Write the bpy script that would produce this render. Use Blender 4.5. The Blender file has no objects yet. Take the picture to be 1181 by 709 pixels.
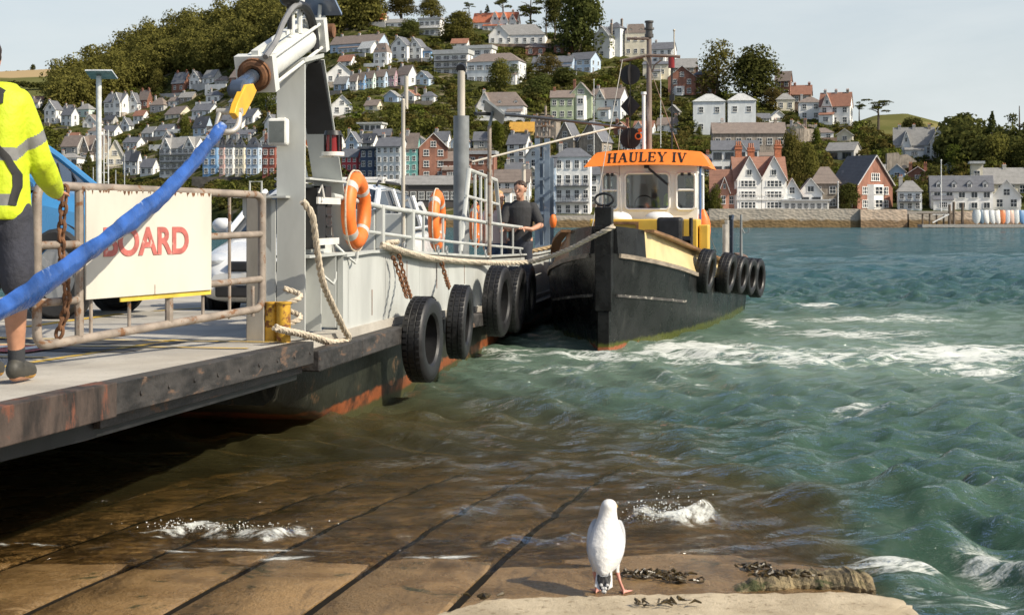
import bpy, math, random
import numpy as np
from mathutils import Vector, Matrix
from mathutils.bvhtree import BVHTree
random.seed(7)
RG = np.random.default_rng(7)
R = math.radians
SC = bpy.context.scene
COL = SC.collection
FPX, CX, HY, CH = 1640.0, 590.5, 252.0, 1.65      # focal length and horizon in photo pixels, eye height


def at(px, py, Y):
    return Vector(((px - CX) / FPX * Y, Y, CH + (HY - py) / FPX * Y))


# ---------------------------------------------------------------- mesh helper
class MB:
    def __init__(s):
        s.v, s.f, s.m, s.k = [], [], [], 0

    def mat(s, k):
        s.k = k
        return s

    def add(s, vs, fs):
        o = len(s.v)
        s.v += [tuple(v) for v in vs]
        for f in fs:
            s.f.append(tuple(i + o for i in f))
            s.m.append(s.k)
        return s

    def box(s, c, d, rot=None):
        x, y, z = d[0] / 2, d[1] / 2, d[2] / 2
        vs = [Vector(p) for p in ((-x, -y, -z), (x, -y, -z), (x, y, -z), (-x, y, -z), (-x, -y, z), (x, -y, z), (x, y, z), (-x, y, z))]
        if rot is not None:
            vs = [rot @ v for v in vs]
        c = Vector(c)
        return s.add([v + c for v in vs], [(0, 3, 2, 1), (4, 5, 6, 7), (0, 1, 5, 4), (1, 2, 6, 5), (2, 3, 7, 6), (3, 0, 4, 7)])

    def bx(s, x0, x1, y0, y1, z0, z1):
        return s.box(((x0 + x1) / 2, (y0 + y1) / 2, (z0 + z1) / 2), (abs(x1 - x0), abs(y1 - y0), abs(z1 - z0)))

    def beam(s, p, q, w, h, up=(0, 0, 1)):
        p, q = Vector(p), Vector(q)
        d = (q - p)
        L = d.length
        d.normalize()
        u = Vector(up)
        r = d.cross(u)
        if r.length < 1e-5:
            r = d.cross(Vector((1, 0, 0)))
        r.normalize()
        u = r.cross(d)
        vs = []
        for b in (p, q):
            for a, c in ((-1, -1), (1, -1), (1, 1), (-1, 1)):
                vs.append(b + r * (a * w / 2) + u * (c * h / 2))
        return s.add(vs, [(0, 1, 2, 3)[::-1], (4, 5, 6, 7), (0, 1, 5, 4), (1, 2, 6, 5), (2, 3, 7, 6), (3, 0, 4, 7)])

    def tube(s, pts, r, n=8, closed=False, cap=True):
        pts = [Vector(p) for p in pts]
        N = len(pts)
        rs = r if isinstance(r, (list, tuple)) else [r] * N
        prev = None
        rings = []
        for i, p in enumerate(pts):
            if closed:
                t = pts[(i + 1) % N] - pts[i - 1]
            else:
                t = pts[min(i + 1, N - 1)] - pts[max(i - 1, 0)]
            if t.length < 1e-9:
                t = Vector((0, 0, 1))
            t.normalize()
            if prev is None:
                a = Vector((0, 0, 1)) if abs(t.z) < .9 else Vector((1, 0, 0))
                u = t.cross(a).normalized()
            else:
                u = (prev - t * prev.dot(t))
                if u.length < 1e-6:
                    u = t.cross(Vector((1, 0, 0)))
                u.normalize()
            prev = u
            w = t.cross(u)
            rings.append([p + (u * math.cos(2 * math.pi * j / n) + w * math.sin(2 * math.pi * j / n)) * rs[i] for j in range(n)])
        return s.loft(rings, cap and not closed, closed)

    def loft(s, rings, cap=True, closed=False):
        n = len(rings[0])
        vs = [p for r in rings for p in r]
        fs = []
        N = len(rings)
        for i in range(N if closed else N - 1):
            a, b = i * n, ((i + 1) % N) * n
            for j in range(n):
                k = (j + 1) % n
                fs.append((a + j, a + k, b + k, b + j))
        if cap:
            fs.append(tuple(range(n))[::-1])
            fs.append(tuple(range((N - 1) * n, N * n)))
        return s.add(vs, fs)

    def cyl(s, p, q, r, r2=None, n=12):
        return s.tube([p, q], [r, r if r2 is None else r2], n)

    def prism(s, poly, d):
        """poly: list of 3-D points, extruded by vector d"""
        d = Vector(d)
        n = len(poly)
        a = [Vector(p) for p in poly]
        vs = a + [p + d for p in a]
        fs = [tuple(range(n))[::-1], tuple(range(n, 2 * n))]
        for i in range(n):
            j = (i + 1) % n
            fs.append((i, j, n + j, n + i))
        return s.add(vs, fs)

    def torus(s, c, axis, R0, r, n=28, m=10, sx=1.0):
        c, ax = Vector(c), Vector(axis).normalized()
        u = ax.cross(Vector((0, 0, 1)))
        if u.length < 1e-4:
            u = Vector((1, 0, 0))
        u.normalize()
        w = ax.cross(u)
        rings = []
        for i in range(n):
            t = 2 * math.pi * i / n
            e = u * math.cos(t) + w * math.sin(t)
            rings.append([c + e * (R0 + r * math.cos(2 * math.pi * j / m)) + ax * (r * sx * math.sin(2 * math.pi * j / m)) for j in range(m)])
        return s.loft(rings, False, True)

    def ball(s, c, r, n=12, m=8):
        c = Vector(c)
        rx, ry, rz = (r, r, r) if not isinstance(r, (tuple, list)) else r
        rings = []
        for i in range(1, m):
            a = math.pi * i / m
            rings.append([c + Vector((rx * math.sin(a) * math.cos(2 * math.pi * j / n), ry * math.sin(a) * math.sin(2 * math.pi * j / n), -rz * math.cos(a))) for j in range(n)])
        return s.loft(rings, True)

    def mesh(s, name, mats, smooth=False):
        me = bpy.data.meshes.new(name)
        me.from_pydata(s.v, [], s.f)
        for m in (mats if isinstance(mats, (list, tuple)) else [mats]):
            me.materials.append(m)
        me.polygons.foreach_set('material_index', s.m)
        if smooth:
            me.polygons.foreach_set('use_smooth', [True] * len(s.f))
        import bmesh
        bm = bmesh.new()
        bm.from_mesh(me)
        bmesh.ops.recalc_face_normals(bm, faces=bm.faces)
        bm.to_mesh(me)
        bm.free()
        if smooth:
            me.set_sharp_from_angle(angle=R(42 if smooth is True else smooth))
        me.update()
        return me

    def build(s, name, mats, parent=None, smooth=False, origin=None, bevel=0.0, loc=None):
        if origin is not None:
            o = Vector(origin)
            s.v = [tuple(Vector(v) - o) for v in s.v]
        ob = bpy.data.objects.new(name, s.mesh(name, mats, smooth))
        COL.objects.link(ob)
        if origin is not None:
            ob.location = origin
        if loc is not None:
            ob.location = loc
        if parent:
            ob.parent = parent
        if bevel:
            b = ob.modifiers.new('bevel', 'BEVEL')
            b.width, b.segments, b.limit_method, b.angle_limit = bevel, 2, 'ANGLE', R(40)
        return ob


def np_obj(name, V, Q, mats, parent=None, smooth=False, loc=None):
    me = bpy.data.meshes.new(name)
    n, q = len(V), len(Q)
    me.vertices.add(n)
    me.vertices.foreach_set('co', np.asarray(V, np.float32).ravel())
    k = Q.shape[1]
    me.loops.add(q * k)
    me.loops.foreach_set('vertex_index', np.asarray(Q, np.int32).ravel())
    me.polygons.add(q)
    me.polygons.foreach_set('loop_start', np.arange(q, dtype=np.int32) * k)
    me.polygons.foreach_set('use_smooth', np.full(q, bool(smooth)))
    me.update(calc_edges=True)
    for m in (mats if isinstance(mats, (list, tuple)) else [mats]):
        me.materials.append(m)
    ob = bpy.data.objects.new(name, me)
    COL.objects.link(ob)
    if parent:
        ob.parent = parent
    if loc is not None:
        ob.location = loc
    return ob


def tag(o, label=None, cat=None, group=None, kind=None):
    if label: o['label'] = label
    if cat: o['category'] = cat
    if group: o['group'] = group
    if kind: o['kind'] = kind
    return o


def thing(name, label, cat, loc=(0, 0, 0), rz=0.0, group=None):
    o = bpy.data.objects.new(name, None)
    COL.objects.link(o)
    o.empty_display_size = .2
    o.location, o.rotation_euler = loc, (0, 0, rz)
    return tag(o, label, cat, group)


def copy_tree(o, parent=None):
    c = o.copy()
    COL.objects.link(c)
    if parent: c.parent = parent
    for ch in list(o.children):
        copy_tree(ch, c)
    return c


# ---------------------------------------------------------------- materials
class NT:
    def __init__(s, m):
        s.m = m
        m.use_nodes = True
        s.t = m.node_tree
        s.t.nodes.clear()

    def n(s, typ, **kw):
        nd = s.t.nodes.new(typ)
        for k, v in kw.items():
            if k in nd.inputs.keys() if isinstance(k, str) else False:
                nd.inputs[k].default_value = v
            else:
                setattr(nd, k, v)
        return nd

    def l(s, a, b):
        s.t.links.new(a, b)

    def set(s, nd, inp, v):
        if hasattr(v, 'is_output') or isinstance(v, bpy.types.NodeSocket):
            s.l(v, nd.inputs[inp])
        else:
            nd.inputs[inp].default_value = v

    def math(s, op, a, b=0.0, clamp=False):
        nd = s.t.nodes.new('ShaderNodeMath')
        nd.operation, nd.use_clamp = op, clamp
        s.set(nd, 0, a)
        s.set(nd, 1, b)
        return nd.outputs[0]

    def ramp(s, v, lo, hi, a=0.0, b=1.0):
        nd = s.t.nodes.new('ShaderNodeMapRange')
        nd.interpolation_type = 'SMOOTHSTEP'
        s.set(nd, 0, v); s.set(nd, 1, lo); s.set(nd, 2, hi); s.set(nd, 3, a); s.set(nd, 4, b)
        return nd.outputs[0]

    def mix(s, f, a, b, blend='MIX'):
        nd = s.t.nodes.new('ShaderNodeMix')
        nd.data_type, nd.blend_type = 'RGBA', blend
        s.set(nd, 0, f)
        for i, v in ((6, a), (7, b)):
            if isinstance(v, (tuple, list)):
                nd.inputs[i].default_value = (*v[:3], 1)
            else:
                s.l(v, nd.inputs[i])
        return nd.outputs[2]

    def noise(s, vec, scale, detail=3.0, rough=.55, dist=0.0):
        nd = s.t.nodes.new('ShaderNodeTexNoise')
        if vec is not None: s.l(vec, nd.inputs['Vector'])
        nd.inputs['Scale'].default_value = scale
        nd.inputs['Detail'].default_value = detail
        nd.inputs['Roughness'].default_value = rough
        nd.inputs['Distortion'].default_value = dist
        return nd.outputs['Fac']

    def mapped(s, vec, scale=(1, 1, 1), rot=(0, 0, 0), loc=(0, 0, 0)):
        nd = s.t.nodes.new('ShaderNodeMapping')
        s.l(vec, nd.inputs['Vector'])
        nd.inputs['Scale'].default_value = scale
        nd.inputs['Rotation'].default_value = rot
        nd.inputs['Location'].default_value = loc
        return nd.outputs[0]

    def bump(s, h, strength=.3, dist=.01):
        nd = s.t.nodes.new('ShaderNodeBump')
        s.set(nd, 'Height', h)
        nd.inputs['Strength'].default_value = strength
        nd.inputs['Distance'].default_value = dist
        return nd.outputs[0]

    def out(s, sh):
        o = s.t.nodes.new('ShaderNodeOutputMaterial')
        s.l(sh, o.inputs['Surface'])


_MC = {}


def pm(name, col, rough=.6, metal=0.0, var=.18, ns=5.0, bump=.15, bs=40.0, bd=.004, patch=None, amt=.35, ps=4.0, stretch=(1, 1, 1), coat=0.0, spec=.5, prough=.85):
    """painted / weathered surface: base colour with mottling, optional patches (rust, algae, wear) and a fine bump"""
    if name in _MC: return _MC[name]
    m = bpy.data.materials.new(name)
    t = NT(m)
    co = t.n('ShaderNodeTexCoord').outputs['Object']
    cs = t.mapped(co, stretch)
    n1 = t.noise(cs, ns, 5, .6)
    lo = tuple(c * (1 - var * 1.3) for c in col)
    hi = tuple(min(1, c * (1 + var)) for c in col)
    c = t.mix(t.ramp(n1, .3, .7), lo, hi)
    p = t.t.nodes.new('ShaderNodeBsdfPrincipled')
    rg = t.math('ADD', t.math('MULTIPLY', t.math('SUBTRACT', n1, .5), .35), rough, True)
    if patch:
        n2 = t.noise(t.mapped(co, stretch, loc=(3.1, 7.7, 1.3)), ps, 7, .68, .3)
        th = .5 + (.5 - amt) * .5
        f = t.ramp(n2, th, th + .08)
        c = t.mix(f, c, tuple(patch))
        rg = t.math('ADD', t.math('MULTIPLY', f, prough - rough), rg, True)
        if metal:
            t.l(t.math('MULTIPLY', t.math('SUBTRACT', 1.0, f), metal), p.inputs['Metallic'])
    elif metal:
        p.inputs['Metallic'].default_value = metal
    t.l(c, p.inputs['Base Color'])
    t.l(rg, p.inputs['Roughness'])
    p.inputs['Specular IOR Level'].default_value = spec
    p.inputs['Coat Weight'].default_value = coat
    p.inputs['Coat Roughness'].default_value = .08
    if bump:
        t.l(t.bump(t.noise(co, bs, 4, .6), bump, bd), p.inputs['Normal'])
    t.out(p.outputs[0])
    _MC[name] = m
    return m


def glassm(name='window_glass', col=(.02, .025, .03), rough=.05):
    if name in _MC: return _MC[name]
    m = bpy.data.materials.new(name)
    t = NT(m)
    co = t.n('ShaderNodeTexCoord').outputs['Object']
    p = t.t.nodes.new('ShaderNodeBsdfPrincipled')
    c = t.mix(t.noise(co, 1.3, 2), tuple(c * .5 for c in col), tuple(c * 2.0 for c in col))
    t.l(c, p.inputs['Base Color'])
    p.inputs['Roughness'].default_value = rough
    p.inputs['Specular IOR Level'].default_value = .6
    t.out(p.outputs[0])
    _MC[name] = m
    return m


def leafm(name, dark, light, tr=.3):
    if name in _MC: return _MC[name]
    m = bpy.data.materials.new(name)
    t = NT(m)
    co = t.n('ShaderNodeTexCoord').outputs['Object']
    g = t.n('ShaderNodeNewGeometry')
    oi = t.n('ShaderNodeObjectInfo')
    f = t.math('ADD', t.math('MULTIPLY', g.outputs['Random Per Island'], .55), t.math('MULTIPLY', t.ramp(t.noise(co, .28, 4, .6), .35, .65), .55))
    c = t.mix(t.math('SUBTRACT', f, .05, True), dark, light)
    h = t.t.nodes.new('ShaderNodeHueSaturation')
    t.set(h, 'Hue', t.math('ADD', .485, t.math('MULTIPLY', oi.outputs['Random'], .03)))
    t.set(h, 'Value', t.math('ADD', .8, t.math('MULTIPLY', oi.outputs['Random'], .4)))
    t.l(c, h.inputs['Color'])
    d = t.t.nodes.new('ShaderNodeBsdfDiffuse')
    tl = t.t.nodes.new('ShaderNodeBsdfTranslucent')
    t.l(h.outputs[0], d.inputs['Color'])
    t.l(h.outputs[0], tl.inputs['Color'])
    mx = t.t.nodes.new('ShaderNodeMixShader')
    mx.inputs[0].default_value = tr
    t.l(d.outputs[0], mx.inputs[1])
    t.l(tl.outputs[0], mx.inputs[2])
    t.out(mx.outputs[0])
    _MC[name] = m
    return m


# ---------------------------------------------------------------- camera, sun, sky, colour
cam = bpy.data.cameras.new('camera')
cam.sensor_width, cam.lens = 36.0, 36.0 * FPX / 1181.0
cam.shift_x = 0.0
cam.shift_y = -(709 / 2 - HY) / 1181.0
cam.clip_start, cam.clip_end = .05, 6000
cam.dof.use_dof, cam.dof.focus_distance, cam.dof.aperture_fstop = True, 13.0, 9.0
co_ = bpy.data.objects.new('camera', cam)
co_.location, co_.rotation_euler = (0, 0, CH), (R(90), 0, 0)
COL.objects.link(co_)
SC.camera = co_
SUN = Vector((.90, -.436, .0)).normalized()
ELEV = R(40)
sdir = Vector((SUN.x * math.cos(ELEV), SUN.y * math.cos(ELEV), math.sin(ELEV)))
sl = bpy.data.lights.new('sun', 'SUN')
sl.energy, sl.angle, sl.color = 5.0, R(.53), (1.0, .91, .75)
so = bpy.data.objects.new('sun', sl)
so.rotation_euler = sdir.to_track_quat('Z', 'Y').to_euler()
COL.objects.link(so)
W = bpy.data.worlds.new('World')
SC.world = W
W.use_nodes = True
wt = W.node_tree
wt.nodes.clear()


class WN(NT):
    def __init__(s, w):
        s.t = w.node_tree


w = WN(W)
sky = wt.nodes.new('ShaderNodeTexSky')
sky.sky_type = 'NISHITA'
sky.sun_disc = False
sky.sun_elevation = ELEV
sky.sun_rotation = math.atan2(SUN.x, SUN.y)
sky.air_density, sky.dust_density, sky.ozone_density = 1.0, 2.2, 1.0
gco = w.n('ShaderNodeTexCoord').outputs['Generated']
sp = wt.nodes.new('ShaderNodeSeparateXYZ')
w.l(gco, sp.inputs[0])
st = w.mapped(gco, (1.0, 1.0, 5.0))
cn = w.noise(st, 2.2, 6, .58, .6)
low = w.ramp(sp.outputs['Z'], .02, .5, 1.0, 0.0)            # thin high cloud and summer haze thicken towards the horizon
veil = w.math('MULTIPLY', low, w.ramp(cn, .30, .68, .62, .93))
skc = w.mix(veil, sky.outputs[0], (5.35, 5.75, 5.85))
bg = wt.nodes.new('ShaderNodeBackground')
bg.inputs['Strength'].default_value = .125
w.l(skc, bg.inputs['Color'])
wo = wt.nodes.new('ShaderNodeOutputWorld')
w.l(bg.outputs[0], wo.inputs['Surface'])
vs = SC.view_settings
vs.view_transform, vs.look, vs.gamma, vs.exposure = 'Standard', 'None', 1.0, 0.20
vs.use_curve_mapping = False
SC.render.engine = 'CYCLES'
SC.cycles.max_bounces = 6
SC.cycles.transparent_max_bounces = 8
SC.cycles.caustics_reflective = False
SC.cycles.caustics_refractive = False

# ================================================================ far shore: terrain
SKY_X = [-500, -100, 0, 60, 100, 150, 200, 260, 310, 380, 450, 530, 600, 650, 700, 760, 800, 850, 900, 960, 1000, 1040, 1100, 1181, 1700]
SKY_Y = [150, 134, 128, 118, 98, 68, 54, 36, 27, 20, 24, 28, 32, 42, 60, 74, 96, 112, 126, 138, 152, 168, 182, 184, 176]


def sky_y(px):
    return float(np.interp(px, SKY_X, SKY_Y))


def depth(px, py):
    """distance of the hillside seen at photo pixel (px, py)"""
    left = min(1.0, max(0.0, (430 - px) / 330.0))
    left = left * left * (3 - 2 * left)
    return (266 + (247 - py) * 1.25) * (1 + .42 * left)


def hill(px, py):
    return at(px, py, depth(px, py))


def hill_at(X, Y):
    """height of the hillside under world X, Y"""
    lo, hi = 20.0, 250.0
    px = X / Y * FPX + CX
    for _ in range(24):
        mid = (lo + hi) / 2
        if depth(px, mid) > Y: lo = mid
        else: hi = mid
    py = max(lo, sky_y(px))
    if lo < py:                                      # behind the ridge the ground levels off
        return at(px, py, depth(px, py)).z
    return at(px, lo, Y).z


uu = np.concatenate([np.linspace(-500, -20, 25), np.linspace(0, 1200, 151), np.linspace(1220, 1700, 25)])
rows = 46
V = []
for u in uu:
    s0 = sky_y(u)
    p = hill(u, 247)
    V.append((p.x, p.y - .5, -4.0))
    for i in range(rows):
        py = 247 + (s0 - 247) * i / (rows - 1)
        V.append(tuple(hill(u, py)))
    p = hill(u, s0)
    for dy, dz in ((60, -1.0), (200, -6.0), (420, -30.0)):
        k = (p.y + dy) / p.y
        V.append((p.x * k, p.y + dy, p.z + dz))
nr = rows + 4
Q = []
for i in range(len(uu) - 1):
    for j in range(nr - 1):
        Q.append((i * nr + j, (i + 1) * nr + j, (i + 1) * nr + j + 1, i * nr + j + 1))
m = bpy.data.materials.new('hillside_ground')
t = NT(m)
co = t.n('ShaderNodeTexCoord').outputs['Object']
c = t.mix(t.ramp(t.noise(co, .30, 6, .7), .35, .65), (.024, .032, .010), (.085, .085, .030))
c = t.mix(t.ramp(t.noise(co, .12, 6, .7), .56, .62), c, (.17, .145, .095))
b = t.n('ShaderNodeBsdfDiffuse')
t.l(c, b.inputs['Color'])
t.out(b.outputs[0])
tag(np_obj('hillside', V, np.array(Q), m, smooth=True), kind='structure')


def far_hill(name, pts, Y, thick, cols):
    """a rounded hill whose crest is seen along pts"""
    xs = np.linspace(pts[0][0], pts[-1][0], 60)
    ys = np.interp(xs, [p[0] for p in pts], [p[1] for p in pts])
    V, Q = [], []
    prof = [(-1.0, -1.0), (-.75, -.62), (-.5, -.32), (-.3, -.13), (-.12, -.03), (0, 0), (.4, -.25), (1, -1)]
    for x, y in zip(xs, ys):
        top = at(x, y, Y)
        for a, h in prof:
            yy = Y + a * thick
            V.append((top.x * yy / Y, yy, top.z + h * (top.z + 8)))
    n = len(prof)
    for i in range(len(xs) - 1):
        for j in range(n - 1):
            Q.append((i * n + j, (i + 1) * n + j, (i + 1) * n + j + 1, i * n + j + 1))
    m = bpy.data.materials.new(name + '_fields')
    t = NT(m)
    g = t.n('ShaderNodeTexCoord').outputs['Object']
    sp = t.t.nodes.new('ShaderNodeSeparateXYZ')
    t.l(g, sp.inputs[0])
    h = t.math('ADD', sp.outputs['Z'], t.math('MULTIPLY', t.noise(g, .02, 3), 8))
    c = t.mix(t.ramp(t.noise(g, .03, 4), .3, .7), cols[0], cols[1])
    c = t.mix(t.ramp(h, cols[3], cols[3] + 1.5), c, cols[2])
    b = t.n('ShaderNodeBsdfDiffuse')
    t.l(c, b.inputs['Color'])
    t.out(b.outputs[0])
    return tag(np_obj(name, V, np.array(Q), m, smooth=True), kind='structure')


zt = at(30, 95, 900).z
far_hill('stubble_hill', [(-260, 96), (-60, 86), (20, 82), (60, 80), (120, 84), (220, 100)], 900, 260, ((.085, .095, .035), (.13, .13, .05), (.36, .27, .15), zt + 1))
far_hill('grass_hill', [(960, 150), (1010, 133), (1045, 131), (1080, 140), (1110, 150), (1180, 172), (1300, 190)], 820, 240, ((.10, .105, .035), (.19, .165, .07), (.11, .11, .04), at(1045, 140, 820).z))

# ================================================================ foliage
def lumps_crown(w, d, h, n, rg, flat=0.0):
    """sub-clumps (centre, radii) filling a crown of size w x d x h standing on z = 0"""
    L = []
    for _ in range(n):
        a, u = rg.uniform(0, 2 * math.pi), rg.uniform(0, 1) ** .5
        z = rg.uniform(.05, .92)
        wid = (math.sin(math.pi * min(1, (z * (1 - flat) + flat) ** .75)) ** .6)
        r = rg.uniform(.17, .30)
        L.append(((math.cos(a) * u * wid * (w / 2 - r * w * .55), math.sin(a) * u * wid * (d / 2 - r * d * .55), z * h), (r * w, r * d, r * min(h, w) * .9)))
    return L


def leaf_quads(L, per, size, rg, out=.55):
    C = np.array([l[0] for l in L])
    Rr = np.array([l[1] for l in L])
    idx = np.repeat(np.arange(len(L)), per)
    N = len(idx)
    d = rg.normal(size=(N, 3))
    d /= np.linalg.norm(d, axis=1)[:, None]
    d[:, 2] = np.where(d[:, 2] < -.5, -d[:, 2], d[:, 2])
    pos = C[idx] + d * Rr[idx] * rg.uniform(.72, 1.06, (N, 1))
    nrm = d + rg.normal(size=(N, 3)) * out
    nrm /= np.linalg.norm(nrm, axis=1)[:, None]
    a = np.cross(nrm, rg.normal(size=(N, 3)))
    a /= np.linalg.norm(a, axis=1)[:, None] + 1e-9
    b = np.cross(nrm, a)
    sz = size * rg.uniform(.6, 1.35, (N, 1))
    v = np.stack([pos - a * sz, pos - b * sz * .6, pos + a * sz, pos + b * sz * .6], 1).reshape(-1, 3)
    return v, np.arange(N * 4).reshape(-1, 4)


OLIVE = leafm('olive_leaves', (.078, .076, .020), (.205, .180, .050), .38)
GREEN = leafm('green_leaves', (.060, .074, .016), (.180, .185, .045))
DARKG = leafm('dark_leaves', (.050, .060, .018), (.135, .138, .040), .35)
BRIGHT = leafm('bright_leaves', (.06, .085, .014), (.20, .22, .045))
AUTUMN = leafm('autumn_leaves', (.055, .045, .016), (.19, .135, .05))
BARK = pm('bark', (.09, .07, .05), .9, ns=8, bump=.5)
PROTO = {}


def proto(kind):
    """one crown mesh of each kind, 1 m wide and 1 m tall, shared by its copies"""
    if kind in PROTO: return PROTO[kind]
    k, var = kind
    rg = np.random.default_rng(100 + var * 7 + len(k))
    if k == 'round': v, q = leaf_quads(lumps_crown(1, 1, 1, 48, rg, .35), 130, .030, rg, .4)
    elif k == 'loose': v, q = leaf_quads(lumps_crown(1, 1, 1, 26, rg), 100, .030, rg, .7)
    elif k == 'bush': v, q = leaf_quads(lumps_crown(1, 1, 1, 30, rg, .35), 120, .032, rg, .4)
    elif k == 'conifer':
        L = []
        for z in np.linspace(.06, .98, 17):
            r = (1 - z) * .46 + .03
            for _ in range(int(3 + 7 * (1 - z))):
                a = rg.uniform(0, 6.28)
                L.append(((math.cos(a) * r * .72, math.sin(a) * r * .72, z), (r * .42, r * .42, .045)))
        v, q = leaf_quads(L, 32, .028, rg)
    else:                                           # pine: separate flat clouds of needles
        L = []
        for i in range(11):
            a, u, z = rg.uniform(0, 6.28), rg.uniform(.1, .36), rg.uniform(.15, .95)
            for _ in range(4):
                L.append(((math.cos(a) * u + rg.normal() * .05, math.sin(a) * u + rg.normal() * .05, z + rg.normal() * .02), (.15, .15, .05)))
        v, q = leaf_quads(L, 42, .03, rg, .8)
    PROTO[kind] = (v, q)
    return PROTO[kind]


CROWN = {}


def tree(name, label, px, pb, h, wpx, kind, var, m, group=None, trunk=.25, cat='tree', Y=None):
    """px, pb: photo pixel of its foot; h, wpx: height and width in photo pixels"""
    Y = Y or depth(px, pb)
    s = Y / FPX
    p = at(px, pb, Y)
    r = thing(name, label, cat, p, random.uniform(0, 6.28), group)
    key = (kind, var, m.name)
    if key not in CROWN:
        v, q = proto((kind, var))
        ob = np_obj('crown', v, q, m)
        CROWN[key] = ob.data
    else:
        ob = bpy.data.objects.new('crown', CROWN[key])
        COL.objects.link(ob)
    ob.parent = r
    H, Wd = h * s, wpx * s
    ob.location = (0, 0, H * trunk)
    ob.scale = (Wd, Wd * .85, H * (1 - trunk))
    if kind not in ('bush',):
        b = MB()
        tr = max(.18, Wd * .035)
        top = .9 if kind in ('conifer', 'pine') else .65
        b.tube([(0, 0, -1.5), (tr * .3, 0, H * .25), (-tr * .2, tr * .2, H * top)], [tr * 1.25, tr, tr * .3], 7)
        if kind != 'conifer':
            for i in range(6):
                a = i * 1.1 + var
                z = H * (trunk + (.05 + .5 * i / 6) * (1 - trunk))
                b.tube([(0, 0, z), (math.cos(a) * Wd * .18, math.sin(a) * Wd * .16, z + H * .10), (math.cos(a) * Wd * .36, math.sin(a) * Wd * .3, z + H * .13)], [tr * .5, tr * .33, tr * .12], 5)
        b.build('trunk', BARK, r, True)
    return r


T = tree
# trees along the skyline and among the houses, each seen on its own in the photograph
T('broadleaf_tree', 'huge dark spreading tree standing above the white house with the turret', 668, 64, 74, 78, 'round', 0, DARKG, trunk=.02)
T('broadleaf_tree', 'second dark tree crown tucked behind the left of the huge skyline tree', 640, 46, 52, 30, 'round', 1, DARKG, trunk=.3)
T('pine_tree', 'tall bare stemmed pine standing right behind the red roofed white house', 612, 36, 44, 36, 'pine', 0, DARKG, trunk=.3)
T('pine_tree', 'pine with a high flat top behind the left of the red roofed house', 580, 32, 44, 30, 'pine', 1, DARKG, trunk=.42)
T('pine_tree', 'slim pine leaning over the hilltop left of the dark skyline tree', 630, 40, 46, 26, 'pine', 2, DARKG, trunk=.45)
T('conifer_tree', 'pointed dark conifer beside the red roofed white house', 562, 30, 24, 18, 'conifer', 0, DARKG, trunk=.05)
T('pine_tree', 'small wind bent pine silhouetted on the crest above the flat roofed house', 541, 26, 24, 16, 'pine', 2, DARKG, trunk=.6)
T('broadleaf_tree', 'rounded olive tree below the hilltop, right of the flat roofed white house', 528, 48, 32, 44, 'round', 2, OLIVE, trunk=.05)
T('broadleaf_tree', 'rounded olive tree on the crest above the flat roofed white house', 497, 22, 22, 34, 'round', 0, OLIVE, trunk=.1)
T('broadleaf_tree', 'wide olive tree at the crest left of the pale bungalows', 463, 20, 26, 40, 'round', 1, OLIVE, trunk=.05)
T('broadleaf_tree', 'brownish olive tree crown rising over the orange roofed bungalow', 425, 18, 30, 44, 'round', 2, OLIVE, trunk=.05)
T('broadleaf_tree', 'dark tree right of the grey hip roofed bungalow on the upper slope', 473, 44, 20, 30, 'round', 1, DARKG, trunk=.05)
T('broadleaf_tree', 'autumn brown tree in front of the long pale blue house', 631, 92, 27, 42, 'loose', 0, AUTUMN, trunk=.1)
T('broadleaf_tree', 'olive tree between the hip roofed brown house and the grey roofed white house', 576, 108, 36, 36, 'round', 1, OLIVE, trunk=.05)
T('broadleaf_tree', 'yellow green tree below the windows of the hip roofed brown house', 592, 96, 22, 22, 'loose', 1, BRIGHT, trunk=.1)
T('bush', 'broad dark bush left of the green house with the front gable', 622, 114, 26, 46, 'bush', 0, DARKG, cat='bush', trunk=0)
T('bush', 'dark bush behind the roof of the green house with the front gable', 652, 100, 22, 44, 'bush', 1, DARKG, cat='bush', trunk=0)
T('broadleaf_tree', 'loose yellow green tree on the skyline beside the brick villa', 827, 112, 58, 54, 'loose', 1, OLIVE, trunk=.0)
T('broadleaf_tree', 'big round dark tree on the skyline between the brick villa and brick gable', 871, 118, 57, 74, 'round', 1, DARKG, trunk=.0)
T('broadleaf_tree', 'yellowing tree below the big round dark tree on the skyline', 890, 124, 20, 30, 'loose', 0, AUTUMN, trunk=.1)
T('broadleaf_tree', 'olive tree behind the brick chimney of the twin gabled white house', 913, 222, 64, 34, 'round', 0, OLIVE, trunk=.1)
T('broadleaf_tree', 'lower olive tree next to the white gabled pub on the waterfront', 934, 222, 52, 26, 'round', 2, OLIVE, trunk=.1)
T('bush', 'rounded clipped dark bush on the quay beside the red brick boathouse', 978, 243, 32, 34, 'bush', 1, DARKG, cat='bush', trunk=0)
T('bush', 'ivy green bush climbing the end of the curved stone wall', 941, 174, 26, 16, 'bush', 2, BRIGHT, cat='bush', trunk=0)
T('bush', 'green bush on the quay just right of the tug wheelhouse', 825, 250, 34, 20, 'bush', 0, GREEN, cat='bush', trunk=0)
T('pine_tree', 'umbrella pine with a flat spreading top on the right shoulder of the hill', 1013, 144, 30, 38, 'pine', 1, DARKG, trunk=.4)
T('pine_tree', 'smaller umbrella pine next to the white gabled house on the hill shoulder', 991, 142, 28, 18, 'pine', 0, DARKG, trunk=.5)
T('conifer_tree', 'tall feathery conifer in the wood behind the white house with dormers', 1144, 196, 66, 34, 'conifer', 1, DARKG, trunk=.1)
T('pine_tree', 'large dark pine at the right end of the far shore', 1176, 196, 82, 44, 'pine', 0, DARKG, trunk=.2)
T('broadleaf_tree', 'dark tree left of the feathery conifer', 1116, 196, 46, 34, 'round', 2, DARKG, trunk=.05)
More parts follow.
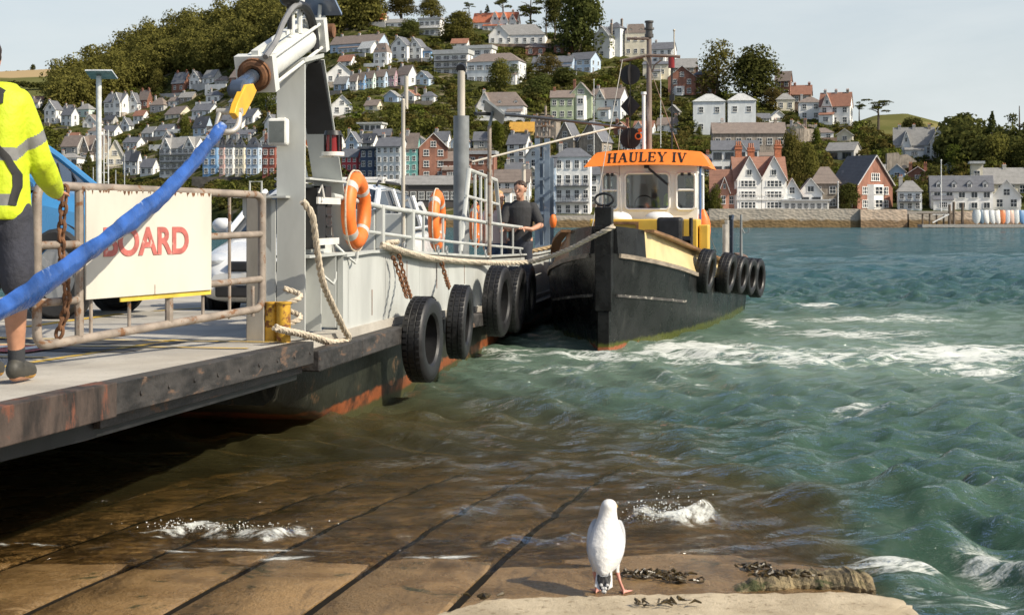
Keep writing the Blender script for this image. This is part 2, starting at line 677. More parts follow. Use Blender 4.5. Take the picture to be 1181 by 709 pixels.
T('broadleaf_tree', 'bright olive tree in front of the feathery conifer, above the long slate roof', 1148, 204, 44, 50, 'round', 1, OLIVE, trunk=.02)
T('broadleaf_tree', 'bright olive tree under the large dark pine', 1186, 208, 46, 44, 'round', 0, OLIVE, trunk=.02)
T('broadleaf_tree', 'low dark tree behind the slate roofed house on the hill shoulder', 1052, 160, 22, 40, 'round', 0, DARKG, trunk=.02)
T('broadleaf_tree', 'light green tree right of the white gabled slate roofed house', 1102, 200, 30, 26, 'loose', 1, BRIGHT, trunk=.1)
T('conifer_tree', 'dark broad conifer beside the solar lamp post', 102, 216, 40, 26, 'conifer', 1, DARKG, trunk=.02)
T('broadleaf_tree', 'dark green garden tree above the white flats with balconies', 213, 160, 26, 18, 'round', 1, GREEN, trunk=.1)
T('broadleaf_tree', 'tree left of the brick terrace under the wood', 181, 106, 24, 22, 'round', 0, OLIVE, trunk=.05)
T('broadleaf_tree', 'bright green tree below the orange roofed long brick house', 308, 128, 26, 26, 'loose', 1, GREEN, trunk=.05)
T('bush', 'ivy green bush beside the yellow roofed building', 574, 172, 32, 22, 'bush', 2, BRIGHT, cat='bush', trunk=0)
T('broadleaf_tree', 'lone tree on the field hill at the left', 38, 84, 9, 7, 'round', 0, DARKG, trunk=.3, Y=890)
T('bush', 'bright clipped hedge behind the pale blue house beside the tug mast', 697, 102, 14, 34, 'bush', 2, BRIGHT, cat='hedge', trunk=0)
T('bush', 'dark green bush in front of the white double villa', 806, 158, 12, 10, 'bush', 0, GREEN, cat='bush', trunk=0)

# the wood on the left ridge: one mass of crowns
rg = np.random.default_rng(5)
Vs, Qs, o = [], [], 0
WT_X = [40, 60, 100, 130, 150, 200, 250, 300, 330, 400, 430]
WT_LO = [112, 132, 128, 118, 106, 84, 88, 74, 62, 34, 30]
for k in range(520):
    px = rg.uniform(66, 425) if k < 480 else rg.uniform(-200, -30)
    s0 = sky_y(px)
    lo = float(np.interp(px, WT_X, WT_LO)) if px > 48 else s0 + 14
    py = rg.uniform(s0 - 2, lo)
    p = hill(px, py)
    wd = rg.uniform(9, 17)
    ht = wd * rg.uniform(.75, 1.05)
    L = lumps_crown(wd, wd, ht, 11, rg)
    v, q = leaf_quads(L, 52, .60, rg, .4)
    v += np.array([p.x, p.y, p.z - 1.0 + rg.uniform(0, 2)])
    Vs.append(v); Qs.append(q + o); o += len(v)
tag(np_obj('hillside_wood', np.concatenate(Vs), np.concatenate(Qs), OLIVE), 'dense olive green wood covering the ridge', 'wood', kind='stuff')
# right-hand wood and skyline hedges
Vs, Qs, o = [], [], 0
for k in range(120):
    if k < 70:
        px = rg.uniform(1108, 1330); py = rg.uniform(182, 206)
    else:
        px = rg.uniform(1096, 1125); py = rg.uniform(176, 196)
    p = hill(px, py)
    wd = rg.uniform(6, 11)
    v, q = leaf_quads(lumps_crown(wd, wd, wd * .9, 9, rg), 34, .6, rg)
    v += np.array([p.x, p.y, p.z - .5])
    Vs.append(v); Qs.append(q + o); o += len(v)
tag(np_obj('riverside_wood', np.concatenate(Vs), np.concatenate(Qs), DARKG), 'dark wood on the slope above the right hand houses', 'wood', kind='stuff')
# field hedges on the far hills
Vs, Qs, o = [], [], 0
for (x0, y0), (x1, y1), Y, sz, n in (((-40, 88), (105, 83), 895, 4, 70), ((10, 97), (70, 99), 800, 3, 26), ((1000, 150), (1075, 150), 760, 6, 34), ((1050, 158), (1120, 166), 700, 8, 30)):
    for i in range(n):
        f = (i + rg.uniform(-.4, .4)) / n
        p = at(x0 + (x1 - x0) * f, y0 + (y1 - y0) * f, Y)
        wd = sz * rg.uniform(.7, 1.3)
        v, q = leaf_quads(lumps_crown(wd * 1.4, wd, wd, 5, rg), 22, .7, rg)
        v += np.array([p.x, p.y, p.z - wd * .6])
        Vs.append(v); Qs.append(q + o); o += len(v)
tag(np_obj('field_hedges', np.concatenate(Vs), np.concatenate(Qs), DARKG), 'hedges between the far fields', 'hedge', kind='stuff')
# ================================================================ houses
WALLS = dict(white=(.78, .77, .74), cream=(.70, .64, .50), pale=(.66, .69, .70), blue=(.42, .52, .64), sky=(.20, .36, .58), pink=(.62, .42, .38), red=(.33, .10, .07),
             brick=(.27, .125, .085), brown=(.24, .17, .125), grey=(.42, .41, .39), stone=(.29, .25, .205), mint=(.56, .68, .62), teal=(.20, .46, .43), navy=(.06, .085, .14),
             crimson=(.42, .06, .07), green=(.36, .42, .28), mauve=(.42, .28, .32), dark=(.09, .08, .075), yellow=(.60, .42, .16), terrac=(.45, .23, .16))
ROOFS = dict(slate=(.13, .135, .15), dslate=(.055, .06, .072), grey=(.25, .245, .235), brown=(.205, .165, .14), tile=(.27, .13, .085), red=(.40, .13, .065), lead=(.34, .35, .36),
             orange=(.52, .17, .07), yellow=(.55, .30, .05), pale=(.45, .46, .45))


def wallm(k):
    return pm('wall_' + k, WALLS[k], .85, var=.10 if k not in ('brick', 'stone', 'brown', 'red') else .3, ns=.6 if k not in ('stone', 'brown') else 2.2, bump=.25, bs=5, bd=.03,
              patch=tuple(c * .62 for c in WALLS[k]), amt=.18, ps=.35, stretch=(1, 1, .35))


def roofm(k):
    nm = 'roof_' + k
    if nm in _MC: return _MC[nm]
    c = ROOFS[k]
    m = bpy.data.materials.new(nm)
    t = NT(m)
    co = t.n('ShaderNodeTexCoord').outputs['Object']
    br = t.t.nodes.new('ShaderNodeTexWave')
    br.bands_direction = 'Z'
    br.inputs['Scale'].default_value = 1.1
    br.inputs['Distortion'].default_value = 1.2
    br.inputs['Detail'].default_value = 3
    t.l(co, br.inputs['Vector'])
    f = t.math('ADD', t.math('MULTIPLY', br.outputs['Fac'], .35), t.math('MULTIPLY', t.noise(co, 1.1, 5, .7), .8))
    cc = t.mix(t.ramp(f, .25, .9), tuple(x * .68 for x in c), tuple(min(1, x * 1.3) for x in c))
    cc = t.mix(t.ramp(t.noise(co, .5, 5, .7), .60, .70), cc, tuple(x * .6 + .08 for x in c))
    p = t.n('ShaderNodeBsdfPrincipled')
    t.l(cc, p.inputs['Base Color'])
    p.inputs['Roughness'].default_value = .62
    t.l(t.bump(f, .4, .05), p.inputs['Normal'])
    t.out(p.outputs[0])
    _MC[nm] = m
    return m


TRIMW = pm('white_trim', (.78, .77, .74), .6, var=.06, ns=2)
TRIMD = pm('dark_trim', (.08, .08, .085), .6, var=.1)
POT = pm('chimney_pot', (.42, .17, .09), .8)
GLASS = glassm()


def window_mesh(fm, bars=(1, 1), nm='window'):
    b = MB()
    b.bx(-.5, .5, -.05, .02, .44, .5).bx(-.56, .56, -.09, .02, -.54, -.46).bx(-.5, -.43, -.05, .02, -.46, .44).bx(.43, .5, -.05, .02, -.46, .44)
    for i in range(bars[0]):
        x = -.5 + (i + 1) / (bars[0] + 1)
        b.bx(x - .022, x + .022, -.04, .01, -.46, .44)
    for i in range(bars[1]):
        z = -.46 + .9 * (i + 1) / (bars[1] + 1)
        b.bx(-.43, .43, -.045, .01, z - .028, z + .028)
    b.mat(1).add([(-.45, -.02, -.47), (.45, -.02, -.47), (.45, -.02, .46), (-.45, -.02, .46)], [(0, 1, 2, 3)])
    return b.mesh(nm, [fm, GLASS])


WIN = dict(sash=window_mesh(TRIMW), wide=window_mesh(TRIMW, (3, 1)), plain=window_mesh(TRIMW, (1, 0)), dark=window_mesh(TRIMD, (2, 0)), door=window_mesh(TRIMW, (1, 0)))


def put_window(root, mesh, x, y, z, w, h, rz=0.0, nm='window'):
    o = bpy.data.objects.new(nm, mesh)
    COL.objects.link(o)
    o.parent, o.location, o.scale, o.rotation_euler = root, (x, y, z), (w, 1.6, h), (0, 0, rz)
    return o


def gable_wall(b, x0, x1, y0, y1, z0, ze, zr):
    xm = (x0 + x1) / 2
    b.prism([(x0, y0, z0), (x1, y0, z0), (x1, y0, ze), (xm, y0, zr), (x0, y0, ze)], (0, y1 - y0, 0))


def gable_roof(b, x0, x1, y0, y1, ze, zr, ov=.3, th=.16):
    """ridge along y"""
    xm = (x0 + x1) / 2
    k = (zr - ze) / max(.1, xm - x0)
    for s, xe in ((-1, x0), (1, x1)):
        b.prism([(xm, y0 - ov, zr + .02), (xe + s * ov, y0 - ov, ze - k * ov + .02), (xe + s * ov, y0 - ov, ze - k * ov + .02 + th), (xm, y0 - ov, zr + .02 + th)], (0, y1 - y0 + 2 * ov, 0))


def hip_roof(b, x0, x1, y0, y1, ze, zr, ov=.35, flat=0.0):
    x0, x1, y0, y1 = x0 - ov, x1 + ov, y0 - ov, y1 + ov
    ym, w = (y0 + y1) / 2, min((y1 - y0) / 2, (x1 - x0) / 2 - .1)
    if flat:
        i = flat
        vs = [(x0, y0, ze), (x1, y0, ze), (x1, y1, ze), (x0, y1, ze), (x0 + i, y0 + i, zr), (x1 - i, y0 + i, zr), (x1 - i, y1 - i, zr), (x0 + i, y1 - i, zr)]
        b.add(vs, [(0, 1, 5, 4), (1, 2, 6, 5), (2, 3, 7, 6), (3, 0, 4, 7), (4, 5, 6, 7), (3, 2, 1, 0)])
        return
    vs = [(x0, y0, ze), (x1, y0, ze), (x1, y1, ze), (x0, y1, ze), (x0 + w, ym, zr), (x1 - w, ym, zr)]
    b.add(vs, [(0, 1, 5, 4), (1, 2, 5), (2, 3, 4, 5), (3, 0, 4), (3, 2, 1, 0)])


HOUSES = []


def house(label, x0, x1, yb, ye, yr, kind='sr', yaw=0, wall='white', roof='slate', name='house', cat='house', dr=.75, Y=None, win='sash', rows=None, cols=None,
          chim=1, gables=(), dormers=0, balc=(), ground=None, group=None, parapet=False, wz=1.0, nowin=False, bay=None, maxd=11.0):
    HOUSES.append((x0, x1, yb))
    Y = Y or depth((x0 + x1) / 2, min(yb, 247))
    m = Y / FPX
    a = R(yaw)
    tot = (x1 - x0) * m
    Wd = tot / (math.cos(a) + dr * abs(math.sin(a)))
    D = dr * Wd
    if D > maxd:
        D = maxd
        Wd = (tot - D * abs(math.sin(a))) / math.cos(a)
    H, Rz = (yb - ye) * m, (ye - yr) * m
    cs = [(x * math.cos(a) - y * math.sin(a), x * math.sin(a) + y * math.cos(a)) for x in (-Wd / 2, Wd / 2) for y in (0, D)]
    cxm = (min(c[0] for c in cs) + max(c[0] for c in cs)) / 2
    p = at((x0 + x1) / 2, yb, Y)
    root = thing(name, label, cat, (p.x - cxm, Y - min(c[1] for c in cs), p.z), a, group)
    X0, X1 = -Wd / 2, Wd / 2
    wm, rm = wallm(wall), roofm(roof)
    b, r = MB(), MB()
    if kind == 'gf':
        gable_wall(b, X0, X1, 0, D, -4, H, H + Rz)
        gable_roof(r, X0, X1, 0, D, H, H + Rz)
    elif kind == 'sr':
        b.prism([(X0, 0, -4), (X0, D, -4), (X0, D, H), (X0, D / 2, H + Rz), (X0, 0, H)], (Wd, 0, 0))
        k = Rz / (D / 2)
        for s, ye_ in ((-1, 0), (1, D)):
            r.prism([(X0 - .25, D / 2, H + Rz + .02), (X0 - .25, ye_ + s * .35, H - k * .35 + .02), (X0 - .25, ye_ + s * .35, H - k * .35 + .18), (X0 - .25, D / 2, H + Rz + .18)], (Wd + .5, 0, 0))
    elif kind == 'hip':
        b.bx(X0, X1, 0, D, -4, H)
        hip_roof(r, X0, X1, 0, D, H + .01, H + Rz)
    elif kind == 'mans':
        b.bx(X0, X1, 0, D, -4, H)
        hip_roof(r, X0, X1, 0, D, H + .01, H + Rz, .12, flat=min(1.3, Rz * .5))
    else:
        b.bx(X0, X1, 0, D, -4, H)
        r.bx(X0 - .4, X1 + .4, -.7, D + .3, H + .02, H + max(.3, Rz))
    for g in gables:                                 # (centre 0..1, width m fraction, ridge fraction, projection)
        gx, gw, gh, gp = g
        c, hw = X0 + gx * Wd, gw * Wd / 2
        gable_wall(b, c - hw, c + hw, -gp, D * .5, -4, H + .02, H + Rz * gh)
        gable_roof(r, c - hw, c + hw, -gp, D * .5, H + .02, H + Rz * gh + .02, .25)
    if parapet:
        b.bx(X0 - .12, X1 + .12, -.12, .25, H + Rz * .2, H + Rz * .2 + .7)
    if ground:
        g_ = MB()
        g_.bx(X0 - .06, X1 + .06, -.06, D * .5, -3.9, H * .34)
        g_.build('ground_storey', wallm(ground), root)
    b.build('wall', wm, root)
    rf = r.build('roof', rm, root)
    if kind in ('gf',) or gables:                    # pale barge boards edge the gables
        t_ = MB()
        L = [(0.5, 1.0, 1.0, 0.0)] if kind == 'gf' else list(gables)
        for gx, gw, gh, gp in L:
            c, hw = X0 + gx * Wd, gw * Wd / 2 + .3
            zr = H + Rz * gh + .06
            k = (Rz * gh) / max(.1, hw - .3)
            for s in (-1, 1):
                t_.beam((c + s * hw, -gp - .36, zr - k * hw), (c, -gp - .36, zr), .08, .26, (0, -1, 0))
        t_.build('barge_board', TRIMW, root)
    # chimneys
    for i in range(chim):
        cxp = X0 + Wd * ((.14, .88, .5, .3)[i % 4])
        cyp = D * .5
        zt = H + Rz + (.85 if kind != 'flat' else 1.5)
        c = MB()
        c.bx(cxp - .36, cxp + .36, cyp - .28, cyp + .28, H, zt).bx(cxp - .42, cxp + .42, cyp - .34, cyp + .34, zt - .3, zt - .12)
        c.mat(1)
        for dx in (-.19, .19):
            c.cyl((cxp + dx, cyp, zt), (cxp + dx, cyp, zt + .35), .10, .085, 8)
        c.build('chimney', [wallm('brick' if wall in ('brick', 'red', 'green', 'brown', 'terrac') else ('stone' if i % 2 else 'grey')), POT], rf)
    for i in range(dormers):
        dx = X0 + Wd * (i + .5) / dormers
        dw, dh = min(1.0, Wd / dormers * .3), min(1.5, Rz * .62)
        d_ = MB()
        gable_wall(d_, dx - dw / 2, dx + dw / 2, .35, D * .45, H + .25, H + .25 + dh * .7, H + .25 + dh)
        gable_roof(d_.mat(1), dx - dw / 2, dx + dw / 2, .35, D * .45, H + .25 + dh * .7, H + .25 + dh, .15, .1)
        dd = d_.build('dormer', [wm, rm], root)
        put_window(root, WIN['plain'], dx, .33, H + .25 + dh * .38, dw * .72, dh * .55)
    if not nowin:
        rows_ = rows or max(1, round(H / 2.9))
        cols_ = cols or max(1, round(Wd / 2.9))
        fh = H / rows_
        ww, wh = min(1.25 * wz, Wd / cols_ * .55), min(1.55 * wz, fh * .58)
        if win in ('wide', 'dark'): ww = min(2.3 * wz, Wd / cols_ * .74)
        for rr in range(rows_):
            for cc in range(cols_):
                x = X0 + Wd * (cc + .5) / cols_
                pr = 0.0
                for gx, gw, gh, gp in gables:
                    if abs(x - (X0 + gx * Wd)) < gw * Wd / 2: pr = gp
                put_window(root, WIN[win], x, -pr - .02 - (.06 if ground and rr == 0 else 0), fh * (rr + .52), ww, wh)
        if kind == 'gf' and Rz > 2.0:
            put_window(root, WIN[win if win != 'dark' else 'plain'], 0, -.02, H + Rz * .25, min(ww, Wd * .3), min(wh, Rz * .42))
        for gx, gw, gh, gp in gables:
            if Rz * gh > 2.0:
                put_window(root, WIN['plain'], X0 + gx * Wd, -gp - .02, H + Rz * gh * .28, min(1.0, gw * Wd * .3), min(1.1, Rz * gh * .38))
        if abs(yaw) > 8:
            sgn = 1 if yaw < 0 else -1
            sc = max(1, round(D / 4.2))
            for rr in range(rows_):
                for cc in range(sc):
                    put_window(root, WIN['sash'], sgn * (Wd / 2 + .02), D * (cc + .5) / sc, fh * (rr + .55), min(.95, ww), min(wh, 1.35), R(90 * sgn))
    for z in balc:
        bb = MB()
        zz = H * z
        bb.bx(X0 + .2, X1 - .2, -1.2, -.005, zz - .16, zz)
        bb.bx(X0 + .2, X1 - .2, -1.2, -1.14, zz + .95, zz + 1.03)
        n = max(6, int(Wd / .5))
        for i in range(n + 1):
            x = X0 + .22 + (Wd - .44) * i / n
            bb.bx(x - .025, x + .025, -1.19, -1.15, zz, zz + .96)
        bb.build('balcony', TRIMD if wall != 'white' or len(balc) > 1 else TRIMW, root)
    ra = random.Random(int(x0 * 7 + yb * 13))
    if kind in ('sr', 'gf', 'hip') and not ground and name == 'house' and H > 3.2 and Wd > 6.5 and ra.random() < .55:
        q, e_ = MB(), MB()                           # a lean-to extension in front, under its own little roof
        ew, eh, ed_ = Wd * ra.uniform(.3, .55), min(2.7, H * .5), ra.uniform(1.4, 2.4)
        ex = X0 + (Wd - ew) * ra.choice((.04, .96, .5))
        q.bx(ex, ex + ew, -ed_, -.004, -3.9, eh)
        e_.prism([(ex - .15, -ed_ - .25, eh + .005), (ex - .15, -.006, eh + .85), (ex - .15, -.006, eh + .98), (ex - .15, -ed_ - .25, eh + .13)], (ew + .3, 0, 0))
        xo = q.build('extension', wm if ra.random() < .6 else TRIMW, root)
        e_.build('extension_roof', rm, xo)
        for i in range(max(1, int(ew / 2.2))):
            put_window(xo, WIN['wide'], ex + ew * (i + .5) / max(1, int(ew / 2.2)), -ed_ - .02, eh * .58, min(1.6, ew * .6), eh * .5)
    if name == 'house' and yb < 238 and ra.random() < .5:
        q = MB()
        wx0, wx1 = X0 - ra.uniform(.5, 3), X1 + ra.uniform(.5, 3)
        q.bx(wx0, wx1, -4.6, -4.2, -6, ra.uniform(-.6, .25))
        q.build('garden_wall', wallm(ra.choice(('stone', 'stone', 'white', 'brown', 'grey'))), root)
    if bay:                                          # (centre fraction, width m, storeys fraction)
        bxf, bw, bh = bay
        c = X0 + bxf * Wd
        q = MB()
        q.prism([(c - bw / 2, -.002, -3.9), (c + bw / 2, -.002, -3.9), (c + bw * .3, -.9, -3.9), (c - bw * .3, -.9, -3.9)], (0, 0, 3.9 + H * bh))
        q.build('bay_window', TRIMW, root)
        nb = max(1, round(H * bh / 2.9))
        for i in range(nb):
            put_window(root, WIN['sash'], c, -.92, H * bh * (i + .55) / nb, bw * .5, min(1.5, H * bh / nb * .6))
    return root


Hs = house
# ---- far left, under the wood
Hs('pale slate roofed house with a tall gable, beneath the wood at the left', 49, 69, 143, 126, 116, 'gf', -22, 'white', 'slate', dormers=0)
Hs('narrow white cottage left of the pale gabled house under the wood', 33, 47, 125, 118, 113, 'sr', -20, 'white', 'brown')
Hs('tiny white roofed cottage between the field hill and the wood', 38, 51, 119, 115, 111, 'sr', -10, 'white', 'tile', chim=0)
Hs('pale terrace with slate roof right of the tall pale gable', 68, 88, 146, 132, 124, 'sr', -28, 'pale', 'slate', chim=2)
Hs('mint green house with a hipped grey roof, left of the solar lamp post', 86, 108, 136, 126, 119, 'hip', -25, 'mint', 'grey')
Hs('white gable front with brown roof just left of the solar lamp post', 94, 115, 148, 141, 132, 'gf', -14, 'white', 'brown')
Hs('dark roofed grey cottage beside the hi-vis sleeve', 68, 95, 178, 168, 156, 'sr', -20, 'grey', 'brown')
Hs('brown roofed stone house with two front gables above the dark conifer', 90, 121, 186, 172, 156, 'sr', -12, 'stone', 'brown', gables=((.25, .4, .9, .4), (.78, .34, .75, .4)))
Hs('cream house with one broad steep gable, right of the lamp post', 121, 142, 192, 181, 162, 'gf', 6, 'cream', 'grey', win='wide')
Hs('long low white building with flat grey roof beside the hi-vis man', 64, 92, 192, 182, 176, 'hip', -8, 'white', 'grey', win='dark')
Hs('grey roofed boat shed below the long low white building', 72, 92, 208, 201, 192, 'sr', -8, 'brown', 'grey', nowin=True, chim=0)
Hs('large white house on a stone base under the wood, right of the lamp post', 117, 148, 136, 117, 107, 'sr', -24, 'white', 'slate', ground='stone', gables=((.75, .4, 1.0, .5),), win='wide', chim=2)
Hs('pale house with a front gable beside the large white stone based house', 147, 161, 130, 118, 107, 'gf', -18, 'pale', 'slate')
Hs('dark brick house with chimney next to the pale gable', 158, 174, 126, 114, 104, 'sr', -26, 'brick', 'brown', chim=2)
Hs('grey rendered house with a hipped brown roof below the dark brick house', 171, 194, 130, 121, 112, 'hip', -22, 'grey', 'brown', chim=1)
Hs('white row of small cottages right of the lamp post', 115, 138, 158, 151, 144, 'sr', -26, 'white', 'slate', chim=2)
Hs('cream cottage with brown roof and bright gable end, above the bushes', 186, 220, 137, 131, 122, 'sr', -38, 'cream', 'brown', dr=.7)
Hs('pale cottages with slate roof left of the yellow shackle', 219, 250, 134, 127, 119, 'sr', -24, 'pale', 'slate', chim=2)
Hs('red brick terrace with tall chimneys just under the wood', 196, 219, 107, 95, 83, 'sr', -28, 'brick', 'slate', chim=2)
Hs('tall white gabled house joined to the red brick terrace', 217, 234, 101, 90, 82, 'gf', -24, 'white', 'slate')
Hs('low white house with a bright gable beside the tall white gabled house', 231, 255, 97, 89, 80, 'sr', -36, 'white', 'grey', chim=0)
Hs('grey brown bungalow left of the long brick house', 246, 268, 99, 93, 87, 'hip', -22, 'grey', 'brown', chim=0)
Hs('long brick house with slate roof and chimney behind the lifting ram', 262, 300, 107, 88, 76, 'sr', -30, 'brick', 'brown', chim=2)
Hs('white house with a bright gable end right of the yellow shackle', 277, 302, 143, 134, 125, 'sr', -42, 'white', 'slate', dr=.8)
Hs('dark roofed blue white house left of the blue strap', 221, 243, 157, 146, 134, 'sr', -24, 'blue', 'dslate', dormers=1)
Hs('white terrace with many windows behind the top of the blue strap', 259, 285, 152, 142, 136, 'sr', -22, 'white', 'slate', cols=5)
Hs('small pale grey gabled cottage among bushes above the flats', 161, 183, 161, 153, 146, 'sr', -34, 'pale', 'grey')
Hs('cottage with a white chimney above the white flats', 176, 205, 157, 150, 143, 'sr', -30, 'pale', 'slate')
Hs('white block of flats with four tiers of balconies and twin gables', 180, 233, 203, 170, 158, 'sr', -20, 'white', 'grey', 'apartment_block', 'apartments', gables=((.2, .25, .9, .3), (.85, .3, 1.0, .3)), balc=(.25, .5, .75), rows=4, cols=6, win='wide', dr=.5)
Hs('dark slate roofed white house left of the white flats', 149, 162, 202, 184, 175, 'sr', -24, 'white', 'dslate')
Hs('small white house tucked against the white flats', 160, 181, 203, 192, 183, 'sr', -22, 'white', 'slate')
Hs('row of white houses right of the cream steep gabled house', 140, 158, 200, 184, 173, 'sr', -26, 'pale', 'slate', chim=2)
for x0, x1, wl, lb in ((233, 252.5, 'sky', 'bright blue terraced house beside the white flats'), (252.5, 259.5, 'pink', 'narrow pink terraced house next to the bright blue one'),
                       (259.5, 270.5, 'white', 'off white terraced house between the pink and the cream ones'), (270.5, 283, 'cream', 'cream yellow terraced house left of the pale blue one'),
                       (283, 300, 'blue', 'pale blue terraced house at the end of the mansard row'), (302, 320, 'red', 'rust red terraced house against the grey ferry tower')):
    Hs(lb, x0, x1, 203, 170, 158, 'mans', -12, wl, 'dslate', 'terraced_house', 'house', rows=3, cols=2 if x1 - x0 > 9 else 1, dormers=2 if x1 - x0 > 9 else 1, dr=.8, maxd=9, group='terrace above the embankment')
# ---- upper middle slope
Hs('slate roofed bungalow left of the orange roofed one near the crest', 382, 406, 28, 23, 18, 'sr', -16, 'white', 'slate', chim=0)
Hs('long bungalow with a bright orange roof near the crest', 404, 446, 28, 22, 15.5, 'sr', -16, 'cream', 'orange', chim=1, dr=.3)
Hs('dark timber garage with a low roof on the upper slope', 370, 404, 39, 34, 30, 'sr', -18, 'dark', 'brown', chim=0, dr=.3, cols=2)
Hs('grey hip roofed bungalow right of the orange roof', 440, 476, 32, 26, 20.5, 'hip', -14, 'white', 'grey', chim=1, dr=.4)
Hs('modern flat roofed white house with glass balconies near the crest', 483, 512, 42, 22, 20, 'flat', -18, 'white', 'lead', balc=(.5,), rows=2, cols=4, win='wide', chim=0, dr=.5)
Hs('long blue shaded villa with a hipped slate roof on the upper slope', 377, 447, 61, 48, 38, 'sr', -27, 'blue', 'brown', chim=3, cols=6, dr=.32)  # blue stands for the front's shade, put into the wall colour
Hs('small white gabled house below the blue shaded villa', 412, 436, 62, 55, 47, 'sr', -36, 'white', 'pale', chim=0)
Hs('tall white house with a brown mansard roof, below the blue shaded villa', 430, 451, 75, 60, 49, 'mans', -22, 'white', 'brown', rows=2, cols=2, dormers=2)
Hs('white gabled house, left of a twin pair on the mid slope', 450, 476, 69, 52, 42, 'gf', -26, 'white', 'slate', dr=.7)
Hs('white gabled house, right of a twin pair on the mid slope', 470, 492, 69, 54, 44, 'gf', -26, 'white', 'slate', dr=.8)
Hs('white house with a big plain gable and round window beside the ferry tower', 374, 408, 95, 86, 72, 'gf', 4, 'white', 'dslate', dr=.9, chim=0)
Hs('brown roofed white house above the big plain white gable', 389, 410, 77, 70, 63, 'sr', -24, 'white', 'tile')
Hs('pale blue cottage right of the big plain white gable', 384, 404, 105, 96, 88, 'sr', -26, 'blue', 'grey')
for i, (x0, x1, wl, lb) in enumerate(((403, 414, 'white', 'white end cottage of the coloured terrace on the mid slope'), (412, 422, 'sky', 'bright blue cottage in the coloured terrace on the mid slope'),
                                      (421, 433, 'mint', 'pale mint cottage in the coloured terrace on the mid slope'), (432, 447, 'blue', 'grey blue cottage in the coloured terrace on the mid slope'),
                                      (446, 458, 'mauve', 'mauve pink cottage in the coloured terrace on the mid slope'))):
    Hs(lb, x0, x1, 105 - i * 1.2, 92 - i * 1.6, 85 - i * 1.6, 'sr', -24, wl, 'brown', 'terraced_house', 'house', rows=2, cols=2, group='coloured terrace on the mid slope')
Hs('pale blue end house with bright white gable, right end of the coloured terrace', 456, 480, 100, 85, 75, 'sr', -38, 'pale', 'brown', chim=1)
Hs('blue hip roofed pavilion left of the white modern villa', 480, 501, 69, 59, 53, 'hip', -18, 'sky', 'slate', win='wide', chim=0)
Hs('stepped white modern villa with glass fronts and white roof terraces', 500, 545, 86, 62, 57, 'flat', -16, 'white', 'pale', rows=3, cols=4, win='wide', balc=(.34, .67), chim=0, dr=.5)
Hs('upper wing of the white modern villa with a flat white roof', 524, 572, 74, 56, 52, 'flat', -16, 'white', 'pale', rows=2, cols=4, win='wide', chim=0, dr=.4)
Hs('long two storey house with a low brown hipped roof and wide windows', 538, 607, 97, 70, 59, 'hip', -18, 'pale', 'brown', rows=2, cols=6, win='wide', chim=0, dr=.45)
Hs('white house with red roof and three front gables on the crest', 545, 600, 36, 24, 13, 'sr', -14, 'white', 'red', gables=((.52, .2, 1.0, .5), (.73, .18, .9, 1.0), (.92, .16, .7, .6)), chim=2, dr=.35)
Hs('white house with a wide grey roof and a big left gable under the crest', 564, 632, 52, 40, 26, 'hip', -8, 'white', 'grey', gables=((.18, .36, .85, .6),), chim=1, dr=.4)
Hs('small brick pavilion with a pyramid roof below the wide grey roof', 606, 629, 64, 55, 48, 'hip', 0, 'brick', 'brown', chim=0, dr=1.0)
Hs('brick lodge with a tall brown pyramid roof under the huge dark tree', 639, 669, 62, 54, 42, 'hip', 0, 'brick', 'brown', chim=0, dr=1.0)
Hs('long pale blue house with a slate roof above the green house', 614, 664, 84, 71, 64, 'sr', -16, 'blue', 'slate', rows=1, cols=6, win='wide', chim=2, dr=.3)
Hs('pale blue gabled wing at the right of the long pale blue house', 656, 694, 84, 68, 59, 'sr', -34, 'blue', 'slate', chim=0, win='wide')
Hs('white house with steep grey hipped roofs above the footbridge cable', 548, 608, 137, 122, 105, 'hip', -10, 'white', 'brown', gables=((.2, .3, .95, .8),), dormers=3, chim=1, dr=.4)
Hs('green house with a cream front gable and tall bay windows', 635, 664, 138, 112, 104, 'sr', -6, 'green', 'brown', rows=2, cols=3, chim=1)
Hs('tall gabled half of the green house, with a cream bay', 658, 686, 138, 109, 95, 'gf', -12, 'green', 'brown', rows=2, cols=1, win='wide', chim=1, bay=(.5, 3.4, .95))
Hs('pale blue white house with brown roof and veranda, right of the green house', 681, 727, 138, 113, 100, 'sr', -24, 'pale', 'brown', rows=2, cols=3, gables=((.35, .3, .8, .3),), chim=2)
Hs('white house with one plain gable behind the red ferry lantern', 381, 406, 133, 121, 110, 'gf', 6, 'white', 'slate', chim=0)
Hs('low modern white house with dark glass on the lower slope', 413, 444, 152, 143, 141, 'flat', -12, 'white', 'pale', rows=1, cols=4, win='dark', chim=0)
Hs('grey roofed shed below the low modern white house', 430, 452, 160, 155, 149, 'sr', -12, 'brown', 'slate', nowin=True, chim=0, dr=.4)
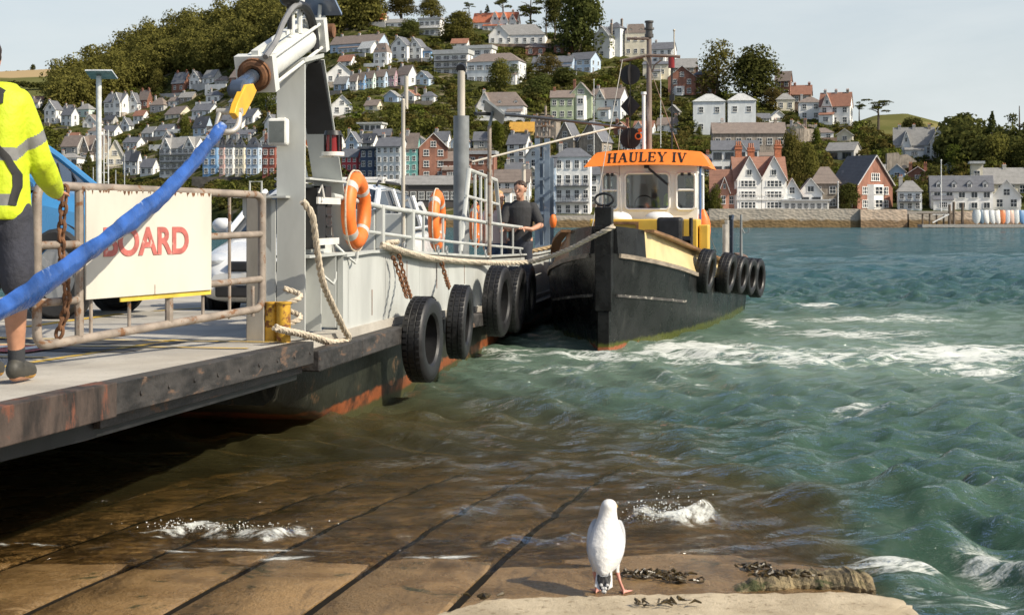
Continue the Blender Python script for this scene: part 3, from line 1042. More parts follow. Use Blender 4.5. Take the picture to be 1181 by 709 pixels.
# ---- lower town behind the ferry
Hs('white house with slate roof and dormer above the crimson house', 398, 416, 176, 163, 152, 'gf', -18, 'blue', 'slate')
Hs('dark slate roofed white house above the navy house', 410, 436, 172, 164, 154, 'sr', -20, 'white', 'dslate', dormers=2)
Hs('crimson red terraced house behind the ferry railing', 393, 416, 206, 180, 172, 'sr', -16, 'crimson', 'slate', rows=3, cols=3, chim=0)
Hs('navy blue terraced house with white windows behind the white car', 415, 434, 206, 172, 169, 'flat', -16, 'navy', 'slate', rows=3, cols=2, chim=0)
Hs('pale blue four storey house left of the teal house', 433, 469, 210, 168, 158, 'sr', -18, 'pale', 'slate', rows=4, cols=4, chim=2)
Hs('teal green tall house with slate roof behind the ferry pole', 466, 484, 208, 168, 154, 'sr', -14, 'teal', 'brown', rows=4, cols=2, chim=1)
Hs('brick house with a broad white timbered gable', 480, 516, 208, 170, 154, 'gf', 8, 'brick', 'brown', rows=3, cols=2, chim=0)
Hs('brown roofed hall with tall white windows behind the ferry exhaust', 499, 546, 208, 186, 174, 'hip', -6, 'brick', 'brown', rows=1, cols=5, win='wide', wz=1.3, chim=0, dr=.5)
Hs('brick building with a white battlemented parapet right of the exhaust', 540, 573, 208, 178, 174, 'flat', -8, 'brick', 'lead', rows=2, cols=3, parapet=True, chim=0)
Hs('long low shop row with a dark fascia and grey roof', 462, 540, 240, 212, 203, 'sr', -6, 'dark', 'grey', rows=1, cols=8, win='wide', chim=0, dr=.3)
Hs('tall white house with slate roof left of the church', 585, 613, 190, 165, 154, 'sr', -22, 'white', 'slate', rows=3, cols=2, chim=2)
Hs('pale cottage behind the far ferry mast', 606, 632, 196, 180, 168, 'gf', -24, 'pale', 'slate', chim=1)
Hs('small building with a bright yellow roof beside the church tower', 588, 617, 156, 150, 141, 'sr', -8, 'yellow', 'yellow', chim=0, dr=.4)
Hs('long white low house with brown roof behind the man in the dark shirt', 570, 613, 238, 208, 196, 'sr', -10, 'white', 'brown', rows=2, cols=4, chim=0, dr=.4)
Hs('stone church nave with a steep slate gable next to the church tower', 642, 672, 178, 160, 140, 'gf', -28, 'stone', 'slate', 'church_nave', 'church', rows=1, cols=1, chim=0, dr=1.0, maxd=14)
Hs('stone church aisle with the second steep slate gable left of the tug mast', 668, 708, 180, 162, 140, 'gf', -28, 'stone', 'slate', 'church_aisle', 'church', rows=1, cols=1, chim=0, dr=1.0, maxd=14)
Hs('narrow slate roofed blue white house left of the white waterfront hotel', 626, 643, 248, 190, 180, 'sr', -12, 'blue', 'slate', rows=4, cols=2, balc=(.5,), chim=1)
Hs('white four storey waterfront hotel with dark balconies and hipped slate roof', 640, 684, 250, 181, 170, 'hip', -8, 'white', 'slate', 'hotel', 'hotel', rows=4, cols=4, balc=(.25, .52), win='sash', wz=1.15, chim=1, dr=.6)
Hs('white house behind the orange wheelhouse roof', 680, 716, 236, 200, 188, 'sr', -10, 'white', 'slate', rows=3, cols=3)
# ---- upper right: the villas
Hs('white gothic villa with a steep gable and tower under the huge dark tree', 686, 712, 68, 42, 30, 'gf', -30, 'white', 'slate', rows=2, cols=1, chim=2, dr=.9, name='villa')
Hs('white tower house with tall chimneys behind the gothic gable', 700, 724, 66, 32, 24, 'hip', -30, 'pale', 'slate', rows=3, cols=1, chim=2, dr=1.0, name='villa')
Hs('beige house with a brown mansard roof and dormers behind the tug mast', 721, 749, 66, 38, 27, 'mans', -10, 'cream', 'brown', rows=2, cols=3, dormers=2, chim=0)
Hs('low white house right of the tug mast near the skyline', 752, 782, 74, 56, 48, 'sr', -18, 'white', 'slate', rows=2, cols=3, chim=1)
Hs('cream house half hidden below the tug mast crossarm', 742, 776, 92, 74, 70, 'sr', -12, 'cream', 'slate', rows=1, cols=2, chim=0)
Hs('long grey roof behind the brick villa', 772, 806, 84, 77, 67, 'sr', -10, 'brown', 'grey', rows=1, chim=0, dr=.5)
Hs('brick villa with a pointed gable and a white bay', 771, 806, 110, 89, 76, 'gf', -8, 'brick', 'dslate', rows=2, cols=2, chim=0, bay=(.4, 3.2, .5), name='villa')
Hs('right wing of the brick villa with a hipped roof and large chimney', 800, 829, 110, 86, 79, 'hip', -14, 'brick', 'slate', rows=2, cols=2, chim=2, name='villa')
Hs('left half of the white double villa with a pale pyramid roof', 800, 840, 156, 117, 107, 'hip', -7, 'pale', 'pale', rows=2, cols=2, chim=0, dr=.8, name='villa')
Hs('right half of the white double villa with a pale pyramid roof', 840, 874, 156, 116, 106.5, 'hip', -5, 'pale', 'pale', rows=2, cols=2, chim=0, dr=.8, name='villa')
Hs('long brown stone building with a brown roof below the white double villa', 823, 908, 194, 153, 141, 'sr', -4, 'stone', 'brown', rows=2, cols=7, chim=2, dr=.35)
Hs('small white conservatory right of the white double villa', 873, 888, 141, 136, 131, 'sr', 0, 'white', 'slate', rows=1, cols=4, chim=0)
Hs('tiny white gabled cottage right of the conservatory', 888, 907, 139, 135, 128, 'gf', 8, 'white', 'pale', rows=1, cols=1, chim=0)
Hs('white cottage with a pale hipped roof below the brick gable', 896, 918, 128, 115, 107, 'hip', -6, 'cream', 'grey', rows=1, cols=2, chim=0)
Hs('brick gable house rising right of the big round skyline tree', 895, 916, 112, 92, 82, 'sr', -22, 'brick', 'brown', chim=1, rows=2, cols=2)
Hs('brown roofed house behind the pale hipped cottage, with a tall chimney', 914, 940, 120, 108, 98, 'sr', -16, 'brown', 'tile', chim=2, rows=1)
Hs('white bay fronted house with a brown roof on the right shoulder of the hill', 922, 951, 138, 118, 111, 'hip', -10, 'white', 'brown', rows=2, cols=2, chim=1)
Hs('large white house with a brown roof and a small gable on the hill shoulder', 948, 988, 144, 121, 106, 'sr', -22, 'white', 'tile', rows=2, cols=3, gables=((.25, .3, .9, .3),), chim=3, dr=.6)
Hs('grey roofed gabled house right of the round olive trees', 957, 998, 186, 173, 164, 'sr', -34, 'grey', 'grey', rows=1, cols=2, win='dark', chim=0, dr=.7)
# ---- waterfront, right
Hs('white house with a dark roof behind the twin gabled waterfront house', 822, 878, 204, 172, 162, 'sr', -8, 'white', 'slate', rows=2, cols=4, gables=((.62, .22, .9, .4),), win='dark', chim=0, dr=.4)
Hs('brown roofed cottage with a white dormer gable left of the twin gables', 820, 850, 243, 219, 196, 'sr', -6, 'terrac', 'tile', rows=1, cols=3, gables=((.55, .36, .62, .8),), chim=0, dr=.6)
Hs('white twin gabled waterfront house with bay windows and red brick chimneys', 847, 907, 243, 206, 181, 'sr', 0, 'white', 'tile', rows=3, cols=2, gables=((.27, .46, 1.0, .9), (.74, .46, 1.0, .9)), balc=(.36,), win='wide', wz=1.35, chim=0, dr=.55)
Hs('small gabled cottage with brick tiles between the twin gables and the pub', 903, 926, 243, 224, 206, 'gf', -6, 'pale', 'tile', rows=1, cols=1, chim=1)
Hs('white gabled waterfront pub with one dark window', 922, 951, 243, 222, 206, 'gf', -6, 'white', 'brown', rows=1, cols=2, win='dark', chim=0, dr=.9)
Hs('low white terrace room with glass front below the gabled pub', 904, 956, 244, 232, 230, 'flat', -2, 'white', 'lead', rows=1, cols=7, win='wide', chim=0, dr=.2)
Hs('stone house with brown hipped roof between the pub and the boathouse', 936, 972, 241, 212, 192, 'hip', -8, 'stone', 'brown', rows=2, cols=2, chim=0, dr=.7)
Hs('red brick boathouse with a sweeping slate roof, white bargeboards and balcony window', 966, 1038, 243, 212, 179, 'gf', 33, 'brick', 'dslate', 'boathouse', 'boathouse', rows=2, cols=2, win='wide', chim=0, dr=.72, bay=(.5, 4.4, .98), maxd=16)
Hs('white veranda house with grey slate roof right of the red boathouse', 1037, 1067, 243, 221, 208, 'hip', -12, 'pale', 'grey', rows=2, cols=3, balc=(.5,), chim=1, dr=.7)
Hs('long slate roofed house with a white timbered gable on the right slope', 1034, 1082, 182, 165, 147, 'sr', -14, 'pale', 'grey', rows=1, cols=4, gables=((.3, .2, .8, .4),), chim=3, dr=.4)
Hs('tall white gable with dark timbering, end of the long slate roofed house', 1074, 1096, 184, 164, 147, 'gf', -16, 'white', 'grey', rows=2, cols=1, win='wide', chim=0)
Hs('little red roofed house behind the tall white gable', 1092, 1104, 180, 166, 158, 'sr', -20, 'brick', 'red', rows=1, chim=0)
Hs('white glazed summerhouse in the garden above the dormered house', 1086, 1106, 200, 194, 188, 'gf', -14, 'pale', 'pale', rows=1, cols=3, chim=0)
Hs('white waterfront house with a row of dormers and a slate roof', 1078, 1151, 243, 219, 203, 'sr', -12, 'white', 'slate', rows=2, cols=5, dormers=4, chim=0, dr=.4, win='plain')
Hs('square cream chimney tower behind the dormered waterfront house', 1121, 1136, 214, 189, 186, 'flat', -12, 'cream', 'pale', 'bell_tower', 'tower', rows=1, cols=1, chim=0, dr=1.0, Y=292)
Hs('long low cream house with grey slate roof at the right edge', 1126, 1200, 226, 210, 194, 'sr', -6, 'cream', 'grey', rows=1, cols=6, chim=3, dr=.3, Y=296)
Hs('white gable house with a dark slate roof above the dinghy rack', 1148, 1186, 243, 226, 208, 'gf', -18, 'white', 'slate', rows=1, cols=2, chim=0, dr=.9)

# ---- further houses of the crowded left slope
Hs('small tile roofed cottage left of the dark conifer', 74, 92, 168, 160, 153, 'sr', -18, 'cream', 'tile')
Hs('white house with hipped roof above the brown roofed stone house', 100, 120, 160, 151, 145, 'hip', -16, 'white', 'brown')
Hs('grey gabled house over the left of the long white row by the lamp post', 138, 152, 152, 144, 136, 'gf', -20, 'pale', 'slate')
Hs('white cottage with terracotta roof below the dark brick house', 152, 170, 140, 133, 127, 'sr', -24, 'white', 'tile')
Hs('slate roofed terrace left of the cottage with the white chimney', 140, 164, 172, 164, 158, 'sr', -22, 'pale', 'slate', chim=2, cols=4)
Hs('pale gabled house right above the white flats, left of the dark garden tree', 186, 202, 168, 160, 152, 'gf', -18, 'white', 'grey')
Hs('small brick house among bushes left of the blue white slate house', 204, 219, 149, 141, 135, 'sr', -20, 'brick', 'brown')
Hs('white villa with hipped slate roof left of the brick long house', 236, 258, 119, 110, 104, 'hip', -22, 'white', 'slate')
Hs('row of cream cottages under the long brick house', 262, 290, 124, 117, 111, 'sr', -26, 'cream', 'slate', chim=3, cols=5)
Hs('grey slate house left of the white house with bright gable end', 250, 275, 146, 138, 132, 'sr', -22, 'grey', 'slate', chim=2)
Hs('white bungalow above the blue terraced house', 238, 258, 157, 151, 146, 'hip', -18, 'white', 'grey', chim=0)
Hs('pale terrace just behind the mansard roofs', 264, 298, 162, 155, 149, 'sr', -20, 'pale', 'slate', chim=3, cols=6)
Hs('white gabled house at the left of the grey ferry tower', 304, 322, 150, 141, 132, 'gf', -24, 'white', 'slate')
Hs('blue grey slate house under the wood, left of the lamp post', 70, 86, 134, 127, 121, 'sr', -18, 'pale', 'slate')
Hs('dark roofed cottage between the stone based house and the lamp post', 118, 134, 144, 138, 133, 'sr', -22, 'grey', 'dslate', chim=0)
Hs('low white cottages behind the cottage with bright gable end', 192, 216, 122, 116, 111, 'sr', -26, 'white', 'brown', chim=2)
Hs('stone cottage with grey roof below the red brick terrace', 205, 226, 118, 112, 106, 'sr', -20, 'stone', 'grey')
Hs('row of pale houses behind the green bush, left of the crimson house', 362, 396, 178, 164, 155, 'sr', -18, 'white', 'slate', chim=2, rows=2, cols=4)
Hs('cream cottage among the trees below the coloured terrace', 420, 440, 128, 121, 115, 'sr', -22, 'cream', 'brown')
Hs('small white house in the trees below the stepped white villa', 486, 504, 118, 111, 105, 'hip', -18, 'white', 'slate')
Hs('slate roofed cottage behind the upper end of the black cable', 612, 634, 150, 143, 136, 'sr', -16, 'pale', 'slate')
Hs('row of grey roofs behind the orange visor, below the brick villa', 778, 826, 200, 188, 178, 'sr', -8, 'brown', 'slate', rows=1, cols=5, chim=2)
Hs('white house low on the slope right of the tug mast', 716, 752, 176, 164, 156, 'sr', -14, 'white', 'slate', rows=1, cols=3, chim=2)
Hs('stone outhouse in the shrubs below the brick villa', 770, 786, 134, 128, 121, 'gf', -20, 'stone', 'grey', rows=1, cols=1, chim=0)
# ---- lanes of small houses that crowd the slope; each lane is named by what it lies above or beside
ORD = ['first', 'second', 'third', 'fourth', 'fifth', 'sixth', 'seventh', 'eighth', 'ninth', 'tenth']
LANES = [('the lane under the left wood edge', 52, 118, 128, 121, 13, 9, -22), ('the lane behind the lamp post top', 62, 150, 152, 150, 15, 12, -20), ('the lane at mid lamp post height', 60, 182, 170, 176, 17, 14, -18),
         ('the lane under the brick terrace', 178, 262, 116, 112, 17, 12, -26), ('the lane over the yellow shackle', 208, 300, 127, 128, 17, 12, -24), ('the lane right above the white flats', 176, 262, 150, 152, 16, 12, -22),
         ('the lane beside the ferry ram', 268, 318, 134, 118, 17, 12, -28), ('the lane behind the mansard terrace', 236, 318, 172, 170, 18, 14, -20), ('the lane below the orange roofed bungalow', 384, 480, 44, 46, 20, 12, -20),
         ('the lane below the long blue shaded villa', 380, 450, 80, 78, 18, 13, -24), ('the lane below the twin white gables', 478, 530, 100, 96, 20, 14, -20), ('the lane below the mid slope terrace', 398, 500, 122, 116, 21, 13, -22),
         ('the lane above the crimson and navy houses', 396, 470, 156, 158, 20, 15, -18), ('the lane beneath the hip roofed brown house', 500, 640, 108, 98, 24, 14, -16), ('the lane above the brown roofed hall', 470, 570, 172, 172, 21, 17, -14),
         ('the lane left of the church tower', 560, 622, 176, 178, 20, 18, -20), ('the lane above the orange visor', 708, 790, 158, 150, 22, 15, -14), ('the lane below the brick villa', 750, 800, 142, 136, 20, 13, -16),
         ('the lane under the wide grey roof', 520, 600, 56, 58, 22, 11, -16), ('the lane above the round olive trees', 910, 1000, 158, 166, 24, 14, -16), ('the lane above the red boathouse', 1000, 1075, 206, 210, 22, 16, -14),
         ('the lower lane behind the ferry railing', 560, 640, 216, 220, 24, 24, -12), ('the lane by the white hotel', 690, 760, 214, 214, 24, 22, -10)]
WC, RC = ['white', 'cream', 'white', 'pale', 'white', 'grey', 'white', 'blue', 'cream', 'brick'], ['slate', 'brown', 'grey', 'slate', 'tile', 'grey', 'slate', 'brown']
WNAME = dict(white='white', cream='cream', pale='pale grey', grey='grey', blue='pale blue', brick='brick')
rl = random.Random(31)
for ln, xa, xb, ya, yb_, wd, ht, yw in LANES:
    x, spots = xa, []
    while x < xb - wd * .6:
        w_ = wd * rl.uniform(.8, 1.25)
        yb0 = ya + (yb_ - ya) * (x - xa) / (xb - xa) + rl.uniform(-1.5, 1.5)
        if not any(x < h1 - 2 and x + w_ > h0 + 2 and hb - 17 < yb0 < hb + 13 for h0, h1, hb in HOUSES):
            spots.append((x, x + w_, yb0, rl.random(), rl.choice(WC), rl.choice(RC)))
        x += w_ + rl.uniform(-1, 4)
    for i, (xl, xr, y0, q, wc, rc) in enumerate(spots):
        kd = 'gf' if q < .3 else ('hip' if q > .85 else 'sr')
        h_ = ht * rl.uniform(.9, 1.2)
        Hs(f'{ORD[i]} house from the left, {WNAME[wc]}, in {ln}' if len(spots) > 1 else f'{WNAME[wc]} house in {ln}', xl, xr, y0, y0 - h_ * .58, y0 - h_ * 1.05, kd, yw + rl.uniform(-8, 8), wc, rc, chim=rl.choice((0, 1, 2)) if kd != 'hip' else 1,
           gables=((rl.choice((.28, .72)), .38, .9, .4),) if kd == 'sr' and rl.random() < .35 and xr - xl > 15 else (), group='small houses crowding the slope')
# chimneys of the twin gabled house: tall red brick stacks with pots
for px, lb in ((851.5, 'left'), (866, 'middle'), (897, 'right')):
    Yc = 274
    root = thing('brick_chimney', {'left': 'tall red brick chimney left of the twin gables', 'middle': 'shorter red brick chimney rising between the twin gables', 'right': 'tall red brick chimney against the olive tree'}[lb], 'chimney', at(px, 240, Yc), 0, 'red brick chimneys of the twin gabled house')
    top = {'left': 12.0, 'middle': 11.6, 'right': 12.2}[lb]
    b = MB()
    b.bx(-.62, .62, -.4, .4, 0, top).bx(-.74, .74, -.52, .52, top - .75, top - .45).bx(-.7, .7, -.48, .48, top - .2, top)
    b.build('stack', pm('red_brick', (.40, .14, .07), .85, var=.25, ns=3), root)
    b = MB()
    for dx in (-.38, 0, .38):
        b.cyl((dx, 0, top), (dx, 0, top + .9), .17, .13, 8)
    b.build('chimney_pots', POT, root)

# church tower
Yt = depth(629, 170)
r = thing('church_tower', 'square grey stone church tower with battlements left of the steep slate gables', 'tower', at(629, 176, Yt), R(-14))
s = Yt / FPX
b = MB()
hw = 12.5 * s
b.bx(-hw, hw, 0, 2 * hw, -4, 36 * s)
b.build('wall', wallm('stone'), r)
b = MB()
for i in range(4):
    for x, y in ((-hw + hw * 2 * (i + .5) / 4, .2), (hw - .2, 2 * hw * (i + .5) / 4), (-hw + hw * 2 * (i + .5) / 4, 2 * hw - .2)):
        b.bx(x - hw * .15, x + hw * .15, y - hw * .15, y + hw * .15, 36 * s, 39.5 * s)
b.build('battlement', wallm('stone'), r)
put_window(r, WIN['sash'], 0, -.02, 29 * s, 1.0, 1.7)
put_window(r, WIN['sash'], 0, -.02, 18 * s, .9, 1.5)


# ================================================================ waterfront walls, jetty, boats
def stonem(name, c1, c2, weed):
    m = bpy.data.materials.new(name)
    t = NT(m)
    co = t.n('ShaderNodeTexCoord').outputs['Object']
    v = t.t.nodes.new('ShaderNodeTexVoronoi')
    t.l(t.mapped(co, (1, 1, 1.7)), v.inputs['Vector'])
    v.inputs['Scale'].default_value = 1.5
    c = t.mix(v.outputs['Color'], c1, c2)
    c = t.mix(t.ramp(v.outputs['Distance'], .0, .5), c, tuple(x * 1.25 for x in c1))
    sp = t.t.nodes.new('ShaderNodeSeparateXYZ')
    t.l(co, sp.inputs[0])
    z = t.math('ADD', sp.outputs['Z'], t.math('MULTIPLY', t.noise(co, .5, 4), 1.1))
    c = t.mix(t.ramp(z, 2.2, 1.7), c, weed)
    p = t.n('ShaderNodeBsdfPrincipled')
    t.l(c, p.inputs['Base Color'])
    p.inputs['Roughness'].default_value = .85
    t.l(t.bump(v.outputs['Distance'], .8, .12), p.inputs['Normal'])
    t.out(p.outputs[0])
    return m


STONE = stonem('quay_stone', (.26, .23, .19), (.42, .38, .32), (.16, .105, .045))
STONE2 = stonem('pale_quay_stone', (.36, .28, .21), (.46, .38, .30), (.20, .13, .07))
SC_D = STONE


def quay_wall(px0, px1, ptop, Y, m, label, lean=.5):
    a, b_ = at(px0, 262, Y), at(px1, 262, Y)
    zt = CH + (HY - ptop) / FPX * Y
    b = MB()
    n = max(2, int((px1 - px0) / 12))
    rings = []
    for i in range(n + 1):
        x = a.x + (b_.x - a.x) * i / n
        j = random.uniform(-.12, .12)
        rings.append([Vector((x, Y - lean + j, -2)), Vector((x, Y + j, zt + random.uniform(-.08, .08))), Vector((x, Y + 1.2, zt)), Vector((x, Y + 1.2, -2))])
    b.loft(rings)
    b.build('quay_wall', m, None, origin=(a.x, Y, 0))
    o = bpy.context.scene.collection.objects[-1]
    return tag(o, label, 'wall')


quay_wall(818, 991, 241, 258, STONE, 'long rough grey stone quay wall below the twin gabled house and pub')
quay_wall(992.5, 1046, 241.5, 257, STONE2, 'paler pinkish stone quay wall under the red boathouse')
quay_wall(1048, 1096, 247, 259, STONE, 'low stone wall behind the wooden landing stage')
quay_wall(1097, 1300, 243.5, 259, STONE2, 'stone wall behind the upright dinghies')
quay_wall(640, 817, 250, 258, STONE, 'dark low rocky sea wall under the white waterfront hotel')
quay_wall(380, 639, 248, 260, STONE, 'low sea wall behind the ferry')
# terrace bank carrying the quay-side gardens
b = MB()
for x0, x1, z in ((640, 700, 2.3), (700, 1300, 3.0)):
    a, c = at(x0, 250, 263), at(x1, 250, 263)
    b.bx(a.x, c.x, 259.6, 275, -2, z)
tag(b.build('quay_pavement', pm('quay_paving', (.30, .28, .25), .9)), kind='structure')
b = MB()
Ye = depth(275, 206) - 1.2
for i in range(1):
    a, c = at(222, 204, Ye), at(345, 204, Ye)
    b.bx(a.x, c.x, Ye - 1, Ye, -3, a.z)
tag(b.build('embankment_wall', pm('dark_masonry', (.075, .07, .062), .9, ns=.6, var=.4, bump=.4, bs=3, bd=.05), origin=at(280, 230, Ye)), 'dark stone embankment wall beneath the coloured terrace', 'wall')
# round bastion wall by the long brown building
Yb = depth(924, 172)
b = MB()
c = at(918, 172, Yb + 6)
rb, zt = 20 * Yb / FPX, 25 * Yb / FPX
prof = [(c.x + rb * math.cos(q), c.y + rb * math.sin(q)) for q in [math.pi * (1.0 + 1.0 * i / 14) for i in range(15)]]
for (xa, ya), (xb, yb_) in zip(prof[:-1], prof[1:]):
    b.beam((xa, ya, c.z - 2 + zt / 2), (xb, yb_, c.z - 2 + zt / 2), .6, zt + 3)
for xa, ya in prof[::2]:
    b.box((xa, ya, c.z + zt + .3), (.8, .8, .6))
tag(b.build('bastion_wall', wallm('stone'), origin=c), 'curved battlemented stone wall right of the long brown building', 'wall')
# ruined garden wall with arches
Yr = depth(1040, 198)
r = thing('garden_wall', 'ruined stone garden wall with arches above the red boathouse', 'wall', at(1040, 198, Yr))
s = Yr / FPX
b = MB()
pts = [(-17, 0), (17, 0), (17, 12), (12, 16), (6, 20), (-2, 19), (-4, 22), (-17, 21)]
b.prism([(x * s, 0, z * s) for x, z in pts], (0, 1.2, 0))
b.build('wall', wallm('stone'), r)
b = MB()
for x in (-5, 3):
    b.prism([(x * s + .9 * math.cos(q), -.03, .3 + .2 * s + 1.2 * math.sin(q)) for q in [math.pi * i / 8 for i in range(9)]], (0, .02, 0))
b.build('arch', TRIMD, r)

WOODD = pm('weathered_timber', (.13, .10, .075), .85, stretch=(1, 1, .2), ns=6, var=.35)
PALEP = pm('pale_paint', (.72, .72, .70), .5)
r = thing('landing_stage', 'wooden landing stage with white steps on the far quay', 'jetty', at(1075, 260, 255))
b = MB()
s = 258 / FPX
b.bx(-14 * s, 26 * s, -1, 2, 13 * s, 14 * s)
b.build('deck', WOODD, r)
b = MB()
for x in (-12, -4, 4, 12, 20):
    b.cyl((x * s, -.6, -2), (x * s, -.6, 13 * s), .16)
b.build('posts', WOODD, r)
b = MB()
b.beam((-2 * s, -1.3, .5), (16 * s, -1.3, 12.5 * s), .5, .2).beam((-2 * s, -1.3, 12.5 * s), (17 * s, -1.3, 12.5 * s), .12, .12).beam((0, -1.3, 3.2), (16 * s, -1.3, 17 * s), .1, .1)
b.build('steps', PALEP, r)
tag(MB().box((0, 0, 0), (125 * s, 3, .5)).build('pontoon', pm('pontoon_deck', (.32, .31, .29), .8), loc=(at(1125, 260, 252).x, 252, .35)), 'low grey floating pontoon along the far quay at the right', 'pontoon')
for px, pt, lb in ((1095, 236, 'dark mooring pile at the left of a group by the low pontoon'), (1100, 233, 'tallest dark mooring pile in the group by the pontoon'), (1110, 234, 'dark mooring pile nearest the upright dinghies')):
    z = CH + (HY - pt) / FPX * 257
    tag(MB().cyl((0, 0, -2), (0, 0, z), .28, .24).build('mooring_pile', WOODD, loc=(at(px, 262, 254).x, 254, 0)), lb, 'post', 'dark mooring piles')
for px, pt, lb in ((1085.5, 185, 'white flagpole in front of the dormered waterfront house'), (966.5, 210, 'thin white pole on the quay beside the rounded bush'), (762, 78, 'thin pale flagpole rising before the brick villa'), (685, 92, 'thin white pole on the hillside left of the tug mast')):
    Yp = 261 if pt > 150 else depth(px, 180)
    b0 = at(px, 243, Yp) if pt > 150 else hill(px, 180)
    z = CH + (HY - pt) / FPX * Yp
    tag(MB().cyl((0, 0, -1), (0, 0, z - b0.z), .12, .07, 8).ball((0, 0, z - b0.z), .16, 8, 6).build('flagpole', PALEP, loc=b0), lb, 'flagpole')
BC = [(.62, .64, .62), (.10, .16, .22), (.66, .66, .63), (.58, .60, .60), (.70, .68, .64), (.62, .20, .07), (.60, .62, .64), (.55, .38, .30), (.64, .66, .64), (.10, .22, .40)]
BN = ['grey white', 'dark blue', 'white', 'pale grey', 'cream white', 'orange', 'light grey', 'tan striped', 'off white', 'blue']
for i, px in enumerate((1127, 1133, 1139, 1146, 1152, 1157, 1162, 1168, 1173, 1180)):
    b = MB()
    n = 10
    rings = []
    for k in range(n + 1):
        f = k / n
        w = .78 * (math.sin(math.pi * min(1, .18 + .82 * (1 - f))) ** .5 + .02)
        dp = .42 * (math.sin(math.pi * (.15 + .7 * f)) ** .5)
        z = 2.5 * f
        rings.append([Vector((w * math.sin(q), -dp * math.cos(q) * (1 if math.cos(q) > 0 else .12), z)) for q in [2 * math.pi * j / 12 for j in range(12)]])
    b.loft(rings)
    o = b.build('dinghy', pm('dinghy_' + BN[i].replace(' ', '_'), BC[i], .4), loc=(at(px, 260, 252.5).x, 252.8, .62), smooth=True)
    o.rotation_euler = (R(-8), 0, R(random.uniform(-25, 25)))
    tag(o, f'{BN[i]} dinghy stood on end, number {i + 1} from the left on the far pontoon'.replace('number 1 from the left', 'first from the left').replace('number 10 from the left', 'last in the row'), 'dinghy', 'dinghies stood on end on the far pontoon')
# yachts moored off the left shore
for i, (px, pt, Yb, lb) in enumerate(((110, 193, 210, 'moored yacht with the shortest bare mast, left of the others beyond the gate'), (146, 178, 215, 'moored yacht with the tallest bare mast beyond the no boarding sign'),
                                      (136, 196, 205, 'moored yacht between two others beyond the gate sign'))):
    r = thing('yacht', lb, 'yacht', (at(px, 260, Yb).x, Yb, 0), R(20))
    b = MB()
    rings = []
    for k in range(9):
        f = k / 8
        w = 1.3 * math.sin(math.pi * (.12 + .88 * f) * .5 + .2) ** .7 * (1 if f < .9 else .85) if k else .05
        rings.append([Vector((-4 + 8 * f, w * math.sin(q), .35 + .75 * (-math.cos(q)) if abs(q - math.pi) > 1.5 else 1.05)) for q in [2 * math.pi * j / 12 for j in range(12)]])
    b.loft(rings)
    b.build('hull', PALEP, r, True)
    MB().bx(-1.6, 1.2, -.7, .7, 1.0, 1.5).build('cabin', PALEP, r, bevel=.15)
    z = CH + (HY - pt) / FPX * Yb
    MB().cyl((-.3, 0, 1), (-.3, 0, z), .09, .06, 8).cyl((-.3, 0, 2), (2.6, 0, 1.9), .08, .08, 8).build('mast', pm('alloy', (.55, .55, .54), .4, .6), r)
# garden shrubbery all over the slope between the houses
for nm, mt, n, seed in (('garden_shrubbery', GREEN, 1500, 1), ('dark_undergrowth', DARKG, 1300, 2), ('yellow_shrubbery', BRIGHT, 420, 3), ('olive_shrubbery', OLIVE, 1500, 4)):
    rg = np.random.default_rng(seed)
    Vs, Qs, o = [], [], 0
    for k in range(n):
        px = rg.uniform(-60, 1230)
        s0 = sky_y(px)
        py = rg.uniform(s0 + 3, 243)
        if px > 830 and py > 236: continue
        p = hill(px, py)
        wd = rg.uniform(2.2, 6.4)
        h = wd * rg.uniform(.5, .9)
        for hx0, hx1, hb in HOUSES:                  # gardens: nothing grows in a house, low planting in front of one
            if hx0 - 2 < px < hx1 + 2 and hb - 9 < py < hb + 26:
                if py < hb + 2: h = 0
                else: h = min(h, (py - hb) * .75 * p.y / FPX)
        if h < .7: continue
        wd = min(wd, h * 2.2)
        v, q = leaf_quads(lumps_crown(wd * 1.3, wd, h, 6, rg, .3), 22, .42, rg, .45)
        v += np.array([p.x, p.y, p.z - .4])
        Vs.append(v); Qs.append(q + o); o += len(v)
    tag(np_obj(nm, np.concatenate(Vs), np.concatenate(Qs), mt), 'shrubs and undergrowth between the hillside houses', 'shrubs', kind='stuff')

# low garden planting right up to the house fronts
rg = np.random.default_rng(77)
for nm, mt, n in (('low_planting', GREEN, 1700), ('dark_low_planting', DARKG, 1500)):
    Vs, Qs, o = [], [], 0
    for k in range(n):
        px = rg.uniform(-40, 1210)
        s0 = sky_y(px)
        py = rg.uniform(s0 + 2, 242)
        if any(hx0 - 1 < px < hx1 + 1 and hb - 9 < py < hb + 3 for hx0, hx1, hb in HOUSES): continue
        p = hill(px, py)
        wd = rg.uniform(1.4, 3.0)
        v, q = leaf_quads(lumps_crown(wd * 1.4, wd, wd * .6, 4, rg, .3), 14, .30, rg, .45)
        v += np.array([p.x, p.y, p.z - .15])
        Vs.append(v); Qs.append(q + o); o += len(v)
    tag(np_obj(nm, np.concatenate(Vs), np.concatenate(Qs), mt), 'low garden plants around the hillside houses', 'plants', kind='stuff')
# ================================================================ slipway and river
SA = R(11)
SDX, SDY = math.sin(SA), math.cos(SA)             # the slip runs down into the river along this direction
SLIP_R = 1.62                                     # its right-hand edge, measured across


def slip_z(X, Y):
    d = Y - 6.17
    return np.where(d < 0, .03 - .03 * d, .03 - .042 * d - .0065 * d * d) if not np.isscalar(d) else (.03 - .03 * d if d < 0 else .03 - .042 * d - .0065 * d * d)


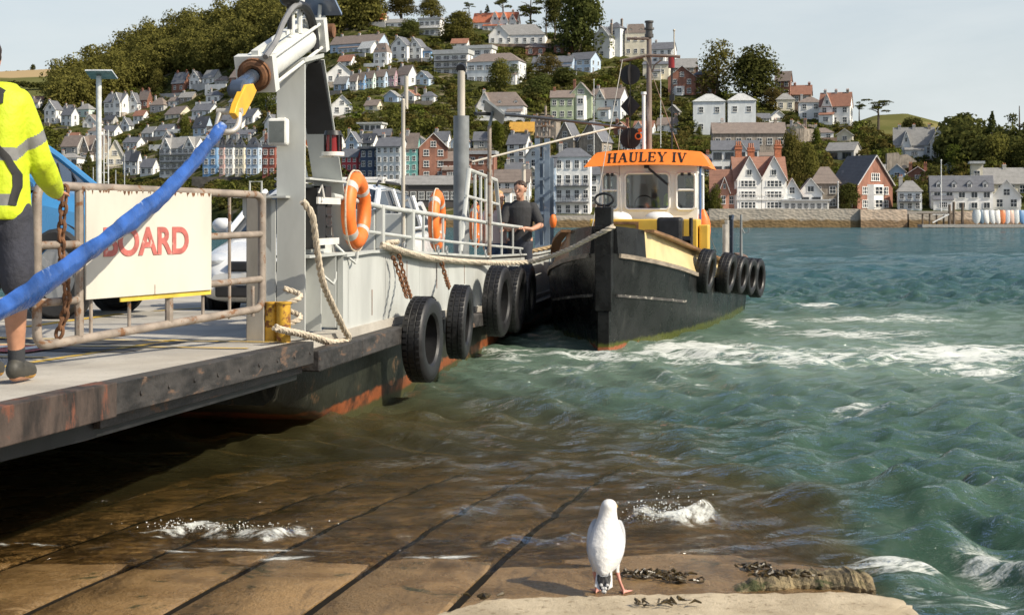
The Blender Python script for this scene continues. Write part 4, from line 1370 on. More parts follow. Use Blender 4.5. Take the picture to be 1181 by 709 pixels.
def slip_pt(q, s, dz=0.0):
    """q across (right positive), s along, both from the point X=0, Y=6"""
    w_ = min(1, max(0, s - .9))
    q += w_ * (.012 * math.sin(s * 6.1) + .008 * math.sin(s * 13.7 + 1))       # submerged grooves waver, the water's refraction put into their shape
    X, Y = q * SDY + s * SDX, 6.0 - q * SDX + s * SDY
    return Vector((X, Y, slip_z(X, Y) + dz))


m = bpy.data.materials.new('wet_slip_concrete')
t = NT(m)
co = t.n('ShaderNodeTexCoord').outputs['Object']
n1 = t.noise(co, 1.6, 7, .65, .4)
n2 = t.noise(co, 14, 6, .74)
c = t.mix(t.ramp(n1, .30, .68), (.125, .072, .026), (.305, .186, .074))
c = t.mix(t.ramp(n2, .50, .72), c, (.30, .195, .092))
c = t.mix(t.ramp(t.noise(co, 3.0, 6, .7, .5), .58, .66), c, (.050, .045, .014))
c = t.mix(t.ramp(t.noise(t.mapped(co, (2.2, .5, 1), rot=(0, 0, SA)), 1.9, 7, .72, .4), .50, .66, 0, .7), c, (.055, .034, .014))   # weed and silt dragged down the slope
c = t.mix(t.ramp(t.noise(co, 120, 3, .8), .52, .70, 0, .75), c, (.030, .020, .010))
c = t.mix(t.ramp(t.noise(co, 75, 3, .8), .60, .72, 0, .6), c, (.42, .31, .17))
p = t.n('ShaderNodeBsdfPrincipled')
t.l(c, p.inputs['Base Color'])
t.l(t.ramp(n1, .3, .7, .16, .42), p.inputs['Roughness'])
t.l(t.bump(t.math('ADD', n2, t.math('MULTIPLY', t.noise(co, 60, 4, .7), .9)), .9, .014), p.inputs['Normal'])
t.out(p.outputs[0])
WETC = m
gaps = [-.22 - .565 * i for i in range(18)]
edges = [SLIP_R] + [e for g in gaps for e in (g + .023, g - .023)] + [-11.0]
b = MB()
ss = [-9.0 + .8 * i for i in range(8)] + [-2.5 + .18 * i for i in range(70)] + [10.5 + 1.5 * i for i in range(14)]
rg = np.random.default_rng(3)
for k in range(0, len(edges) - 1, 2):
    q1, q0 = edges[k], edges[k + 1]
    if k == 0: qs = [q0 + (q1 - q0) * i / 12 for i in range(13)]
    else: qs = [q0, q0 + .012, q1 - .012, q1]
    n = len(qs)
    vs = []
    for s in ss:
        for i, q in enumerate(qs):
            dz = rg.normal() * .0025
            qq = q
            if i in (0, n - 1) and not (k == 0 and i == n - 1): dz -= .006 + rg.uniform(0, .004)
            if k == 0 and i == n - 1:
                qq += .08 * math.sin(s * 2.3) + rg.normal() * .05
                dz -= .05
            if k == 0: dz -= .35 * max(0, (i - 7) / 5) * min(1, max(0, (s - 1.0) / 1.2))
            vs.append(slip_pt(qq, s, dz))
        # skirts
        vs.append(slip_pt(qs[-1] + (.05 if k == 0 else 0), s, -.9 if k == 0 else -.02))
        vs.append(slip_pt(qs[0], s, -.02))
    w_ = n + 2
    fs = []
    for i in range(len(ss) - 1):
        for j in range(n - 1):
            fs.append((i * w_ + j, i * w_ + j + 1, (i + 1) * w_ + j + 1, (i + 1) * w_ + j))
        fs.append((i * w_ + n - 1, i * w_ + n, (i + 1) * w_ + n, (i + 1) * w_ + n - 1))
        fs.append((i * w_ + n + 1, i * w_, (i + 1) * w_, (i + 1) * w_ + n + 1))
    b.add(vs, fs)
b.mat(1)
vs = []
for s in ss:
    for g in gaps: vs += [slip_pt(g - .03, s, -.013), slip_pt(g + .03, s, -.013)]
ng = 2 * len(gaps)
b.add(vs, [(ng * i + k, ng * i + k + 1, ng * (i + 1) + k + 1, ng * (i + 1) + k) for i in range(len(ss) - 1) for k in range(0, ng, 2)])
tag(b.build('slipway', [WETC, pm('groove_silt', (.012, .010, .007), .95, ns=9, spec=.1)], None, True), kind='structure')

# the dry pale slab in front of it
m = bpy.data.materials.new('dry_slab_concrete')
t = NT(m)
co = t.n('ShaderNodeTexCoord').outputs['Object']
c = t.mix(t.ramp(t.noise(co, 3.5, 6, .65), .3, .7), (.36, .29, .19), (.55, .46, .32))
c = t.mix(t.ramp(t.noise(co, 26, 5, .7), .56, .66), c, (.24, .185, .11))
c = t.mix(t.ramp(t.noise(co, 1.7, 6, .7, .4), .60, .68), c, (.16, .135, .06))
p = t.n('ShaderNodeBsdfPrincipled')
t.l(c, p.inputs['Base Color'])
p.inputs['Roughness'].default_value = .88
t.l(t.bump(t.noise(co, 34, 6, .75), .7, .012), p.inputs['Normal'])
t.out(p.outputs[0])
DRYC = m
slab_edge = [(470, 716), (520, 704), (560, 692), (600, 689), (650, 688), (700, 686), (760, 686), (820, 684), (880, 684), (950, 682), (1000, 684), (1035, 690), (1052, 700), (1064, 712)]


def fine(pts, n, j, rg):
    P = []
    for (x0, y0), (x1, y1) in zip(pts[:-1], pts[1:]):
        for i in range(n):
            f = i / n
            P.append((x0 + (x1 - x0) * f + rg.normal() * j, y0 + (y1 - y0) * f + rg.normal() * j * .4))
    return P + [pts[-1]]


top = []
for px, py in fine(slab_edge, 6, 1.6, rg):
    Y = (CH - .085) * FPX / (py - HY)
    top.append(Vector(((px - CX) / FPX * Y, Y, .085)))
top = [Vector((top[0].x - .5, 4.6, .085))] + top + [Vector((top[-1].x + .25, 4.6, .085))]
b = MB()
n = len(top)
cen = Vector((.5, 4.2, .088))
inner = [cen + (v - cen) * .985 + Vector((0, 0, .004)) for v in top]
low = [v + (v - cen).normalized() * .035 + Vector((0, 0, -.4)) for v in top]
b.add(inner + top + low + [cen], [(3 * n, i + 1, i) for i in range(n - 1)] + [(i, i + 1, n + i + 1, n + i) for i in range(n - 1)] + [(n + i, n + i + 1, 2 * n + i + 1, 2 * n + i) for i in range(n - 1)])
tag(b.build('concrete_slab', DRYC, None, True), kind='structure')
# the old kerb-like broken edge block with barnacles
b = MB()
rings = []
wob = lambda f, a: .5 * math.sin(f * 23 + a) + .3 * math.sin(f * 57 + 2 * a) + .2 * math.sin(f * 131 + a)
for i in range(90):
    f = i / 89
    px, py = 835 + 172 * f, 677 - 7 * math.sin(f * 3)
    Y = (CH - .05) * FPX / (py - HY)
    x = (px - CX) / FPX * Y
    h = .055 + .04 * f + .016 * wob(f, 1) + rg.normal() * .002
    e = min(1, f * 6)
    rings.append([Vector((x, Y - .07, -.3)), Vector((x, Y - .03 - .03 * f + .02 * wob(f, 3), h * .55 * e)), Vector((x, Y + .02 + .012 * wob(f, 7), h * e)), Vector((x, Y + .07 + .10 * f + .02 * wob(f, 5), h * .9 * e)), Vector((x, Y + .13 + .13 * f + .03 * wob(f, 9), .012)), Vector((x, Y + .18 + .13 * f, -.4))])
b.loft(rings)
tag(b.build('broken_slip_edge', pm('barnacled_concrete', (.22, .17, .09), .8, var=.5, ns=14, bump=1.0, bs=60, bd=.02, patch=(.05, .055, .015), amt=.5, ps=9), None, True), kind='structure')

# ---------------------------------------------------------------- water
def wp(px, py):
    Y = CH * FPX / (py - HY)
    return (px - CX) / FPX * Y, Y


pys = np.concatenate([np.arange(2600, 760, -40), np.arange(758, 746, -4), np.arange(745, 430, -1.35), np.arange(430, 352, -.75), np.arange(352, 274, -.38), np.arange(274, 262.2, -.18), np.arange(262.2, 258.4, -.2)])
pxs = np.concatenate([np.linspace(-900, -70, 60), np.arange(-60, 1245, 2.7), np.linspace(1255, 2000, 60)])
YY = CH * FPX / (pys - HY)
GX, GY = np.meshgrid((pxs - CX) / FPX, YY)
X, Y = GX * GY, GY
step = np.maximum(np.abs(np.gradient(YY))[:, None] * np.ones_like(X), 2.7 / FPX * Y)
q_ = X * SDY - (Y - 6.0) * SDX
far_ = np.clip(Y - 7, 0, 14)                                    # the drowned edge slumps and silts up further out
edge_f = 1 / (1 + np.exp(-np.clip((q_ - SLIP_R - .10 + .17 * far_ + .10 * np.sin(Y * 2.1) + .05 * np.sin(Y * 5.3)) / (.16 + .11 * far_), -60, 60)))
bed = np.maximum(slip_z(X, Y) - 2.2 * edge_f, -3.0)            # silt and rubble falling away beside the slip
depth0 = np.clip(-slip_z(X, Y), 0, 3) + 1.0 / (1 + np.exp(-np.clip((q_ - SLIP_R - .5) / .55, -60, 60)))
rgw = np.random.default_rng(11)
Z = np.zeros_like(X)
wx = X + .5 * np.sin(Y * .37 + .6 * np.sin(X * .31)) + .2 * np.sin(Y * 1.3 + X * .7)
wy = Y + .5 * np.sin(X * .41 + .5 * np.sin(Y * .23)) + .2 * np.sin(X * 1.1 - Y * .5)
for i in range(64):
    lam = .26 * (1.068 ** i)                          # 0.26 m ripples to 16 m swell
    th = R(248) + rgw.normal() * R(38)
    k = 2 * math.pi / lam
    a = .0140 * lam ** .72 * (1 + .75 * np.clip((Y - 14) / 40, 0, 1)) * (1.6 if lam < .7 else 1.6 * (.7 / lam) ** 1.2)
    ph = (wx * math.cos(th) + wy * math.sin(th)) * k + rgw.uniform(0, 6.28)
    fil = np.clip((lam / step - 2.2) / 2.5, 0, 1)
    Z += a * fil * (np.exp(1.25 * (np.sin(ph) - 1)) * 2.0 - .84)
grp = .72 + .5 * np.sin(X * .21 + 1.2 * np.sin(Y * .13)) * np.sin(Y * .19 + .9 * np.sin(X * .17))   # groups of higher and lower waves
calm = np.clip(depth0 / .5, .10, 1.0) * (1 - .45 * np.exp(-((X + .5) / 4.0) ** 2 - ((Y - 13) / 8) ** 2))
Z *= grp * calm * 1.25


def ridge(x0, y0, x1, y1, h, w, front):
    """a small wave about to break: steep towards the shore"""
    global Z
    (ax, ay), (bx_, by) = wp(x0, y0), wp(x1, y1)
    L = math.hypot(bx_ - ax, by - ay)
    ux, uy = (bx_ - ax) / L, (by - ay) / L
    s = (X - ax) * ux + (Y - ay) * uy
    d = -(X - ax) * uy + (Y - ay) * ux + .05 * np.sin(s * 9) + .03 * np.sin(s * 23)
    e = np.clip(s / (L * .25), 0, 1) * np.clip((L - s) / (L * .25), 0, 1)
    prof = np.where(d < 0, np.exp(-(d / front) ** 2), np.exp(-(d / w) ** 2))
    Z += h * e * prof * (1 + .25 * np.sin(s * 13 + 1))
    return e * np.exp(-((d + front * .35) / (front * 1.4)) ** 2)


f1 = ridge(120, 612, 395, 618, .042, .28, .06)
f2 = ridge(712, 600, 840, 606, .105, .30, .07)
f3 = ridge(560, 622, 690, 626, .045, .25, .06)
f4 = ridge(880, 560, 985, 640, .025, .45, .25)
f5 = ridge(500, 592, 640, 585, .06, .4, .12)
foam = np.zeros_like(X)
foam = np.maximum(foam, f1 * .58)
foam = np.maximum(foam, f2 * .64)
foam = np.maximum(foam, f3 * .30)
for px, py, rx, ry, s in ((930, 412, 230, 12, .72), (1110, 408, 130, 16, .85), (800, 405, 100, 18, .8), (690, 411, 80, 8, .62), (590, 408, 60, 10, .50), (980, 385, 130, 7, .62), (1010, 368, 130, 5, .6),
                          (1120, 428, 80, 12, .55), (935, 351, 60, 4, .6), (1040, 655, 70, 26, .56), (1140, 690, 70, 25, .53), (1150, 640, 60, 14, .50), (1110, 580, 60, 10, .40), (990, 470, 60, 8, .42), (510, 641, 55, 6, .58), (345, 642, 60, 4, .6),
                          (250, 632, 200, 5, .42), (780, 440, 60, 8, .48), (640, 425, 120, 10, .42), (1060, 690, 30, 14, .54), (880, 372, 30, 8, .7), (760, 640, 90, 4, .36), (20, 628, 60, 4, .5)):
    cx_, cy_ = wp(px, py)
    sx, sy = rx * cy_ / FPX, ry * cy_ * cy_ / (CH * FPX)
    foam = np.maximum(foam, s * np.exp(-(((X - cx_) / sx) ** 2 + ((Y - cy_) / sy) ** 2)))
foam = np.maximum(foam, .27 * np.clip((Y - 20) / 30, 0, 1))
aer = np.zeros_like(X)
for px, py, rx, ry, s in ((920, 408, 420, 34, 1.0), (640, 428, 220, 34, .8), (1000, 372, 260, 16, .8), (1120, 420, 150, 26, .9), (560, 420, 80, 25, .6)):
    cx_, cy_ = wp(px, py)
    sx, sy = rx * cy_ / FPX, ry * cy_ * cy_ / (CH * FPX)
    aer = np.maximum(aer, s * np.exp(-(((X - cx_) / sx) ** 2 + ((Y - cy_) / sy) ** 2)))
dep = np.clip(Z - bed, 0, 3)
nR, nC = X.shape
V = np.stack([X, Y, Z], -1).reshape(-1, 3)
ii = np.arange(nR * nC).reshape(nR, nC)
Q = np.stack([ii[:-1, :-1], ii[:-1, 1:], ii[1:, 1:], ii[1:, :-1]], -1).reshape(-1, 4)

m = bpy.data.materials.new('river_water')
t = NT(m)


def attr(n):
    a = t.t.nodes.new('ShaderNodeAttribute')
    a.attribute_name = n
    return a.outputs['Fac']


co = t.n('ShaderNodeTexCoord').outputs['Object']
dp_, fm_, ae_ = attr('water_depth'), attr('foam_density'), attr('aeration')
turb = t.math('SUBTRACT', 1.0, t.math('POWER', 2.718, t.math('MULTIPLY', dp_, -1.15)), True)
deep = t.mix(t.noise(co, .16, 3), (.028, .063, .042), (.044, .088, .060))
sp = t.t.nodes.new('ShaderNodeSeparateXYZ')
t.l(co, sp.inputs[0])
deep = t.mix(t.ramp(sp.outputs['Y'], 15, 60), deep, (.018, .070, .080))       # further out, reflected sky is put into the water's own teal
col = t.mix(t.math('MULTIPLY', ae_, .75), deep, (.17, .235, .18))
col = t.mix(t.ramp(dp_, .3, 1.0), (.100, .090, .038), col)
df = t.n('ShaderNodeBsdfDiffuse')
t.l(col, df.inputs['Color'])
tr = t.n('ShaderNodeBsdfTransparent')
t.l(t.mix(t.ramp(dp_, 0, .5), (.97, .94, .84), (.84, .74, .42)), tr.inputs['Color'])
body = t.n('ShaderNodeMixShader')
t.l(turb, body.inputs[0])
t.l(tr.outputs[0], body.inputs[1])
t.l(df.outputs[0], body.inputs[2])
r1 = t.noise(t.mapped(co, (.55, 1.2, 1)), 8.5, 5, .66, .5)
r2 = t.noise(t.mapped(co, (.5, 1.15, 1), rot=(0, 0, .3)), 2.1, 4, .6, .4)
r3 = t.noise(t.mapped(co, (.5, 1.1, 1), rot=(0, 0, .2)), .62, 3, .6, .5)
bp = t.bump(t.math('ADD', t.math('MULTIPLY', r3, .46), t.math('ADD', t.math('MULTIPLY', r1, .125), t.math('MULTIPLY', r2, .23))), .8, 1.0)
gl = t.n('ShaderNodeBsdfGlossy')
gl.inputs['Roughness'].default_value = .06
gl.inputs['Color'].default_value = (1, 1, 1, 1)
t.l(bp, gl.inputs['Normal'])
fr = t.n('ShaderNodeFresnel')
fr.inputs['IOR'].default_value = 1.333
t.l(bp, fr.inputs['Normal'])
wat = t.n('ShaderNodeMixShader')
t.l(t.math('MULTIPLY', fr.outputs[0], .95), wat.inputs[0])           # reflection strength cut slightly to tone down the mirrored sky
t.l(body.outputs[0], wat.inputs[1])
t.l(gl.outputs[0], wat.inputs[2])
# foam: lacy streaks where the wash is thick
wv = t.mapped(co, (.5, 1.25, 1), rot=(0, 0, .08))
na = t.noise(wv, 1.15, 7, .66, 1.1)
nb = t.noise(wv, 4.5, 6, .66, .8)
lace = t.math('SUBTRACT', 1.0, t.math('MULTIPLY', t.math('ABSOLUTE', t.math('SUBTRACT', nb, .5)), 5.5), True)
lac2 = t.math('SUBTRACT', 1.0, t.math('MULTIPLY', t.math('ABSOLUTE', t.math('SUBTRACT', na, .5)), 6.0), True)
nz = t.math('ADD', t.math('MULTIPLY', lac2, .46), t.math('ADD', t.math('MULTIPLY', lace, .46), t.math('MULTIPLY', t.noise(t.mapped(co, (.6, 1.2, 1)), 22, 5, .75), .40)))
thr = t.math('SUBTRACT', 1.26, t.math('MULTIPLY', fm_, .72))
ff = t.ramp(t.math('SUBTRACT', nz, thr), -.14, .22)
ff = t.math('MULTIPLY', ff, t.ramp(fm_, .18, .4))
fd = t.n('ShaderNodeBsdfDiffuse')
fd.inputs['Color'].default_value = (.74, .76, .72, 1)
t.l(t.bump(t.noise(co, 45, 4, .7), .6, .02), fd.inputs['Normal'])
fin = t.n('ShaderNodeMixShader')
t.l(t.math('MULTIPLY', ff, .78), fin.inputs[0])
t.l(wat.outputs[0], fin.inputs[1])
t.l(fd.outputs[0], fin.inputs[2])
t.out(fin.outputs[0])
wo_ = np_obj('river_water', V, Q, m, smooth=True)
for nm, arr in (('water_depth', dep), ('foam_density', foam), ('aeration', aer)):
    a = wo_.data.attributes.new(nm, 'FLOAT', 'POINT')
    a.data.foreach_set('value', arr.astype(np.float32).ravel())
tag(wo_, kind='structure')
# river bed
tag(MB().bx(-500, 500, -30, 420, -3.4, -3.1).build('river_bed', pm('river_mud', (.05, .05, .03), .9)), kind='structure')

# spray thrown up where the two little waves break
b = MB()
rg = np.random.default_rng(21)
for px, py, n, w, h in ((762, 603, 330, 38, .11), (262, 612, 200, 90, .03), (775, 600, 90, 50, .15), (208, 610, 60, 30, .045)):
    cx_, cy_ = wp(px, py)
    for i in range(n):
        x, y = cx_ + rg.normal() * w * .5 * cy_ / FPX, cy_ - .03 + rg.normal() * .035
        z = .02 + abs(rg.normal()) * h * .45
        r_ = rg.uniform(.0012, .0042)
        b.ball((x, y, z), r_, 6, 4)
tag(b.build('splash_droplets', pm('white_spray', (.8, .82, .8), .3), None, True), 'white spray droplets above the small breaking waves', 'spray', kind='stuff')

# seaweed on the slip
WEED = pm('seaweed_brown', (.045, .030, .008), .35, var=.5, ns=25, bump=.6)
for px, py, w, n, lb in ((745, 660, .16, 60, 'straggling brown seaweed just right of the gull'), (780, 668, .10, 26, 'small green brown seaweed scraps between the gull and the broken edge'),
                         (868, 650, .08, 34, 'upper dark tuft of seaweed near the broken slip edge'), (905, 664, .12, 54, 'dark seaweed clump draped on the broken slip edge'),
                         (560, 690, .05, 10, 'scrap of dry weed at the left tip of the pale slab'), (760, 697, .12, 14, 'thin strands of dry weed on the pale slab')):
    zt = .095 if py > 685 else (.13 if px > 890 else .035)
    Yw = (CH - zt) * FPX / (py - HY)
    cx_ = (px - CX) / FPX * Yw
    b = MB()
    for i in range(n):
        x, y = cx_ + rg.normal() * w * .5, Yw + rg.normal() * w * .16
        a = rg.uniform(0, 6.28)
        L = rg.uniform(.02, .065)
        zz = (zt if py > 685 or px > 890 else max(0.012, slip_z(x, y) + .006)) + rg.uniform(0, .014)
        b.tube([(x, y, zz), (x + math.cos(a) * L * .5, y + math.sin(a) * L * .4, zz + rg.uniform(.002, .016)), (x + math.cos(a + .6) * L, y + math.sin(a + .6) * L * .8, zz + rg.uniform(-.003, .006))], [.004, rg.uniform(.004, .009), .0015], 5)
    tag(b.build('seaweed', WEED, None, True, origin=(cx_, Yw, zt)), lb, 'seaweed', 'seaweed on the slip')
# ================================================================ the ferry float
FA = R(9.1)
FD, FN = Vector((math.sin(FA), math.cos(FA), 0)), Vector((-math.cos(FA), math.sin(FA), 0))
FO = Vector((-1.50, 10.2, 0))


def F(s, t, z):
    return FO + FD * s + FN * t + Vector((0, 0, z))


def fpx(px, py, t=0.0):
    """(s, z) of the ferry-side point seen at photo pixel (px, py) in the plane t"""
    k = (px - CX) / FPX
    b_ = FO + FN * t
    s = (k * b_.y - b_.x) / (FD.x - k * FD.y)
    Yq = b_.y + s * FD.y
    return s, CH + (HY - py) / FPX * Yq


def dk(s):
    """deck height along the float"""
    return float(np.interp(s, [-5, 0, 3, 10, 17], [.885, .77, .75, .48, .46]))


GREYP = pm('ferry_grey_paint', (.46, .475, .455), .5, var=.09, ns=3, bump=.12, bs=18, patch=(.20, .115, .06), amt=.10, ps=7, stretch=(1, 1, .35))
GREYD = pm('ferry_dark_grey', (.20, .215, .22), .5, var=.15, ns=5, bump=.15, patch=(.14, .09, .05), amt=.2, ps=6)
RUSTY = pm('rusty_pipe', (.27, .225, .185), .55, var=.2, ns=9, bump=.25, patch=(.17, .085, .04), amt=.42, ps=9)
RUST = pm('rust', (.16, .075, .035), .9, var=.4, ns=14, bump=.5)
STEELB = pm('black_worn_steel', (.034, .031, .029), .6, var=.5, ns=7, bump=.7, bs=26, bd=.008, patch=(.12, .075, .05), amt=.36, ps=5, stretch=(.6, .6, 2))
RUBBER = pm('tyre_rubber', (.010, .010, .011), .5, var=.35, ns=9, bump=.3, bs=60, patch=(.045, .042, .040), amt=.25, ps=5, prough=.7)
YELLOW = pm('yellow_paint', (.56, .32, .03), .5, var=.2, ns=9, bump=.3, patch=(.19, .075, .025), amt=.50, ps=14)
ORANGE = pm('lifebuoy_orange', (.78, .18, .03), .5, var=.12, ns=8)
REFL = pm('reflective_white', (.70, .68, .64), .4, var=.06)
ROPE = pm('pale_rope', (.52, .45, .35), .9, var=.2, ns=30, bump=.5, bs=120)
BLACKP = pm('black_paint', (.014, .014, .015), .42, var=.4, ns=6, bump=.2, patch=(.05, .047, .042), amt=.16, ps=6)
CHROME = pm('ram_rod_steel', (.26, .36, .50), .22, .9, var=.08)
WHITEG = pm('ram_white_paint', (.62, .63, .60), .42, var=.08, ns=5, patch=(.28, .20, .13), amt=.1, ps=12)

m = bpy.data.materials.new('ferry_hull_paint')
t = NT(m)
co = t.n('ShaderNodeTexCoord').outputs['Object']
sp = t.t.nodes.new('ShaderNodeSeparateXYZ')
t.l(co, sp.inputs[0])
nn = t.noise(co, 1.7, 6, .68, .3)
z = t.math('ADD', sp.outputs['Z'], t.math('MULTIPLY', t.math('SUBTRACT', nn, .5), .14))
c = t.mix(t.ramp(nn, .35, .65), (.007, .008, .006), (.024, .026, .018))
c = t.mix(t.ramp(t.noise(t.mapped(co, (1, 1, .3)), 5, 6, .7), .60, .72), c, (.085, .08, .062))
c = t.mix(t.math('MULTIPLY', t.ramp(z, .16, .13), t.ramp(t.noise(co, 2.3, 5, .7), .35, .55)), c, (.22, .065, .022))
c = t.mix(t.ramp(z, .06, .02), c, (.05, .05, .018))
c = t.mix(t.ramp(t.noise(co, 6, 6, .7), .58, .64), c, (.09, .055, .03))
p = t.n('ShaderNodeBsdfPrincipled')
t.l(c, p.inputs['Base Color'])
p.inputs['Roughness'].default_value = .42
p.inputs['Specular IOR Level'].default_value = .28
t.l(t.bump(t.noise(co, 9, 6, .7), .5, .02), p.inputs['Normal'])
t.out(p.outputs[0])
HULLF = m

m = bpy.data.materials.new('worn_deck')
t = NT(m)
co = t.n('ShaderNodeTexCoord').outputs['Object']
n1 = t.noise(co, .9, 7, .65, .3)
c = t.mix(t.ramp(n1, .3, .7), (.30, .275, .235), (.47, .44, .385))
c = t.mix(t.ramp(t.noise(t.mapped(co, (.35, 1.4, 1)), 1.3, 6, .65), .55, .70), c, (.16, .15, .14))
c = t.mix(t.ramp(t.noise(co, 45, 4, .7), .55, .75), c, (.24, .22, .19))
p = t.n('ShaderNodeBsdfPrincipled')
t.l(c, p.inputs['Base Color'])
p.inputs['Roughness'].default_value = .8
t.l(t.bump(t.noise(co, 70, 4, .7), .5, .006), p.inputs['Normal'])
t.out(p.outputs[0])
DECKM = m

ferry = thing('ferry', 'grey car ferry float with a lifting ramp tower, railings and a rusty deck', 'ferry', FO, math.atan2(FD.y, FD.x))
FL, FW_ = 17.0, 7.6
# deck sheet of the float
b = MB()
n = 24
vs = []
for i in range(n + 1):
    s = FL * i / n
    vs += [(s, 0, dk(s)), (s, FW_, dk(s)), (s, 0, dk(s) - .12), (s, FW_, dk(s) - .12)]
fs = []
for i in range(n):
    a, c_ = 4 * i, 4 * i + 4
    fs += [(a, c_, c_ + 1, a + 1), (a + 2, a + 3, c_ + 3, c_ + 2), (a, a + 2, c_ + 2, c_), (a + 1, c_ + 1, c_ + 3, a + 3)]
fs += [(0, 1, 3, 2), (4 * n, 4 * n + 2, 4 * n + 3, 4 * n + 1)]
b.add(vs, fs)
b.build('deck', DECKM, ferry)
# hull with raked end
b = MB()
prof = [(.02, .62), (FL, .36), (FL, -.8), (4.2, -.8), (2.4, -.30), (.9, .05), (.05, .22)]
rings = []
m_ = 30
top_ = lambda s: float(np.interp(s, [.02, FL], [.625, .34]))
bot_ = lambda s: float(np.interp(s, [.02, .9, 2.4, 4.2, FL], [.30, .10, -.30, -.8, -.8]))
for i in range(m_ + 1):
    s = .02 + (FL - .02) * (i / m_) ** 1.3
    tt = .06 + .12 * math.exp(-s / 1.2)
    zt, zb = top_(s), bot_(s)
    rings.append([Vector((s, tt, zt)), Vector((s, tt + .01, (zt * .6 + zb * .4))), Vector((s, tt + .05, zb + .06)), Vector((s, tt + .12, zb)), Vector((s, FW_ - .1, zb)), Vector((s, FW_ - .1, zt))])
b.loft(rings)
b.build('hull', HULLF, ferry, True)
# rubbing beam along the deck edge
b = MB()
for s0, s1 in ((.02, 1.2), (1.21, 3.6), (3.61, 6.4), (6.41, 10.0), (10.01, FL)):
    for i in range(4):
        a_, c_ = s0 + (s1 - s0) * i / 4, s0 + (s1 - s0) * (i + 1) / 4
        b.beam((a_, -.035, dk(a_) - .145), (c_ - .003, -.035, dk(c_) - .145), .17, .15)
b.build('rubbing_beam', STEELB, ferry, bevel=.012)
# grey bulwark


def bt(s):
    return float(np.interp(s, [.9, 2.3, 4.5, 7.4, 12, 17], [1.34, 1.36, 1.28, 1.17, 1.09, 1.12]))


b = MB()
for s0, s1 in ((1.15, 2.52), (2.53, 3.9), (3.91, 5.3), (5.31, 6.75), (6.76, 9.0), (9.01, 12.0), (12.01, FL)):
    vs = []
    for s in (s0, s1):
        vs += [(s, .03, dk(s) - .055), (s, .03, bt(s)), (s, .075, bt(s)), (s, .075, dk(s) - .055)]
    b.add(vs, [(0, 1, 2, 3), (7, 6, 5, 4), (0, 4, 5, 1), (1, 5, 6, 2), (2, 6, 7, 3), (3, 7, 4, 0)])
for s in np.arange(1.2, FL, 1.37):
    b.bx(s - .012, s + .012, .0755, .2, dk(s) + .01, bt(s) - .01)
for i in range(20):
    a_, c_ = 1.15 + i * .79, 1.15 + (i + 1) * .79
    b.beam((a_, .05, bt(a_) + .012), (c_, .05, bt(c_) + .012), .11, .024)
b.build('bulwark', GREYP, ferry)
b = MB()
for s, z0, h in ((2.05, .82, .22), (3.35, .95, .30), (4.7, .92, .3), (6.2, .9, .26)):
    b.bx(s - .008, s + .008, .0265, .0295, z0, z0 + h)
b.build('rust_streak', RUST, ferry)

# ---- railings
b = MB()
top = [fpx(x, y, .06) for x, y in ((383, 226), (412, 232), (440, 239), (475, 244), (530, 252), (575, 259), (608, 263))]
mid = [fpx(x, y, .06) for x, y in ((398, 264), (430, 268), (475, 274), (530, 280), (606, 287))]
b.tube([(s, .06, z) for s, z in top], .024, 10)
b.tube([(s, .06, z) for s, z in mid], .016, 8)
e0 = top[-1]
b.tube([(e0[0], .06, e0[1]), (e0[0] + .06, .08, e0[1] - .03), (e0[0] + .08, .08, bt(e0[0]))], .024, 8)
tz = lambda s: float(np.interp(s, [q[0] for q in top], [q[1] for q in top]))
for s in np.linspace(4.2, e0[0] - .4, 8):
    b.beam((s, .06, bt(s)), (s, .06, tz(s)), .045, .02, (0, 1, 0))
b.build('railing', GREYP, ferry, True)
for px in (439, 474):
    b = MB()
    s, _ = fpx(px, 250, .06)
    b.bx(s - .035, s + .035, .025, .10, bt(s) + .025, tz(s) + .02)
    b.bx(s - .05, s + .05, .1005, .5, bt(s) - .2, tz(s) - .02)
    b.build('rail_locker', GREYP, ferry, bevel=.01)
# handrail cage round the steps amidships
b = MB()
tq = .35
P = [fpx(x, y, tq) for x, y in ((531, 290), (541, 196), (572, 208), (577, 262))]
b.tube([(P[0][0], tq, P[0][1]), (P[1][0], tq, P[1][1]), (P[2][0], tq, P[2][1]), (P[3][0], tq, P[3][1])], .03, 8)
Q0, Q1 = fpx(537, 226, tq), fpx(575, 236, tq)
b.tube([(Q0[0], tq, Q0[1]), (Q1[0], tq, Q1[1])], .022, 8)
for f in (.2, .4, .6, .8):
    xa = [P[1][i] + (P[2][i] - P[1][i]) * f for i in (0, 1)]
    b.tube([(xa[0], tq, xa[1]), (xa[0] + .02, tq, 1.3)], .02, 6)
b.build('handrail_cage', GREYP, ferry, True)

# ---- ramp tower
tw = MB()
t0, t1 = .05, .262
sF = .20
zt = 2.70
tw.prism([(sF, t0, .76), (sF, t1, .76), (sF, t1, 2.66), (sF, t0, 2.78)], (.025, 0, 0))          # front flange
tw.prism([(sF + .0, t0 + .002, .76), (sF + .22, t0 + .002, .76), (sF + .22, t0 + .002, 2.66), (sF, t0 + .002, 2.776)], (0, .012, 0)) if False else None
# web: a tall frame round a large opening
tm = .15
web_out = [(sF + .027, .80), (1.70, .80), (1.18, 1.98), (.60, 2.86), (sF + .027, 2.74)]
tw.prism([(sF + .026, tm, 1.93), (sF + .42, tm, 1.95), (sF + .30, tm, 2.12), (sF + .22, tm, 2.3), (sF + .20, tm, 2.48), (sF + .26, tm, 2.70), (.6, tm, 2.82), (sF + .026, tm, 2.70)], (0, .014, 0))
tw.prism([(sF + .026, tm, .80), (1.62, tm, .80), (1.12, tm, 1.90), (sF + .026, tm, 1.925)], (0, .014, 0))
